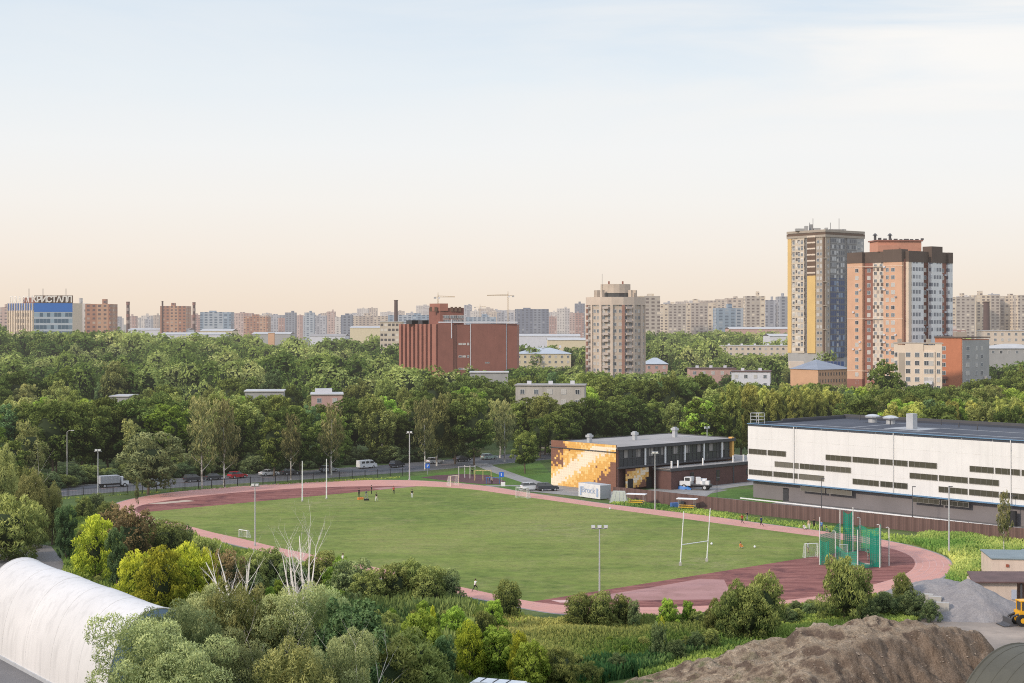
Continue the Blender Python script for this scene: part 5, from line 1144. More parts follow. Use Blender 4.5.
netp(pt('A'), pt('K'), 4.4, 4.4, M['gnet']); netp(pt('B'), pt('N'), 2.6, 2.6, M['gnet'], .3); netp(pt('K')+Vector((.5, 0, 0)), pt('L'), 6.2, 6.3, M['gnet2'], .1); netp(pt('L'), pt('Q'), 4.3, 4.0, M['gnet']); netp(pt('Q'), Vector(G(880, 556)), 4.0, 4.4, M['gnet'])
netp(Vector(G(870, 566)), pt('R'), 4.9, 5.0, M['gnet2'], .2); netp(Vector(G(880, 556)), pt('R'), 4.9, 5.0, M['gnet2'], .2); netp(pt('N'), pt('R'), 1.2, .9, M['gnet2'], .1); netp(Vector(G(829, 566)), pt('A'), 3.6, 4.0, M['gnet'], .3)
wf = thing('folding_screen', 'small white framed screen standing inside the hammer cage', 'screen', G(843.5, 556)); MB().face([(-.55, 0, .1), (.55, 0, .1), (.55, 0, 1.6), (-.55, 0, 1.6)], 0, [(0, 0), (1, 0), (1, 1.6), (0, 1.6)]).build('mesh_panel', M['net'], wf)
f = MB(); f.tube([(-.6, 0, 0), (-.6, 0, 1.7), (.6, 0, 1.7), (.6, 0, 0)], .06, 6); f.build('frame', M['white'], wf)
# playground bars
M['barw'] = mat('bar_paint', (.55, .53, .50), .5, .05); M['bary'] = mat('bar_yellow', (.55, .45, .20), .5, .05); M['barb'] = mat('bar_blue', (.06, .14, .35), .5, .05)
o = thing('workout_bars', 'tall pale pull-up bars on the dark rubber playground', 'workout bars', G(466, 478.5))
for i, x in enumerate((-1.6, -.3, .9, 2.0)): MB().cyl(x, (i % 2)*.8, 0, .08, 2.9 if i else 2.7, 8).build('post', M['barw'], o)
MB().tube([(-1.6, 0, 2.6), (-.3, .8, 2.6), (.9, 0, 2.6), (2.0, .8, 2.6)], .05, 6).build('bar', M['barw'], o)
o = thing('climbing_frame', 'yellow climbing frame with ladder on the dark rubber playground', 'climbing frame', G(483, 480.5))
for x, y in ((-1.8, 0), (1.8, 0), (-1.8, 1.4), (1.8, 1.4), (0, 0)): MB().cyl(x, y, 0, .07, 2.2, 8).build('post', M['bary'], o)
f = MB(); [f.tube([(x, 0, 2.1), (x, 1.4, 2.1)], .045, 6) for x in np.linspace(-1.8, 1.8, 7)]; f.tube([(-1.8, 0, 2.15), (1.8, 0, 2.15)], .05, 6); f.tube([(-1.8, 1.4, 2.15), (1.8, 1.4, 2.15)], .05, 6); f.build('ladder', M['bary'], o)
o = thing('parallel_bars', 'blue parallel bars right of the yellow climbing frame', 'workout bars', G(493, 484))
for x, y in ((-1.4, 0), (1.4, 0), (-1.4, .7), (1.4, .7)): MB().cyl(x, y, 0, .06, 1.3, 8).build('post', M['barb'], o)
for y in (0, .7): MB().tube([(-1.6, y, 1.3), (1.6, y, 1.3)], .05, 6).build('rail', M['barb'], o)
# signs
M['sblue'] = mat('sign_blue', (.02, .12, .50), .4, .03); M['swhite'] = mat('sign_white', (.70, .70, .70), .5, .03)
for u, vb, vt, lb, rnd_ in ((427.5, 475, 463.5, 'blue parking sign on a post beside the playground', True), (501.5, 485, 472, 'blue square sign on a post at the path right of the playground', False), (503, 487, 482, 'small white notice board beside the path at the playground', None)):
    p = G(u, vb); h = (vb-vt)*p[1]/F; o = thing('sign', lb, 'sign', p); MB().cyl(0, .03, 0, .05, h, 6).build('post', M['grey'], o)
    if rnd_ is None: MB().box(0, 0, h-.9, .9, .05, .9).build('board', M['swhite'], o)
    else:
        MB().box(0, -.02, h-1.1, 1.0, .05, 1.1).build('sign_plate', M['sblue'], o)
        MB().box(-.05, -.055, h-.85, .16, .02, .62).build('symbol', M['swhite'], o)
        if rnd_: MB().box(.1, -.055, h-.5, .3, .02, .26).build('symbol', M['swhite'], o)
# container, cage and sheltered benches by the hall
M['contw'] = mat('container_white', (.66, .66, .66), .5, .05, .8, stain=.2); M['contg'] = mat('container_grey', (.34, .35, .37), .6, .06, .8, stain=.3); M['ctext'] = mat('faded_blue_lettering', (.30, .38, .52), .6, .1, 1)
p0 = Vector(G(578.5, 497)[:2]); p1 = Vector(G(600, 500)[:2]); d = (p1-p0); an = math.atan2(d.y, d.x); L = d.length
o = thing('shipping_container', 'white shipping container with faded lettering beside the mural wall', 'container', (p0.x, p0.y, 0), an)
mb = MB(); mb.box(L/2, 1.4, .15, L, 2.8, 2.75, 0, 0, 1); mb.build('body', [M['contw'], M['contg']], o)
MB().box(L+.02, 1.4, .2, .06, 2.7, 2.6).build('door', M['contg'], o)
f = MB(); [f.box(float(x), -.01, .2, .05, .03, 2.6) for x in np.linspace(.1, L-.1, 22)]; f.build('corrugation', M['contw'], o)
cu = bpy.data.curves.new('t', 'FONT'); cu.body = 'Brock'; cu.size = 1.7; cu.extrude = .02; t_o = bpy.data.objects.new('t', cu); C.objects.link(t_o); me = bpy.data.meshes.new_from_object(t_o.evaluated_get(bpy.context.evaluated_depsgraph_get())); bpy.data.objects.remove(t_o); me.materials.clear(); me.materials.append(M['ctext'])
lt = bpy.data.objects.new('lettering', me); C.objects.link(lt); lt.parent = o; lt.location = (1.0, -.05, 1.1); lt.rotation_euler = (math.pi/2, 0, 0)
for x in (.7, L-.8): MB().box(x, -.05, .5, .5, .03, 1.7).build('emblem', M['ctext'], o)
o = thing('storage_bin', 'pale grey storage bin with sloping sides right of the shipping container', 'bin', G(618.5, 502.5), -.15); mb = MB()
mb.face([(-1.75, -.8, 0), (1.75, -.8, 0), (1.25, -.3, 2.2), (-1.05, -.3, 2.2)]); mb.face([(1.75, -.8, 0), (1.75, 1.2, 0), (1.25, .8, 2.2), (1.25, -.3, 2.2)]); mb.face([(-1.75, 1.2, 0), (-1.75, -.8, 0), (-1.05, -.3, 2.2), (-1.05, .8, 2.2)]); mb.face([(1.75, 1.2, 0), (-1.75, 1.2, 0), (-1.05, .8, 2.2), (1.25, .8, 2.2)]); mb.face([(-1.05, -.3, 2.2), (1.25, -.3, 2.2), (1.25, .8, 2.2), (-1.05, .8, 2.2)]); mb.build('body', mat('pale_green_grey', (.40, .43, .38), .7, .1, .5, stain=.3), o)
f = MB(); [f.tube([(x, -.82, .02), (x*.68+.1, -.32, 2.2)], .04, 5) for x in (-1.7, -.8, .2, 1.1, 1.7)]; f.build('ribs', M['steel'], o)
def shelter(u, v, label, ang):
    o = thing('sheltered_bench', label, 'bench', G(u, v), ang, 'canopied yellow benches beside the track')
    MB().prism([(-1.9, -.9), (1.9, -.9), (1.9, .9), (-1.9, .9)], 1.95, 2.07, 0, None, 0, True).build('canopy', M['swhite'], o)
    for x, y in ((-1.5, -.7), (1.5, -.7), (-1.5, .7), (1.5, .7)): MB().cyl(x, y, 0, .04, 1.95, 6).build('post', M['steel'], o)
    for y, z in ((-.75, .45), (.75, .45), (0, .78)): MB().box(0, y, z, 3.0, .42, .07).build('seat' if z < .6 else 'tabletop', M['yellow'], o)
    for x in (-1.2, 1.2): f = MB(); f.box(x, 0, 0, .1, 1.9, .1); f.box(x, 0, .1, .1, .12, .68); f.box(x, -.75, .1, .08, .1, .35); f.box(x, .75, .1, .08, .1, .35); f.build('trestle', M['dgrey'], o)
shelter(636.5, 504.5, 'yellow bench table under a white canopy, nearer the storage bin', -.35); shelter(687, 509.5, 'yellow bench table under a white canopy, nearer the rugby goal', -.35)
o = thing('equipment_pile', 'dark blue equipment pile beside the right-hand canopied bench', 'pile', G(675, 507)); MB().box(0, 0, 0, 1.6, 1, .8, .3).build('crate', M['barb'], o); MB().box(1.2, .2, 0, .9, .9, 1.1, .1).build('crate', M['dgrey'], o)

# ---------------------------------------------------------------- vehicles
def carpaint(name, col): return mat(name, col, .25, .04, .5, spec=.6)
CPn = {'white': carpaint('white_car_paint', (.62, .63, .64)), 'dark': carpaint('dark_car_paint', (.03, .035, .045)), 'red': carpaint('red_car_paint', (.36, .02, .03)), 'silver': carpaint('silver_car_paint', (.33, .36, .38)), 'green': carpaint('pale_green_car_paint', (.32, .42, .38))}
def wheels(o, xs, w, r):
    for x in xs:
        for y in (-w, w):
            t = MB().tube([(x, y-.1, r), (x, y+.1, r)], r, 14).build('wheel', M['rubber'], o); MB().tube([(x, y-.115, r), (x, y+.115, r)], r*.58, 10).build('rim', M['steel'], t)
def car(u, v, rz, paint, label, body='hatch', group=None):
    o = thing('parked_car' if body != 'van' else 'van', label, 'car' if body != 'van' else 'van', G(u, v), rz, group); c = CPn[paint]
    L, W = 4.4, 1.78
    # side profile lofted across the width, with the cabin narrowing upwards
    if body == 'hatch': low = [(-2.2, .3), (-2.2, .75), (-2.1, .98), (.85, .98), (1.7, .86), (2.15, .66), (2.2, .3)]; cab = [(-2.05, .98), (-1.75, 1.5), (.1, 1.52), (.95, .98)]
    elif body == 'sedan': low = [(-2.25, .3), (-2.25, .85), (-1.5, .96), (.9, .95), (1.8, .82), (2.2, .62), (2.25, .3)]; cab = [(-1.55, .96), (-.95, 1.42), (.2, 1.44), (1.0, .95)]
    elif body == 'suv': low = [(-2.25, .4), (-2.25, .95), (-2.15, 1.1), (1.0, 1.1), (1.9, 1.0), (2.2, .8), (2.25, .4)]; cab = [(-2.15, 1.1), (-1.95, 1.68), (.15, 1.7), (1.05, 1.1)]
    else: low = [(-2.45, .35), (-2.45, 1.2), (-2.4, 1.95), (1.1, 1.98), (1.85, 1.25), (2.4, 1.05), (2.45, .35)]; cab = None
    def loft(mb, pr, w0, w1, z0, z1, m=0):
        n = len(pr); hw = lambda z: w0+(w1-w0)*((z-z0)/(z1-z0)); P = [[(x, s*hw(z), z) for x, z in pr] for s in (-1, 1)]
        mb.face(P[0], m); mb.face(P[1][::-1], m)
        for i in range(n): j = (i+1) % n; mb.face([P[0][j], P[0][i], P[1][i], P[1][j]], m)
    mb = MB(); loft(mb, low, W/2, W/2-.04, .3, 1.1 if cab else 2.0); mb.build('body', c, o)
    if cab:
        g = MB(); loft(g, cab, W/2-.06, W/2-.26, cab[0][1], cab[1][1]); g.build('windows', M['glassdark'], o)
        zr = cab[1][1]; MB().prism([(cab[1][0]+.02, -W/2+.25), (cab[2][0]-.02, -W/2+.25), (cab[2][0]-.02, W/2-.25), (cab[1][0]+.02, W/2-.25)], zr-.02, zr+.03).build('roof', c, o)
        for x in (-.75,): MB().box(x, 0, cab[0][1], .09, W-.3, zr-cab[0][1]).build('pillar', c, o)
    else:
        for s in (-1, 1): MB().box(.95, s*(W/2-.03), 1.2, 1.0, .02, .55).build('side_window', M['glassdark'], o)
        g = MB(); g.face([(1.88, -.75, 1.27), (1.88, .75, 1.27), (1.17, .72, 1.94), (1.17, -.72, 1.94)]); g.build('windscreen', M['glassdark'], o)
        for x in (-.3, -1.5): MB().box(x, 0, 1.25, .9, W+.0, .5).build('side_window', M['glassdark'], o)
    wheels(o, (-1.38, 1.38), W/2-.08, .33)
    for s in (-1, 1): MB().box(2.19, s*.62, .62, .08, .34, .14).build('headlight', M['lens'], o); MB().box(-2.22, s*.65, .75, .06, .28, .16).build('tail_light', CPn['red'], o)
    for z, x in ((.36, 2.22), (.38, -2.24)): MB().box(x, 0, z, .1, W-.1, .18).build('bumper', M['dgrey'], o)
    return o
ra = math.atan2(.63, .78); G1 = 'cars on the road beyond the track'
car(194, 481.8, ra, 'dark', 'dark car on the road, leftmost of the two dark ones left of the red car', 'suv', G1); car(214.5, 479.6, ra, 'dark', 'dark low sedan on the road directly left of the red car', 'sedan', G1)
car(237.5, 478, ra+.1, 'red', 'dark red car on the road between the birches', 'hatch', G1); car(269, 475.5, ra, 'white', 'white sedan on the road right of the red car', 'sedan', G1)
car(290, 474.5, ra, 'dark', 'dark sedan on the road right of the white sedan', 'sedan', G1); car(156, 485.5, ra, 'silver', 'silver car on the road half hidden behind the round willow', 'sedan', G1)
car(329, 471.8, ra, 'silver', 'silver hatchback on the road left of the white van', 'hatch', G1); car(366.8, 468.2, ra, 'white', 'white minibus driving on the road behind the far end of the field', 'van', G1)
car(397, 467.2, ra+.4, 'dark', 'dark car behind the far floodlight pole', 'suv', G1); car(435, 463.5, ra, 'white', 'white hatchback on the road between the trees above the playground', 'hatch', G1); car(462, 461.5, ra, 'dark', 'dark sedan on the road right of the white hatchback', 'sedan', G1)
car(489, 459.3, ra, 'green', 'pale green white car at the start of the path', 'hatch', G1)
car(531.5, 490.3, .35, 'white', 'white suv parked beside the far straight of the track', 'suv', 'cars parked beside the mural hall'); car(547.5, 490.8, .30, 'dark', 'black suv parked next to the white one by the mural wall', 'suv', 'cars parked beside the mural hall')
# box truck on the road
o = thing('box_truck', 'white box truck on the road at left beside the round willow', 'truck', G(114, 487), ra*.9)
MB().box(-1.2, 0, .9, 4.2, 2.0, 1.6).build('cargo_box', M['contg'], o); f = MB(); [f.box(float(x), -1.02, .95, .08, .04, 1.5) for x in np.linspace(-3.2, .8, 8)]; f.build('ribs', M['steel'], o)
f = MB(); f.prism([(1.3, -1), (2.9, -1), (2.9, 1), (1.3, 1)], .5, 1.3); f.prism([(1.3, -.95), (2.5, -.95), (2.5, .95), (1.3, .95)], 1.3, 2.15); f.build('cab', CPn['white'], o); MB().box(2.1, 0, 1.35, .85, 1.94, .6).build('windows', M['glassdark'], o); MB().box(-.3, 0, .5, 6.2, .9, .35).build('chassis', M['dgrey'], o); wheels(o, (-2.4, 2.0), .95, .42)
# truck behind the fence with load and tarpaulin
o = thing('off_road_truck', 'white off-road truck with pale load parked by the brown hall annex', 'truck', G(696, 489.5), 2.45+.25)
f = MB(); f.prism([(.9, -1.05), (3.3, -1.0), (3.3, 1.0), (.9, 1.05)], .85, 1.75); f.prism([(.7, -1.0), (2.3, -.92), (2.3, .92), (.7, 1.0)], 1.75, 2.6); f.build('cab', CPn['white'], o)
MB().box(1.55, 0, 1.85, 1.0, 2.03, .6).build('side_windows', M['glassdark'], o); MB().box(2.31, 0, 1.85, .06, 1.7, .6).build('windscreen', M['glassdark'], o)
MB().box(-1.3, 0, .95, 3.9, 2.2, .25).build('flatbed', M['dgrey'], o); MB().box(0, 0, .6, 6.6, 1.0, .35).build('chassis', M['black'], o); wheels(o, (-2.2, 2.3), .95, .55)
for i, (x, y) in enumerate(((-2.6, .3), (-1.6, -.4), (-.6, .3), (-1.9, .5))): MB().box(x, y, 1.2, .9+.3*(i % 2), .95, .75+.35*((i*7) % 3), .25*i).build('load_sack', M['swhite'], o)
for s in (-1, 1): MB().box(3.33, s*.75, 1.05, .06, .3, .22).build('headlight', M['lens'], o)
MB().box(3.42, 0, .7, .16, 2.1, .3).build('bumper', M['black'], o)
o = thing('covered_boat', 'long blue tarpaulin-covered boat lying in front of the truck cab', 'boat', G(680.5, 489), -.62); mb = MB(); rows = []
for i in range(9):
    t = i/8; w = .75*math.sin(math.pi*min(.97, max(.03, t)))**.6; h = .25+.65*math.sin(math.pi*t)**.7; rows.append([(-2.6+5.2*t, -w, 0), (-2.6+5.2*t, -w*.7, h*.75), (-2.6+5.2*t, 0, h), (-2.6+5.2*t, w*.7, h*.75), (-2.6+5.2*t, w, 0)])
for i in range(8):
    for k in range(4): mb.face([rows[i][k], rows[i+1][k], rows[i+1][k+1], rows[i][k+1]])
mb.build('tarpaulin', M['bluecloth'], o); MB().box(0, 0, 0, 3.5, 1.1, .12).build('cradle', M['dgrey'], o)
o = thing('bollard_bin', 'dark bin against the brown annex wall left of the truck', 'bin', G(671, 487)); MB().lathe(0, 0, [(.45, 0), (.5, 1.0), (.4, 1.1)], 10).build('body', M['black'], o); MB().cyl(0, 0, 1.1, .45, .08, 10).build('lid', M['dgrey'], o)
# wheel loader at the right edge
M['loader'] = mat('loader_yellow', (.72, .36, .02), .4, .08, 1, stain=.2)
o = thing('wheel_loader', 'yellow wheel loader parked in front of the open shed at right', 'wheel loader', G(1024, 625), .12)
f = MB(); f.prism([(-.9, -.75), (3.2, -.75), (3.2, .75), (-.9, .75)], .95, 1.75); f.prism([(1.2, -.7), (3.3, -.7), (3.3, .7), (1.2, .7)], 1.75, 2.15); f.build('body', M['loader'], o)
f = MB(); f.prism([(-.6, -.62), (.9, -.62), (.9, .62), (-.6, .62)], 1.75, 2.75); f.build('cab_glass', M['glassdark'], o)
f = MB()
for x, y in ((-.6, -.62), (.9, -.62), (-.6, .62), (.9, .62)): f.box(x, y, 1.75, .12, .12, 1.05)
f.box(.15, 0, 2.78, 1.75, 1.45, .12); f.build('cab_frame', M['loader'], o)
for x in (-.6, 2.2):
    for y in (-.85, .85): w_ = MB().tube([(x, y-.22, .68), (x, y+.22, .68)], .68, 16).build('wheel', M['rubber'], o); MB().tube([(x, y-.24, .68), (x, y+.24, .68)], .3, 10).build('rim', M['loader'], w_)
for y in (-.5, .5): MB().tube([(-.4, y, 1.5), (-1.6, y, 1.1), (-2.0, y, .5)], .12, 6).build('lift_arm', M['dgrey'], o)
mb = MB(); bk = [(-2.0, .95), (-1.95, .25), (-2.3, .05), (-2.9, .05), (-2.95, .12), (-2.35, .15), (-2.1, .35), (-2.1, .95)]
mb.face([(x, -1.1, z) for x, z in bk]); mb.face([(x, 1.1, z) for x, z in bk][::-1]); [mb.face([(bk[i][0], -1.1, bk[i][1]), (bk[(i+1) % 8][0], -1.1, bk[(i+1) % 8][1]), (bk[(i+1) % 8][0], 1.1, bk[(i+1) % 8][1]), (bk[i][0], 1.1, bk[i][1])][::-1]) for i in range(8)]
mb.build('bucket', M['dgrey'], o)
o = thing('concrete_slab_stack', 'flat grey rubble slabs at the left foot of the earth mound', 'slabs', G(633, 668), .3); 
for k, (x, y, a) in enumerate(((0, 0, 0), (1.1, .8, .6), (2.2, 1.6, .2))): MB().box(x, y, 0, 1.3, .9, .3+.1*k, a).build('slab', M['concrete'], o)

# ---------------------------------------------------------------- people (skin-modifier bodies, one continuous mesh each)
skin = mat('skin', (.45, .27, .19), .6, .05); hairm = mat('hair', (.05, .03, .02), .8, .1)
CL = {k: mat('cloth_'+k, c, .85, .08, 2) for k, c in {'black': (.02, .02, .025), 'white': (.65, .65, .64), 'navy': (.03, .05, .13), 'grey': (.22, .23, .25), 'red': (.40, .05, .04), 'green': (.06, .20, .14), 'tan': (.42, .30, .20), 'blue': (.08, .20, .45), 'orange': (.65, .22, .05)}.items()}
POSE = {
 'stand': dict(hl=(-.11, 0, .92), kl=(-.12, -.02, .50), fl=(-.13, 0, .08), tl=(-.14, -.16, .04), hr=(.11, 0, .92), kr=(.12, .02, .50), fr=(.14, .04, .08), tr=(.15, -.12, .04), el=(-.25, .03, 1.13), wl=(-.26, -.05, .90), er=(.25, .03, 1.13), wr=(.27, -.06, .90)),
 'run': dict(hl=(-.11, 0, .92), kl=(-.11, -.30, .62), fl=(-.11, -.22, .22), tl=(-.11, -.37, .18), hr=(.11, 0, .92), kr=(.11, .10, .50), fr=(.11, .42, .20), tr=(.11, .40, .05), el=(-.26, .22, 1.18), wl=(-.22, .02, 1.02), er=(.26, -.16, 1.15), wr=(.2, -.34, 1.28)),
 'walk': dict(hl=(-.10, 0, .92), kl=(-.11, -.16, .52), fl=(-.11, -.28, .09), tl=(-.11, -.44, .06), hr=(.10, 0, .92), kr=(.11, .06, .48), fr=(.11, .28, .12), tr=(.11, .16, .03), el=(-.25, .10, 1.14), wl=(-.24, .04, .92), er=(.25, -.06, 1.13), wr=(.24, -.22, .95)),
 'sit': dict(hl=(-.11, 0, .14), kl=(-.16, -.36, .42), fl=(-.14, -.58, .07), tl=(-.14, -.74, .04), hr=(.11, 0, .14), kr=(.18, -.34, .42), fr=(.15, -.56, .07), tr=(.15, -.72, .04), el=(-.24, -.10, .38), wl=(-.2, -.32, .36), er=(.24, -.10, .38), wr=(.2, -.34, .38)),
}
def person(u, v, rz, pose, top, bottom, label, h=1.75, hair=(.05, .03, .02), group=None):
    P = POSE[pose]; dz = P['hl'][2]-.92; lean = -.06 if pose in ('run', 'walk') else 0
    V = [(0, 0, .95+dz), (0, lean*.4, 1.12+dz), (0, lean, 1.34+dz), (0, lean*1.2, 1.47+dz), (0, lean*1.3-.01, 1.53+dz), (0, lean*1.4-.02, 1.62+dz), (0, lean*1.4-.01, 1.74+dz)]
    R = [(.155, .115), (.135, .095), (.165, .105), (.06, .06), (.05, .055), (.085, .10), (.06, .075)]; E = [(i, i+1) for i in range(6)]
    def ch(root, pts, rad):
        a = root
        for p, r_ in zip(pts, rad): V.append(p); R.append((r_, r_)); E.append((a, len(V)-1)); a = len(V)-1
    ch(0, [P['hl'], P['kl'], P['fl'], P['tl']], [.10, .062, .042, .038]); ch(0, [P['hr'], P['kr'], P['fr'], P['tr']], [.10, .062, .042, .038])
    for s, e, w in ((-1, 'el', 'wl'), (1, 'er', 'wr')):
        E_, W_ = Vector(P[e]), Vector(P[w]); d = (W_-E_).normalized(); hd = W_+d*.09
        ch(2, [(s*.19, lean, 1.42+dz), tuple(E_), tuple(W_), tuple(hd)], [.062, .042, .030, .036])
        i0 = len(V)-1; sd_ = d.cross(Vector((0, 1, .2))).normalized()
        for q, ln in ((-.030, .07), (-.012, .085), (.008, .08), (.026, .065)): V.append(tuple(hd+sd_*q+d*ln)); R.append((.010, .010)); E.append((i0, len(V)-1))
        V.append(tuple(hd+sd_*-.05+d*.01)); R.append((.011, .011)); E.append((i0, len(V)-1))
    me = bpy.data.meshes.new('person'); me.from_pydata(V, E, []); ob = bpy.data.objects.new('body', me); C.objects.link(ob)
    sm = ob.modifiers.new('s', 'SKIN'); sv = me.skin_vertices[0].data
    for i, r_ in enumerate(R): sv[i].radius = r_
    sv[0].use_root = True; ob.modifiers.new('u', 'SUBSURF').levels = 1
    dg = bpy.context.evaluated_depsgraph_get(); m2 = bpy.data.meshes.new_from_object(ob.evaluated_get(dg)); bpy.data.objects.remove(ob)
    m2.materials.clear()
    for q in (skin, CL[top], CL[bottom], M['rubber']): m2.materials.append(q)
    for f in m2.polygons:
        c = f.center; z = c.z-dz; arm = abs(c.x) > .20
        low = (c.z < .10 and pose != 'sit') or (pose == 'sit' and c.y < -.5 and c.z < .16)
        f.material_index = 3 if low else 0 if z > 1.47 else (1 if (z > .98 and (not arm or z > 1.2)) else (0 if arm and z > .7 and pose != 'sit' or (pose == 'sit' and arm) else 2)); f.use_smooth = True
    o = thing('person', label, 'person', G(u, v), rz, group); o.scale = (h/1.78,)*3
    b = bpy.data.objects.new('body', m2); C.objects.link(b); b.parent = o
    hy = lean*1.4; hm = MB(); hm.lathe(0, 0, [(.095, -.02), (.108, .04), (.10, .10), (.07, .145), (.02, .165)], 12); ho = hm.build('hair', hairm, o, (0, hy+.01, 1.66+dz), smooth=True)
    f = MB(); f.box(0, hy-.105, 1.655+dz, .018, .03, .03); f.box(-.032, hy-.098, 1.685+dz, .022, .01, .01); f.box(.032, hy-.098, 1.685+dz, .022, .01, .01); f.box(0, hy-.097, 1.625+dz, .04, .012, .008); f.build('face', hairm, o)
    return o
GP = 'group playing at the far end of the field'
person(359, 497, .4, 'stand', 'black', 'black', 'person in black standing by the orange gear, leftmost at the far end', group=GP)
person(371.5, 494, 1.2, 'stand', 'black', 'black', 'dark-clothed person standing behind the person in white socks', group=GP)
person(376.5, 501.5, -.5, 'walk', 'black', 'white', 'person in black top and white trousers walking at the far end', group=GP)
person(393.7, 494.5, .2, 'stand', 'red', 'black', 'person in red top standing alone on the edge of the maroon surface', group=GP)
person(412, 498, .1, 'stand', 'black', 'white', 'person in dark top and white shorts, rightmost at the far end', group=GP)
person(366, 498.5, 1.8, 'run', 'navy', 'grey', 'person in navy top running between the others at the far end', group=GP)
o = thing('sports_bag', 'orange sports bag lying on the grass at the far end', 'bag', G(360.5, 499.5), .5); MB().box(0, 0, 0, 1.1, .5, .4).build('body', CL['orange'], o); MB().tube([(-.3, 0, .38), (0, 0, .6), (.3, 0, .38)], .03, 6).build('handle', M['black'], o)
o = thing('sports_bag', 'black sports bag lying on the grass right of the orange bag', 'bag', G(366.5, 500.5), .1); MB().box(0, 0, 0, 1.0, .45, .35).build('body', CL['black'], o); MB().tube([(-.3, 0, .33), (0, 0, .5), (.3, 0, .33)], .03, 6).build('handle', M['grey'], o)
person(342.5, 566, 2.4, 'walk', 'white', 'white', 'person in white walking on the near left straight of the track', 1.8)
person(475, 592, 2.2, 'run', 'white', 'black', 'runner in white top and black shorts on the near straight', 1.7)
person(742.3, 524, -2.2, 'run', 'red', 'black', 'dark runner in red top, leftmost of three on the far straight', 1.78, group='runners on the far straight')
person(747.3, 520.8, -2.2, 'walk', 'black', 'grey', 'person in black top walking behind the leftmost runner', 1.75, group='runners on the far straight')
person(761.5, 526.5, -2.2, 'run', 'navy', 'black', 'runner in navy top, rightmost of three on the far straight', 1.8, group='runners on the far straight')
GS = 'people resting on the grass left of the hammer cage'
person(804, 529.3, .3, 'sit', 'white', 'grey', 'person in white sitting on the grass verge by the fence', group=GS); person(808.8, 529.3, 0, 'stand', 'tan', 'white', 'person in tan top and white trousers standing on the verge', group=GS)
person(814, 528.8, .5, 'stand', 'black', 'black', 'person all in black standing on the verge', group=GS); person(821.5, 531, -.4, 'stand', 'blue', 'navy', 'person in blue top standing beside the tall left post of the cage', group=GS); person(826.5, 532, .9, 'sit', 'green', 'grey', 'person in green sitting at the right end of the resting group', group=GS)
person(808, 553, .8, 'stand', 'white', 'tan', 'person in white top standing inside the small goal by the cage', 1.6); person(868, 561, 1.3, 'stand', 'green', 'grey', 'person in green top inside the hammer cage', 1.7)
person(489.5, 483.4, .3, 'stand', 'navy', 'blue', 'person in navy top on the rubber playground', 1.7); person(492, 484.2, -.8, 'stand', 'grey', 'black', 'person in grey top beside the blue parallel bars', 1.7); person(472, 476, .8, 'walk', 'black', 'black', 'person in black walking behind the pull-up bars', 1.75)
person(740.5, 548, .5, 'sit', 'orange', 'white', 'person in orange top sitting on the grass at right of the field', 1.7)
for u, v, c, lb in ((754.7, 548, 'white', 'white ball on the grass right of the seated person in orange'), (711.6, 545, 'white', 'white ball on the grass beside the rugby goal'), (610, 509.6, 'white', 'small white ball on the edge of the far straight')):
    p = G(u, v); b = MB().lathe(0, 0, [(.02, 0), (.13, .05), (.2, .2), (.13, .35), (.02, .40)], 10).build('ball', CL[c], None, smooth=True); b.location = p; tag(b, lb, 'ball')
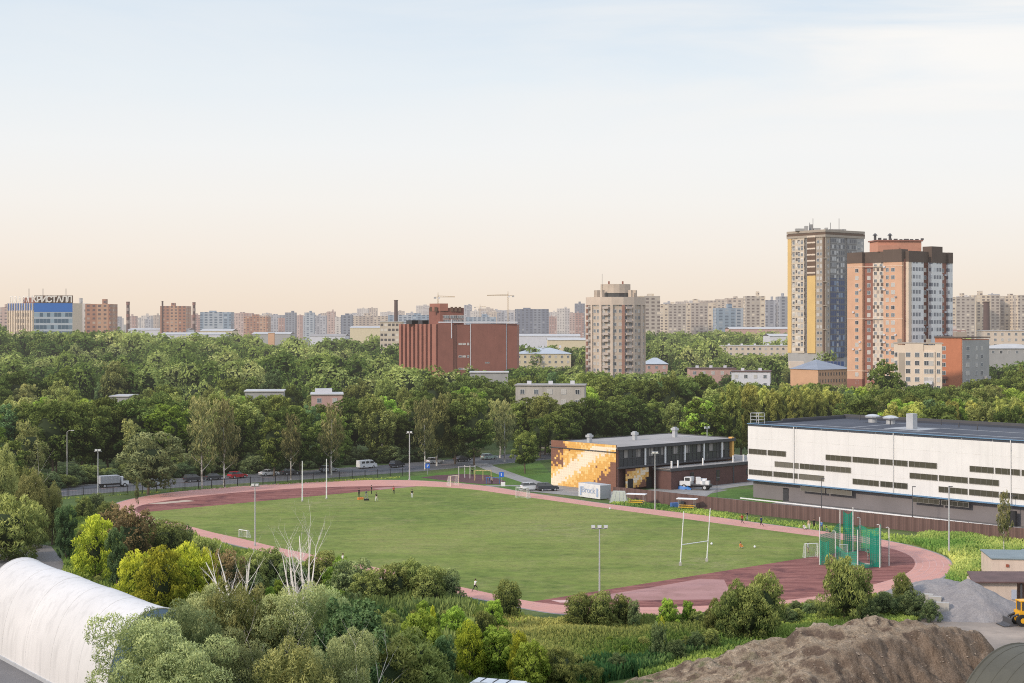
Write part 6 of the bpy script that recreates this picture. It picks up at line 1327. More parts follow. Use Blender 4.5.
# ---------------------------------------------------------------- foliage
rng = np.random.default_rng(11)
def quads_mesh(name, P, tone, m):
    """P: (n,4,3) quads"""
    n = len(P); me = bpy.data.meshes.new(name); me.vertices.add(n*4); me.vertices.foreach_set('co', P.reshape(-1).astype(np.float32))
    me.loops.add(n*4); me.loops.foreach_set('vertex_index', np.arange(n*4, dtype=np.int32)); me.polygons.add(n); me.polygons.foreach_set('loop_start', np.arange(0, n*4, 4, dtype=np.int32)); me.polygons.foreach_set('loop_total', np.full(n, 4, np.int32))
    me.materials.append(m); me.update(calc_edges=True); me.attributes.new('tone', 'FLOAT', 'FACE').data.foreach_set('value', tone.astype(np.float32)); return me
def leaves(lobes, n, size, droop=0., shell=.30, flat=.95, up=.25, sub=7, lv=.30, zv=.42):
    if sub:
        S = []
        for x, y, z, rx, ry, rz in lobes:
            for q in range(sub):
                d = rng.normal(size=3); d[2] += .25*abs(d[2]); d /= np.linalg.norm(d); f = .28+.20*rng.random(); g = .80+.12*rng.random()
                S.append((x+d[0]*rx*g, y+d[1]*ry*g, z+d[2]*rz*g, rx*f, ry*f, rz*f*(1.0 if not droop else 1.25)))
        lobes = S
    L = np.array(lobes, float); k = len(L); area = (L[:, 3]*L[:, 4]+L[:, 3]*L[:, 5]+L[:, 4]*L[:, 5]); idx = rng.choice(k, n, p=area/area.sum())
    d = rng.normal(size=(n, 3)); d[:, 2] += up*np.abs(d[:, 2]); d /= np.linalg.norm(d, axis=1)[:, None]
    rr = 1-shell*rng.random(n)**1.5+.10*rng.normal(size=n)*.6
    p = L[idx, :3]+d*L[idx, 3:6]*rr[:, None]
    keep = np.ones(n, bool)
    for j in range(k):
        q = (p-L[j, :3])/L[j, 3:6]; keep &= ~(((q**2).sum(1) < .62) & (idx != j))
    p, d, idx = p[keep], d[keep], idx[keep]; n = len(p)
    nr = d*flat+rng.normal(size=(n, 3))*.5; nr /= np.linalg.norm(nr, axis=1)[:, None]
    a = np.cross(nr, rng.normal(size=(n, 3))); a /= np.linalg.norm(a, axis=1)[:, None]
    if droop: a[:, 2] -= droop*1.5; a /= np.linalg.norm(a, axis=1)[:, None]
    b = np.cross(nr, a); b /= np.linalg.norm(b, axis=1)[:, None]
    s = size*(.55+.9*rng.random(n)); la = (1.0+droop)*s; lb = s*(.62-.2*min(1, droop))
    A = a*la[:, None]; B = b*lb[:, None]
    P = np.stack([p-A, p-B*.9+A*.1, p+A, p+B*.9-A*.1], 1)
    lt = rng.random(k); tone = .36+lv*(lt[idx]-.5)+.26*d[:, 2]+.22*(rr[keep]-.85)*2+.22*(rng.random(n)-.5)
    zz = (p[:, 2]-p[:, 2].min())/max(1e-6, np.ptp(p[:, 2])); tone += zv*(zz-.45)  # crown shading painted into tone: tops and upward leaves lighter, bottoms darker
    return P, np.clip(tone, 0, 1)
def crown_lobes(h, w, base, n, kind_='round'):
    """lobes (x,y,z,rx,ry,rz) of a crown of width w between base and h"""
    out = []; H_ = h-base
    for i in range(n):
        t = (i+.5)/n; a = i*2.399+rng.random()*.8; z = base+H_*(.14+.74*t)
        prof = {'round': math.sin(math.pi*(.14+.78*t))**.65, 'cone': (1-t)**.7*.95+.12, 'col': math.sin(math.pi*(.12+.8*t))**.4, 'wide': (math.sin(math.pi*(.2+.68*t)))**.5, 'bush': (1-t*.85)**.5}[kind_]
        r = w/2*prof; o = r*(.35+.42*rng.random()); q = (.34+.26*rng.random())*w/2*(1.1 if kind_ != 'col' else .9); q = min(q, max(.35, r))
        out.append((o*math.cos(a), o*math.sin(a), z, q, q, q*(.72 if kind_ != 'col' else 1.35)))
    out.append((0, 0, base+H_*.5, w*.30, w*.30, H_*.36)); out.append((rng.normal()*.08*w, rng.normal()*.08*w, h-w*.17, w*.2, w*.2, w*.17))
    return out
bark = mat('bark', (.11, .085, .065), .95, .25, 2); birchbark = mat('birch_bark', (.50, .48, .44), .9, .3, 2.5, alt=(.16, .14, .12)); deadwood = mat('dead_wood', (.74, .68, .62), .9, .15, 1.5)
core_m = mat('inner_shade_paint', (.022, .034, .012), 1.0, .2, 1)  # near-black colour of solid cores, painted in as the shade inside crowns
def trunk_mb(h, r, w, base, limbs=5, fork=0):
    mb = MB(); rr = random.Random(int(h*10)+limbs); top = base+(h-base)*.75; pts = [(0, 0, -.1)]; x = y = 0
    for k in range(1, 6): x += rr.uniform(-.12, .12)*r*5; y += rr.uniform(-.12, .12)*r*5; pts.append((x, y, top*k/5))
    mb.tube(pts, [r*1.25, r, r*.85, r*.65, r*.42, r*.15], 7)
    for k in range(limbs):
        z = base*.75+(top-base*.75)*(k+.3)/limbs; a = k*2.4+rr.random(); l = w*.40*(1-.4*k/limbs); q = r*.42*(1-.5*k/limbs)
        mb.tube([(x*z/top, y*z/top, z), (x*z/top+math.cos(a)*l*.55, y*z/top+math.sin(a)*l*.55, z+l*.4), (x*z/top+math.cos(a)*l, y*z/top+math.sin(a)*l, z+l*.85)], [q, q*.6, q*.15], 5)
    return mb
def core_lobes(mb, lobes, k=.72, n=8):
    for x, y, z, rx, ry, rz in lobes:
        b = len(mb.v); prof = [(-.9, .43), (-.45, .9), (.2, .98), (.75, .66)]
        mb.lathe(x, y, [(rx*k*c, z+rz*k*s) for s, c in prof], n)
LM = {}
def LMAT(k, dark, light, tr=.25): LM[k] = leafmat('leaves_'+k, dark, light, tr)
LMAT('bmid', (.028, .045, .015), (.17, .20, .068)); LMAT('bdark', (.024, .045, .022), (.13, .17, .078)); LMAT('pop', (.055, .075, .020), (.27, .29, .085), .3); LMAT('dark', (.012, .028, .008), (.088, .118, .034)); LMAT('mid', (.018, .038, .010), (.120, .150, .042)); LMAT('olive', (.036, .055, .018), (.17, .20, .068)); LMAT('pale', (.045, .062, .024), (.20, .215, .085))
LMAT('lime', (.07, .10, .015), (.36, .39, .05), .35); LMAT('willow', (.028, .045, .020), (.20, .235, .115)); LMAT('birch', (.045, .058, .026), (.20, .20, .09)); LMAT('bright', (.035, .07, .012), (.19, .27, .05), .3); LMAT('rust', (.045, .042, .022), (.17, .135, .07)); LMAT('blueg', (.014, .032, .018), (.095, .15, .065))
def make_tree(name, label, cat, h, w, base, lob, kind_, n, size, lm, tr=.22, bk=None, droop=0., core=.46, limbs=5, shell=.3, group=None):
    o = thing(name, label, cat, (0, 0, -500), 0, group); L = crown_lobes(h, w, base, lob, kind_); P, t = leaves(L, n, size, droop, shell)
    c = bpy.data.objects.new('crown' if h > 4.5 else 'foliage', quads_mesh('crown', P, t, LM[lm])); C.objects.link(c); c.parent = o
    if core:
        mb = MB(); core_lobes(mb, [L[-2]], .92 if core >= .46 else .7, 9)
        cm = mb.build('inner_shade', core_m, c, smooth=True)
    trunk_mb(h, tr, w, base, limbs).build('trunk' if h > 4.5 else 'stem', bk or bark, o); return snapshot(o)
PROTO = {}
def proto(k, num, *a, **kw): PROTO[k] = [make_tree(*a, **kw) for _ in range(num)]
T = 'tree'
proto('dark', 4, 'broadleaf_tree', 'x', T, 16, 10.5, 2.5, 15, 'round', 11500, .27, 'dark')
proto('mid', 4, 'broadleaf_tree', 'x', T, 16, 9.5, 2.5, 14, 'round', 10500, .27, 'mid')
proto('olive', 3, 'broadleaf_tree', 'x', T, 17, 9, 2.5, 15, 'col', 10000, .26, 'olive', droop=.3)
proto('poplar', 3, 'poplar_tree', 'x', T, 20, 6.0, 1.0, 19, 'col', 9500, .24, 'pop', droop=.7, core=.6)
proto('pale', 2, 'aspen_tree', 'x', T, 16, 7.5, 3, 13, 'col', 6000, .24, 'pale', droop=.5, bk=birchbark, core=.5)
proto('birch', 3, 'birch_tree', 'x', T, 14, 6.0, 3.2, 12, 'col', 3200, .20, 'birch', .16, birchbark, .8, 0, 9, .8)
proto('dpop', 2, 'broadleaf_tree', 'x', T, 18, 8, 2.5, 15, 'col', 8000, .26, 'blueg')
# low-poly crowns for the far woods (arrays only)
def far_variant(kd):
    w = 13.0 if kd != 'col' else 9.5; L = [(0, 0, 9.5, w*.40, w*.40, 6.0)]
    for i in range(6): a = i*2.4+rng.random(); q = w*(.16+.10*rng.random()); z = 6+9*(i+.5)/6; rr_ = w*.30*math.sin(math.pi*(.2+.7*(i+.5)/6)); L.append((rr_*math.cos(a), rr_*math.sin(a), z, q, q, q*1.1))
    return leaves(L, 1200, .50, 0, .22, sub=0, lv=.16, zv=.75)
FARV = [far_variant(k) for k in ('round', 'col', 'wide', 'round', 'col')]

LAB = {'dark': 'dark green leafy tree of the woodland beyond the road', 'mid': 'mid green leafy tree of the woodland beyond the road', 'olive': 'olive green upright tree of the woodland beyond the road', 'poplar': 'tall olive poplar of the woodland beyond the road', 'pale': 'pale grey green aspen of the woodland beyond the road', 'birch': 'thin-crowned birch with white trunk in the woodland edge', 'dpop': 'blue green upright tree of the woodland beyond the road'}
used = set()
def place(kd, x, y, h, label=None, group=None, rz=None, wscale=1.0, sq=1.0):
    ps = PROTO[kd]; p = ps[int(rnd.random()*len(ps))]; h0 = {'dark': 16, 'mid': 16, 'olive': 17, 'poplar': 20, 'pale': 16, 'birch': 14, 'dpop': 18}.get(kd) or PH[kd]; s = h/h0
    rz = rnd.random()*6.28 if rz is None else rz
    if p.name not in used: used.add(p.name); o = p; o.location = (x, y, 0); o.rotation_euler = (0, 0, rz)
    else: o = dup(p, (x, y, 0), rz)
    o.scale = (s*wscale, s*wscale, s); o['label'] = label or LAB[kd]
    if group: o['group'] = group
    elif not label: o['group'] = LAB[kd].replace(' tree ', ' trees ')
    return o
PH = {}
# sightlines that the planting leaves open: (u0, u1, v of the lowest thing seen, D)
CLEAR += [(112, 250, 330, 1500), (250, 398, 333, 1500), (519, 583, 344, 1300), (648, 786, 330, 1500), (583, 648, 371, 670), (397, 519, 364, 640), (786, 850, 384, 680), (846, 893, 386, 560), (892, 944, 386, 515), (942, 990, 384, 540), (0, 112, 329, 1040), (730, 793, 372, 560), (990, 1030, 350, 690)]
def allowed(x, y, h, w):
    """tallest a tree may be here so that the buildings behind stay in view as in the photo"""
    u = 512+F*x/y; hw = F*w*.42/y; m = h
    for a, b, v, D in CLEAR:
        if y < D+4 and a-hw < u < b+hw: m = min(m, H-(v-HZ)*y/F)
    return m
def road_y(x):                           # centre of the road
    for i in range(len(RD)-1):
        if RD[i][0] <= x <= RD[i+1][0]: k = (x-RD[i][0])/(RD[i+1][0]-RD[i][0]); return RD[i][1]+(RD[i+1][1]-RD[i][1])*k
    return 600
def in_hall(x, y, e=4):
    dx, dy = x-21.6, y-320.7; a = dx*math.cos(UA)+dy*math.sin(UA); b = -dx*math.sin(UA)+dy*math.cos(UA)
    if -6 < a < 52 and -10 < b < 20+e: return True
    dx, dy = x-47, y-310; a = dx*math.cos(WA)+dy*math.sin(WA); b = -dx*math.sin(WA)+dy*math.cos(WA)
    return -8 < a < 120 and -30 < b < 32+e
FOOT = []                                # building footprints to keep free
for o in list(C.objects):
    if o.parent is None and o.type == 'EMPTY' and o.get('category') in ('building', 'apartment tower', 'apartment block', 'tower', 'office building', 'warehouse') and o.location.y > 350: FOOT.append((o.location.x, o.location.y))
def free(x, y, r=11): return all(abs(x-a) > r+6 or abs(y-b-6) > r for a, b in FOOT)
# --- hand-set trees of the near woodland edge: (u, v of the base, v of the top, kind)
EDGE = [(8, 492, 438, 'mid'), (30, 488, 424, 'pale'), (52, 480, 402, 'dark'), (82, 478, 402, 'dark'), (108, 474, 398, 'dark'), (132, 474, 400, 'dark'), (160, 470, 398, 'dark'), (180, 466, 402, 'dark'), (222, 468, 396, 'mid'), (246, 464, 402, 'dark'),
 (274, 476, 418, 'mid'), (300, 474, 424, 'mid'), (330, 473, 414, 'mid'), (352, 458, 398, 'dark'), (372, 457, 402, 'dark'), (398, 461, 418, 'dark'), (420, 459, 398, 'dark'), (437, 466, 396, 'pale'), (455, 464, 400, 'olive'), (474, 465, 398, 'dark'), (500, 458, 402, 'pale'), (525, 470, 431, 'mid'),
 (545, 455, 397, 'olive'), (519, 453, 402, 'mid'), (531, 452, 398, 'dark'), (556, 452, 400, 'mid'), (576, 452, 403, 'dark'), (568, 455, 402, 'dark'), (590, 452, 398, 'dark'), (612, 450, 402, 'dark'), (634, 450, 396, 'dark'), (655, 448, 400, 'mid'), (676, 450, 404, 'olive'), (696, 452, 408, 'dark'), (712, 448, 398, 'dark'), (556, 462, 412, 'mid'), (540, 458, 418, 'dark'),
 (731, 462, 383, 'poplar'), (741, 456, 388, 'poplar'), (751, 460, 384, 'poplar'), (763, 452, 386, 'poplar'), (774, 455, 389, 'poplar'), (785, 450, 384, 'poplar'), (795, 452, 388, 'poplar'), (806, 448, 385, 'poplar'), (817, 450, 390, 'poplar'), (827, 446, 387, 'poplar'), (837, 446, 391, 'poplar'), (848, 444, 390, 'dpop'), (722, 458, 392, 'dark'), (780, 444, 388, 'olive'), (812, 442, 389, 'olive'), (862, 440, 396, 'dark'), (875, 436, 389, 'olive'), (885, 432, 361, 'mid'), (893, 432, 386, 'mid'), (905, 440, 391, 'bright'),
 (922, 430, 384, 'dark'), (940, 430, 388, 'dark'), (955, 430, 392, 'dark'), (972, 430, 380, 'mid'), (986, 433, 378, 'dark'), (1000, 440, 386, 'bright'), (1016, 438, 372, 'dark'), (1030, 440, 380, 'mid'), (985, 445, 396, 'willow'), (950, 446, 408, 'olive')]
proto('bright', 2, 'broadleaf_tree', 'x', T, 15, 9, 2, 13, 'round', 7500, .26, 'bright'); PH['bright'] = 15
proto('willow', 2, 'willow_tree', 'x', T, 14, 11, 1.5, 14, 'wide', 9500, .26, 'willow', droop=.3); PH['willow'] = 14
for u, vb, vt, kd in EDGE:
    p = G(u, vb); h = (vb-vt)*p[1]/F
    nm = {'bright': 'bright green round tree behind the long white building', 'willow': 'grey green willow behind the long white building'}.get(kd)
    place(kd, p[0], p[1], h, nm, 'trees behind the long white building' if nm else None, wscale=.95+.2*rnd.random())
# --- single trees with a look of their own
pw = G(148, 495); place('willow', pw[0], pw[1], (495-436)*pw[1]/F, 'round grey green willow on the grass strip beside the left end of the track', wscale=1.3)
pw = G(135, 480); place('pale', pw[0], pw[1], (480-422)*pw[1]/F, 'tall pale tree rising behind the round willow at left')
pw = G(525, 473.5); place('mid', pw[0], pw[1], (473.5-432)*pw[1]/F, 'small round green tree standing free left of the sports hall', wscale=1.0)
for u, vb, vt, lb in ((202, 489, 397, 'tall birch with white trunk in the gap left of the red car'), (224.5, 487, 400, 'second birch just left of the red car'), (291, 480, 415, 'slim birch with pale trunk behind the far end of the track'), (331.5, 477.5, 405, 'slim birch with pale trunk right of the two white poles'), (425, 470, 398, 'birch with loose olive crown beside the road'), (504, 462, 400, 'white trunked birch left of the free-standing round tree')):
    p = G(u, vb); place('birch', p[0], p[1], (vb-vt)*p[1]/F, lb, wscale=.85)
p = G(1004, 557); place('birch', p[0], p[1], (557-492)*p[1]/F, 'young birch with white trunk on the meadow at right', wscale=.6)
p = G(137, 513); place('birch', p[0], p[1], 6.5, 'thin young birch beside the left end of the track', wscale=.3)
# --- woodland individuals, nearest first, up to the count rule; the rest in one far mass
cand = []
r = random.Random(99)
y = 356.0
while y < 1550:
    st = 11.5 if y < 620 else 14.0 if y < 900 else 17
    x = -y*.36
    while x < y*.38:
        xx, yy = x+r.uniform(-.42, .42)*st, y+r.uniform(-.42, .42)*st; x += st
        u = 512+F*xx/yy
        if u < -30 or u > 1055: continue
        if yy < road_y(xx)+(17 if u < 470 else 22) and u < 690: continue
        if in_hall(xx, yy, 12): continue
        if 715 < u < 858 and yy < 480: continue
        if not free(xx, yy, 12): continue
        if u > 560 and yy > 1250 and r.random() < .3: continue
        if 120 < u < 420 and yy > 1150: continue
        if 500 < u < 600 and yy > 1000: continue
        if u > 800 and (yy > 900 or (yy > 640 and r.random() < .5)): continue
        g = mn.noise(Vector((xx*.012, yy*.012, 1.7))); g2 = mn.noise(Vector((xx*.03, yy*.02, 9.1)))
        h = 16.0+3.0*g*2+r.uniform(-5, 4.5)+(2.5 if yy > 560 else 0)+(6.5 if yy > 850 and u < 150 else 0)+(3 if yy > 800 else 0)+(5 if yy > 1100 and 620 < u < 790 else 0)
        if yy < 460: h = min(h, 16)
        a = allowed(xx, yy, h, 9)
        if a < 4.5: continue
        h = min(h, a)
        kd = ('dark' if g2 < -.12 else 'mid' if g2 < .10 else 'olive' if g2 < .3 else 'poplar')
        q = r.random()
        if q < .10: kd = 'pale'
        elif q < .16: kd = 'dpop'
        elif q < .30: kd = r.choice(['dark', 'mid', 'olive', 'bright'])
        cand.append((yy, xx, h, kd))
    y += st*.88
cand.sort()
near = [c for c in cand if c[0] < 640][:290]; far = [c for c in cand if c not in set(near)]
print('woodland', len(cand), 'near', len(near))
LAB['bright'] = 'bright green leafy tree of the woodland beyond the road'
for yy, xx, h, kd in near: place(kd, xx, yy, h, wscale=.8+.5*rnd.random())
# far woodland: one mass, crowns built tree by tree
chunks = {'mid': [], 'dark': [], 'olive': []}
allP = []; allT = []; allM = []
for yy, xx, h, kd in far:
    P, t = FARV[int(rnd.random()*5)]; 
    if yy > 900: k_sel = rng.random(len(P)) < (.62 if yy < 1200 else .5); P = P[k_sel]; t = t[k_sel]; gr = 1.35
    else: gr = 1.0
    s = h/17.5; a = rnd.random()*6.28; c, q = math.cos(a), math.sin(a); wv_ = s*rnd.uniform(.75, 1.3)
    if gr != 1.0: ctr = P.mean(1, keepdims=True); P = ctr+(P-ctr)*gr
    X_ = (P[..., 0]*c-P[..., 1]*q)*wv_+xx; Y_ = (P[..., 0]*q+P[..., 1]*c)*wv_+yy; Z_ = P[..., 2]*s
    allP.append(np.stack([X_, Y_, Z_], -1)); tb = {'dark': -.12, 'mid': 0, 'olive': .05, 'poplar': .08, 'pale': .05, 'dpop': -.08, 'bright': .2}[kd]+rnd.uniform(-.20, .22)+.35*mn.noise(Vector((xx*.02, yy*.008, 5.5)))
    allT.append(np.clip(t*.86-.10+tb, 0, 1)); allM.append(np.full(len(t), {'dark': 0, 'dpop': 0, 'mid': 1, 'bright': 1, 'olive': 2, 'poplar': 2, 'pale': 3}[kd], np.int32))
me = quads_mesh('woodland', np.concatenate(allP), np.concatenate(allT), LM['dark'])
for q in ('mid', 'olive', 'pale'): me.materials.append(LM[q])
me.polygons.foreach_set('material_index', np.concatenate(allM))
fo_ = bpy.data.objects.new('woodland', me); C.objects.link(fo_); kind(fo_, 'stuff', 'far woodland that reads as one mass behind the single trees')
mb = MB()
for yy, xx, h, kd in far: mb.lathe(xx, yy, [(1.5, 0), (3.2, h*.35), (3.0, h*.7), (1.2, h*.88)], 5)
kind(mb.build('woodland_shade', core_m), 'stuff', 'dark cores painted as the shade inside the far woodland')

# --- foreground bushes and small trees (u, v base, v top, width px, kind, label)
def bush(key, kd, n, h, w, base, lob, prof, leaf, size, name='bush', cat='bush', **kw):
    PROTO[key] = [make_tree(name, 'x', cat, h, w, base, lob, prof, leaf, size, kd, tr=.05*h**.6, **kw) for _ in range(n)]; PH[key] = h
bush('b_mid', 'bmid', 2, 4, 4.6, .1, 14, 'bush', 14000, .085, droop=.3, limbs=4, core=.5); bush('b_dark', 'bdark', 2, 4, 4.6, .1, 14, 'bush', 14000, .085, droop=.3, limbs=4, core=.5); bush('b_olive', 'olive', 2, 4, 4.4, .1, 15, 'bush', 14000, .085, droop=.7, limbs=4, core=.5)
bush('b_lime', 'lime', 2, 6, 5.2, .2, 22, 'bush', 17000, .095, name='maple_bush', droop=.5, shell=.7, core=.35); bush('b_rust', 'rust', 1, 5, 5, .2, 15, 'col', 8000, .12, shell=.6, core=.5)
bush('t_willow', 'willow', 2, 9, 9, .5, 20, 'wide', 80000, .072, name='willow_tree', cat='willow', droop=.35, core=.36); bush('t_olive', 'pale', 2, 9, 7, .6, 18, 'col', 50000, .08, name='willow_tree', cat='willow', droop=.5, core=.3)
bush('t_dark', 'blueg', 1, 8, 5.0, .3, 18, 'col', 24000, .11, name='alder_tree', cat='tree', core=.3); bush('b_bright', 'bright', 2, 3.4, 3.2, .1, 12, 'bush', 11000, .075, droop=.5, limbs=4, core=.4)
FGB = [
 (10, 560, 498, 'b_olive', 1.6, 'olive willow bush at the left edge above the wire fence'), (30, 548, 478, 't_olive', 1.15, 'tall pale olive willow at the left edge beyond the hangar'), (52, 545, 490, 't_olive', 1.0, 'pale olive willow right of the taller one at the left edge'),
 (66, 562, 506, 't_dark', 1.0, 'dark alder squeezed between the pale willow and the yellow maple'), (22, 520, 470, 'b_mid', 1.3, 'mid green bush behind the pale willows at left'), (2, 530, 452, 't_olive', .9, 'leaning grey willow cut by the left edge'),
 (95, 583, 516, 'b_lime', 1.15, 'tall yellow green maple bush behind the hangar, leftmost of the yellow ones'), (84, 520, 498, 'b_mid', 1.4, 'round green bush below the road railing at left'), (96, 515, 494, 'b_dark', 1.2, 'dark green bush at the foot of the far left floodlight pole'), (107, 528, 503, 'b_mid', 1.5, 'green bush at the tip of the left track bend'),
 (117, 590, 528, 't_dark', .8, 'dark thin tree between the yellow maple bushes'), (118, 560, 507, 'b_rust', 1.2, 'brownish bush hiding the left bend of the track'), (132, 572, 512, 'b_rust', 1.2, 'brownish feathery bush right of the first brown one'), (148, 562, 520, 'b_dark', 1.5, 'dark green bush left of the near track straight'), (166, 566, 522, 'b_mid', 1.5, 'mid green bush hiding the near straight at left'), (180, 560, 526, 'b_dark', 1.3, 'dark bush before the near straight, above the yellow maples'),
 (135, 612, 552, 'b_lime', 1.1, 'yellow maple bush against the hangar roof, second from left'), (160, 622, 547, 'b_lime', 1.2, 'largest yellow maple bush above the right end of the hangar'), (188, 615, 544, 'b_lime', 1.1, 'yellow maple bush left of the small dead tree'), (206, 612, 550, 'b_lime', .9, 'rightmost yellow maple bush beside the small dead tree'), (176, 600, 560, 'b_dark', 1.4, 'dark bush below the yellow maples'), (205, 575, 538, 'b_mid', 1.3, 'mid green bush under the near straight left of the dead tree'),
 (228, 598, 552, 'b_rust', 1.2, 'brown bush behind the small dead tree'), (250, 592, 556, 'b_mid', 1.5, 'mid green bush right of the small dead tree'), (272, 586, 550, 'b_mid', 1.5, 'mid green bush between the two dead trees'), (290, 596, 560, 'b_dark', 1.4, 'dark green bush left foot of the large dead tree'), (322, 592, 553, 'b_mid', 1.5, 'mid green bush right of the large dead tree'), (340, 600, 558, 'b_bright', 1.6, 'fresh green bush below the walker in white'),
 (352, 606, 560, 'b_dark', 1.5, 'dark green bush left of centre before the track'), (368, 612, 572, 'b_mid', 1.5, 'mid green bush right of the walker in white'), (395, 608, 566, 'b_mid', 1.3, 'mid green bush in a row before the near straight, left part'), (412, 606, 562, 'b_olive', 1.2, 'olive bush in a row before the near straight'), (428, 610, 568, 'b_mid', 1.2, 'mid green bush in a row before the near straight, middle part'), (447, 606, 570, 'b_dark', 1.2, 'round dark bush left of the runner in white'),
 (508, 622, 582, 'b_mid', 1.1, 'round green bush right of the runner on the near straight'), (494, 632, 600, 'b_bright', 1.2, 'fresh green bush below the runner'), (578, 628, 594, 'b_mid', 1.3, 'dark green bush at foot of the near floodlight pole, left half'), (600, 628, 593, 'b_mid', 1.4, 'dark green bush at foot of the near floodlight pole, right half'), (622, 626, 596, 'b_mid', 1.1, 'green bush right of the near floodlight pole'), (634, 628, 600, 'b_dark', .7, 'narrow dark bush right of the near floodlight pole'),
 (668, 628, 599, 'b_bright', 1.2, 'bright green bush before the pink surface, left one'), (688, 626, 601, 'b_bright', 1.1, 'bright green bush before the pink surface, right one'), (735, 638, 583, 'b_olive', 1.15, 'tall willow bush at the mound, left half of the pair'), (764, 638, 577, 'b_olive', 1.15, 'tall willow bush at the mound, right half of the pair'), (750, 640, 590, 'b_mid', 1.1, 'dark lower part between the two tall willow bushes'), (716, 634, 600, 'b_olive', 1.0, 'small olive bush left of the tall willow pair'),
 (844, 621, 559, 'b_olive', 1.05, 'large round willow bush in front of the hammer cage'), (858, 618, 568, 'b_mid', .9, 'green bush leaning right of the large willow bush'), (902, 606, 574, 'b_olive', 1.0, 'spiky olive bush at the inner edge of the right bend'), (884, 616, 592, 'b_dark', 1.5, 'low dark bush between the willow bushes at right'), (912, 618, 592, 'b_dark', 1.6, 'low dark bush left of the concrete blocks'), (930, 622, 600, 'b_dark', 1.2, 'low dark bush before the concrete blocks'), (868, 624, 600, 'b_dark', 1.4, 'low dark bush along the top of the mound'),
 (659, 660, 623, 'b_dark', .65, 'small dark conifer-like shrub left foot of the mound'), (662, 652, 617, 'b_lime', .35, 'slim yellow green sapling behind the small dark shrub'), (696, 655, 632, 'b_dark', 1.2, 'dark shrub on the edge of the mound at left'), (712, 650, 630, 'b_mid', 1.3, 'green shrub on the mound edge below the willow pair'), (676, 662, 640, 'b_dark', 1.3, 'dark shrub beside the rubble slabs'),
 (560, 690, 648, 'b_olive', 1.4, 'olive shrub at the bottom between meadow and mound'), (590, 684, 662, 'b_olive', 1.5, 'olive shrub at the bottom left of the mound'), (618, 676, 654, 'b_dark', 1.4, 'dark shrub at the very foot of the mound'), (532, 694, 642, 'b_bright', 1.3, 'fresh green shrub right of the van roof'),
 (470, 682, 622, 'b_lime', 1.0, 'yellow green shrub above the van roof'), (498, 680, 628, 'b_bright', 1.6, 'pale green shrub above the van roof, right of the yellow one'), (520, 690, 632, 'b_lime', .8, 'yellow green sapling right of the van roof'), (445, 692, 636, 't_dark', 1.0, 'dark round shrub left of the van roof'), (420, 668, 612, 'b_bright', 1.5, 'fresh green shrub in the reeds left of the meadow'), (405, 700, 632, 'b_olive', 1.9, 'wide olive shrub below the reeds'), (455, 650, 608, 'b_bright', 1.3, 'fresh green shrub above the yellow one'), (433, 640, 606, 'b_lime', .4, 'slim yellow sapling among the reeds'), (485, 645, 612, 'b_mid', 1.0, 'green shrub below the runner, left of the meadow'),
 (385, 712, 645, 'b_olive', 1.9, 'olive shrub at the bottom right of the willows'),
]
for u, vb, vt, kd, ws, lb in FGB:
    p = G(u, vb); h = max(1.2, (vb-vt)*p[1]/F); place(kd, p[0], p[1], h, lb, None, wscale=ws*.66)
# undergrowth along the woodland edge across the road
ru = random.Random(8)
for k in range(64):
    u = -5+k*7.6+ru.uniform(-3, 3); x_ = X(u, 360); dd = road_y(x_)+ru.uniform(13, 26); x_ = X(u, dd); kd = 'b_dark' if k % 3 else 'b_mid'; lb = 'dark undergrowth shrub beneath the trees across the road' if k % 3 else 'mid green undergrowth shrub beneath the trees across the road'
    place(kd, x_, dd, ru.uniform(2.2, 4.6), lb, lb.replace('shrub', 'shrubs'), wscale=ru.uniform(1.2, 1.8))
# the big grey green willows at bottom left
for u, vb, vt, kd, ws, lb in ((148, 775, 628, 't_willow', .85, 'grey green willow at the left end of the clump before the hangar end'), (176, 745, 612, 't_willow', .75, 'grey green willow covering the right end of the hangar'), (205, 722, 600, 't_willow', .62, 'grey green willow right of the hangar, second of the willow clump'), (245, 720, 596, 't_olive', .85, 'pale willow in the middle of the clump with thin bare stems'), (285, 722, 598, 't_willow', .68, 'large willow below the large dead tree'), (325, 715, 596, 't_willow', .66, 'grey green willow at right side of the clump'), (185, 785, 655, 't_willow', .85, 'lowest willow crown at the bottom edge, left part'), (232, 770, 648, 't_willow', .7, 'willow crown at the bottom edge below the pale willow'), (290, 775, 652, 't_olive', .95, 'lowest pale willow crown at the bottom edge, middle'), (348, 730, 602, 't_dark', 1.0, 'dark tree at right side of the willow clump'), (345, 760, 640, 't_willow', .6, 'willow crown at the bottom edge before the dark tree')):
    p = G(u, vb); place(kd, p[0], p[1], (vb-vt)*p[1]/F, lb, None, wscale=ws)
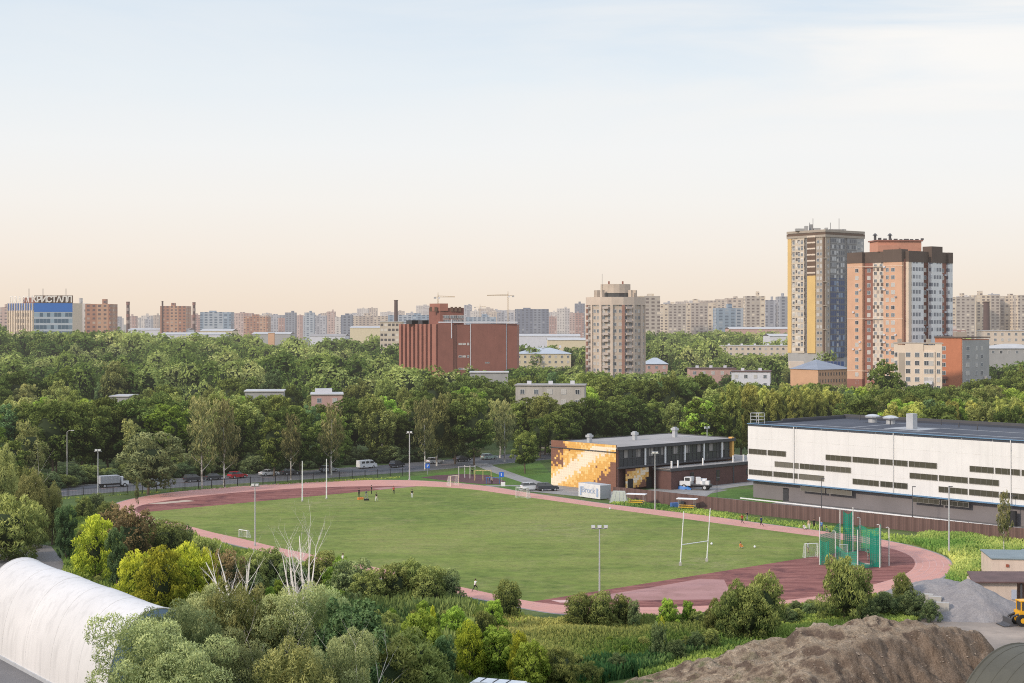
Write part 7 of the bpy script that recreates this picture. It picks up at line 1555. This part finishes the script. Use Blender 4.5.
# shrubs of the thicket between hangar and track, nothing tells them apart
rt_ = random.Random(31); SH = {'b_mid': 'mid green shrub in the thicket before the near straight', 'b_bright': 'fresh green shrub in the thicket before the near straight', 'b_olive': 'olive shrub in the thicket before the near straight', 'b_dark': 'dark shrub in the thicket before the near straight'}
for k in range(95):
    u = rt_.uniform(75, 470); lo = 527+(u-75)*.235; v = lo+rt_.uniform(6, 62)
    if u < 165 and v > 600: continue
    kd = rt_.choice(['b_mid', 'b_bright', 'b_bright', 'b_olive', 'b_olive', 'b_dark']); p = G(u, v); place(kd, p[0], p[1], rt_.uniform(1.4, 3.2), SH[kd], SH[kd].replace('shrub in', 'shrubs in'), wscale=rt_.uniform(.6, .95))
for k in range(34):
    u = 700+k*6.2+rt_.uniform(-4, 4); v = 634-.085*(u-700)-8+rt_.uniform(-5, 5); p = G(u, v); place('b_dark' if k % 3 else 'b_mid', p[0], p[1], rt_.uniform(.9, 2.0), 'low dark shrub in the fringe behind the mound' if k % 3 else 'low green shrub in the fringe behind the mound', 'low shrubs behind the mound', wscale=rt_.uniform(.9, 1.4))
for k in range(26):
    u = rt_.uniform(455, 720); v = rt_.uniform(650, 690) if u < 600 else rt_.uniform(640, 662); p = G(u, v); kd = rt_.choice(['b_mid', 'b_bright', 'b_olive']); lb = {'b_mid': 'low mid green weed clump on the meadow', 'b_bright': 'low fresh green weed clump on the meadow', 'b_olive': 'low olive weed clump on the meadow'}[kd]; place(kd, p[0], p[1], rt_.uniform(.7, 1.6), lb, lb.replace('clump', 'clumps'), wscale=rt_.uniform(.8, 1.3))
# dead trees: recursive bare branches
def dead(u, vb, vt, seed, label, stems=1, spread=.35, thick=.13):
    p = G(u, vb); h = (vb-vt)*p[1]/F; rr = random.Random(seed); o = thing('dead_tree', label, 'dead tree', p); mt = MB(); mbb = MB()
    def br(a, d, l, r_, dep, mb):
        pts = [a]; q = Vector(a); dd = Vector(d); rad = [r_]
        for k in range(4): dd = (dd+Vector((rr.uniform(-1, 1), rr.uniform(-1, 1), rr.uniform(-.2, .6)))*.13).normalized(); q = q+dd*l/4; pts.append(tuple(q)); rad.append(r_*(1-.2*(k+1)))
        mb.tube(pts, rad, 5)
        if dep <= 0: return
        for k in range(6 if dep > 1 else 4):
            t = rr.randint(1, 4); a2 = pts[t]; an_ = rr.random()*6.28; nd = (dd+Vector((math.cos(an_), math.sin(an_), .35))*.75).normalized(); br(a2, nd, l*rr.uniform(.25, .45), rad[t]*.5, dep-1, mbb)
    for s in range(stems):
        an_ = s*6.28/stems+.4; d = Vector((math.cos(an_)*spread*(.3 if stems == 1 else 1)*rr.uniform(.4, 1.3), math.sin(an_)*spread*.5, 1)).normalized(); br((0, 0, 0), d, h*rr.uniform(.82, 1.0), thick, 2, mt)
    mt.build('trunk', deadwood, o); mbb.build('branches', deadwood, o)
dead(238, 648, 540, 4, 'slender dead white tree with fine bare branches right of the yellow maples', 4, .30, .19)
dead(304, 650, 534, 9, 'large dead white tree with many upright bare limbs before the near straight', 7, .24, .19)
dead(283, 655, 588, 12, 'small leaning dead stem left of the large dead tree', 1, .9, .12)
dead(350, 760, 628, 15, 'bare thin stems showing through the dark side of the willow clump', 4, .35, .07); dead(262, 760, 640, 17, 'bare pale stems showing through the pale willow', 3, .3, .06)
dead(13, 545, 468, 19, 'leaning dead grey stem over the willows at the left edge', 1, 1.0, .1)
# --- tall grass, weeds and reeds

def tufts(name, poly, n, h, w, m, label, tmin=0., clump=.2):
    from mathutils.geometry import intersect_point_tri_2d
    P = np.array(poly); mn_, mx_ = P.min(0), P.max(0); pts = rng.random((n*3, 2))*(mx_-mn_)+mn_
    ins = np.zeros(len(pts), bool); j = len(P)-1
    for i in range(len(P)):
        c = ((P[i, 1] > pts[:, 1]) != (P[j, 1] > pts[:, 1])) & (pts[:, 0] < (P[j, 0]-P[i, 0])*(pts[:, 1]-P[i, 1])/(P[j, 1]-P[i, 1]+1e-9)+P[i, 0]); ins ^= c; j = i
    pts = pts[ins][:n]; k = len(pts); g = np.array([mn.noise(Vector((a*clump, b*clump, 2.2))) for a, b in pts]); g2 = np.array([mn.noise(Vector((a*clump*.35, b*clump*.35, 7.2))) for a, b in pts])
    hh = h*(.5+.7*rng.random(k)+.9*g); hh = np.clip(hh, .15*h, 2*h); an = rng.random(k)*6.28; d = np.stack([np.cos(an), np.sin(an)], 1)*w*(.5+rng.random(k))[:, None]
    ln = rng.normal(size=(k, 2))*.25*hh[:, None]; z0 = np.zeros(k)
    A = np.stack([pts[:, 0]-d[:, 0], pts[:, 1]-d[:, 1], z0], 1); B = np.stack([pts[:, 0]+d[:, 0], pts[:, 1]+d[:, 1], z0], 1)
    Cc = np.stack([pts[:, 0]+d[:, 0]*.7+ln[:, 0], pts[:, 1]+d[:, 1]*.7+ln[:, 1], hh], 1); D_ = np.stack([pts[:, 0]-d[:, 0]*.7+ln[:, 0], pts[:, 1]-d[:, 1]*.7+ln[:, 1], hh*.85], 1)
    t = np.clip(tmin+.45+.9*g2+.35*(rng.random(k)-.5), 0, 1); me = quads_mesh(name, np.stack([A, B, Cc, D_], 1), t, m); o = bpy.data.objects.new(name, me); C.objects.link(o); return kind(o, 'stuff', label)
LM['mead'] = leafmat('meadow_blades', (.08, .125, .028), (.31, .31, .115), .3); LM['reed'] = leafmat('reed_blades', (.025, .055, .020), (.15, .20, .07), .3); LM['grassy'] = leafmat('verge_blades', (.045, .08, .02), (.17, .215, .058), .3)
W = lambda L_: [G(u, v)[:2] for u, v in L_]
tufts('tall_grass', W([(470, 622), (560, 621), (700, 618), (730, 634), (690, 648), (630, 672), (560, 700), (460, 690), (430, 640)]), 60000, .75, .10, LM['mead'], 'tall dry meadow grass below the near straight')
tufts('reeds', W([(330, 600), (400, 600), (470, 612), (470, 640), (440, 665), (380, 660), (330, 640)]), 22000, 1.7, .09, LM['reed'], 'green reeds below the near straight', -.1)
tufts('reeds', W([(560, 668), (640, 660), (690, 650), (700, 655), (640, 676), (560, 692)]), 5000, 1.1, .09, LM['reed'], 'green reeds along the foot of the mound', -.1)
tufts('tall_grass', W([(905, 541), (955, 530), (1040, 541), (1110, 552), (1080, 580), (985, 572), (968, 584), (940, 590), (955, 566), (948, 556)]), 30000, .75, .12, LM['mead'], 'tall yellow grass between the right bend and the brown fence', -.25)
tufts('tall_grass', W([(100, 508), (135, 520), (200, 540), (300, 566), (380, 585), (480, 606), (540, 622), (480, 640), (300, 640), (60, 600), (70, 510)]), 52000, .8, .11, LM['grassy'], 'tall green grass and weeds between the bushes and the near straight', -.05)
tufts('tall_grass', W([(690, 614), (815, 606), (880, 597), (925, 588), (950, 590), (930, 612), (860, 622), (780, 632), (700, 622)]), 16000, .5, .11, LM['grassy'], 'green grass between the near straight and the mound', .15)
tufts('tall_grass', W([(640, 680), (640, 664), (700, 640), (780, 618), (900, 606), (930, 612), (900, 632), (800, 640), (720, 665)]), 16000, .6, .11, LM['grassy'], 'weeds along the back foot of the mound', .05)
tufts('tall_grass', W([(620, 499), (640, 502), (800, 523), (940, 541), (940, 550), (880, 539), (780, 525), (609, 504)]), 12000, .35, .12, LM['grassy'], 'rough grass strip between the far straight and the brown fence', .05)
tufts('tall_grass', W([(20, 502), (120, 495), (250, 486), (400, 478.5), (400, 477), (300, 482.5), (185, 491), (68, 499), (20, 503)]), 8000, .3, .14, LM['grassy'], 'grass strip between the road railing and the far bend', .05)
# prototypes that found no place would hang below the ground: take them out
for ps in PROTO.values():
    for p in ps:
        if p.location.z < -100:
            def rm(q):
                for k in KIDS.get(q.name, []): rm(k)
                bpy.data.objects.remove(q)
            rm(p)
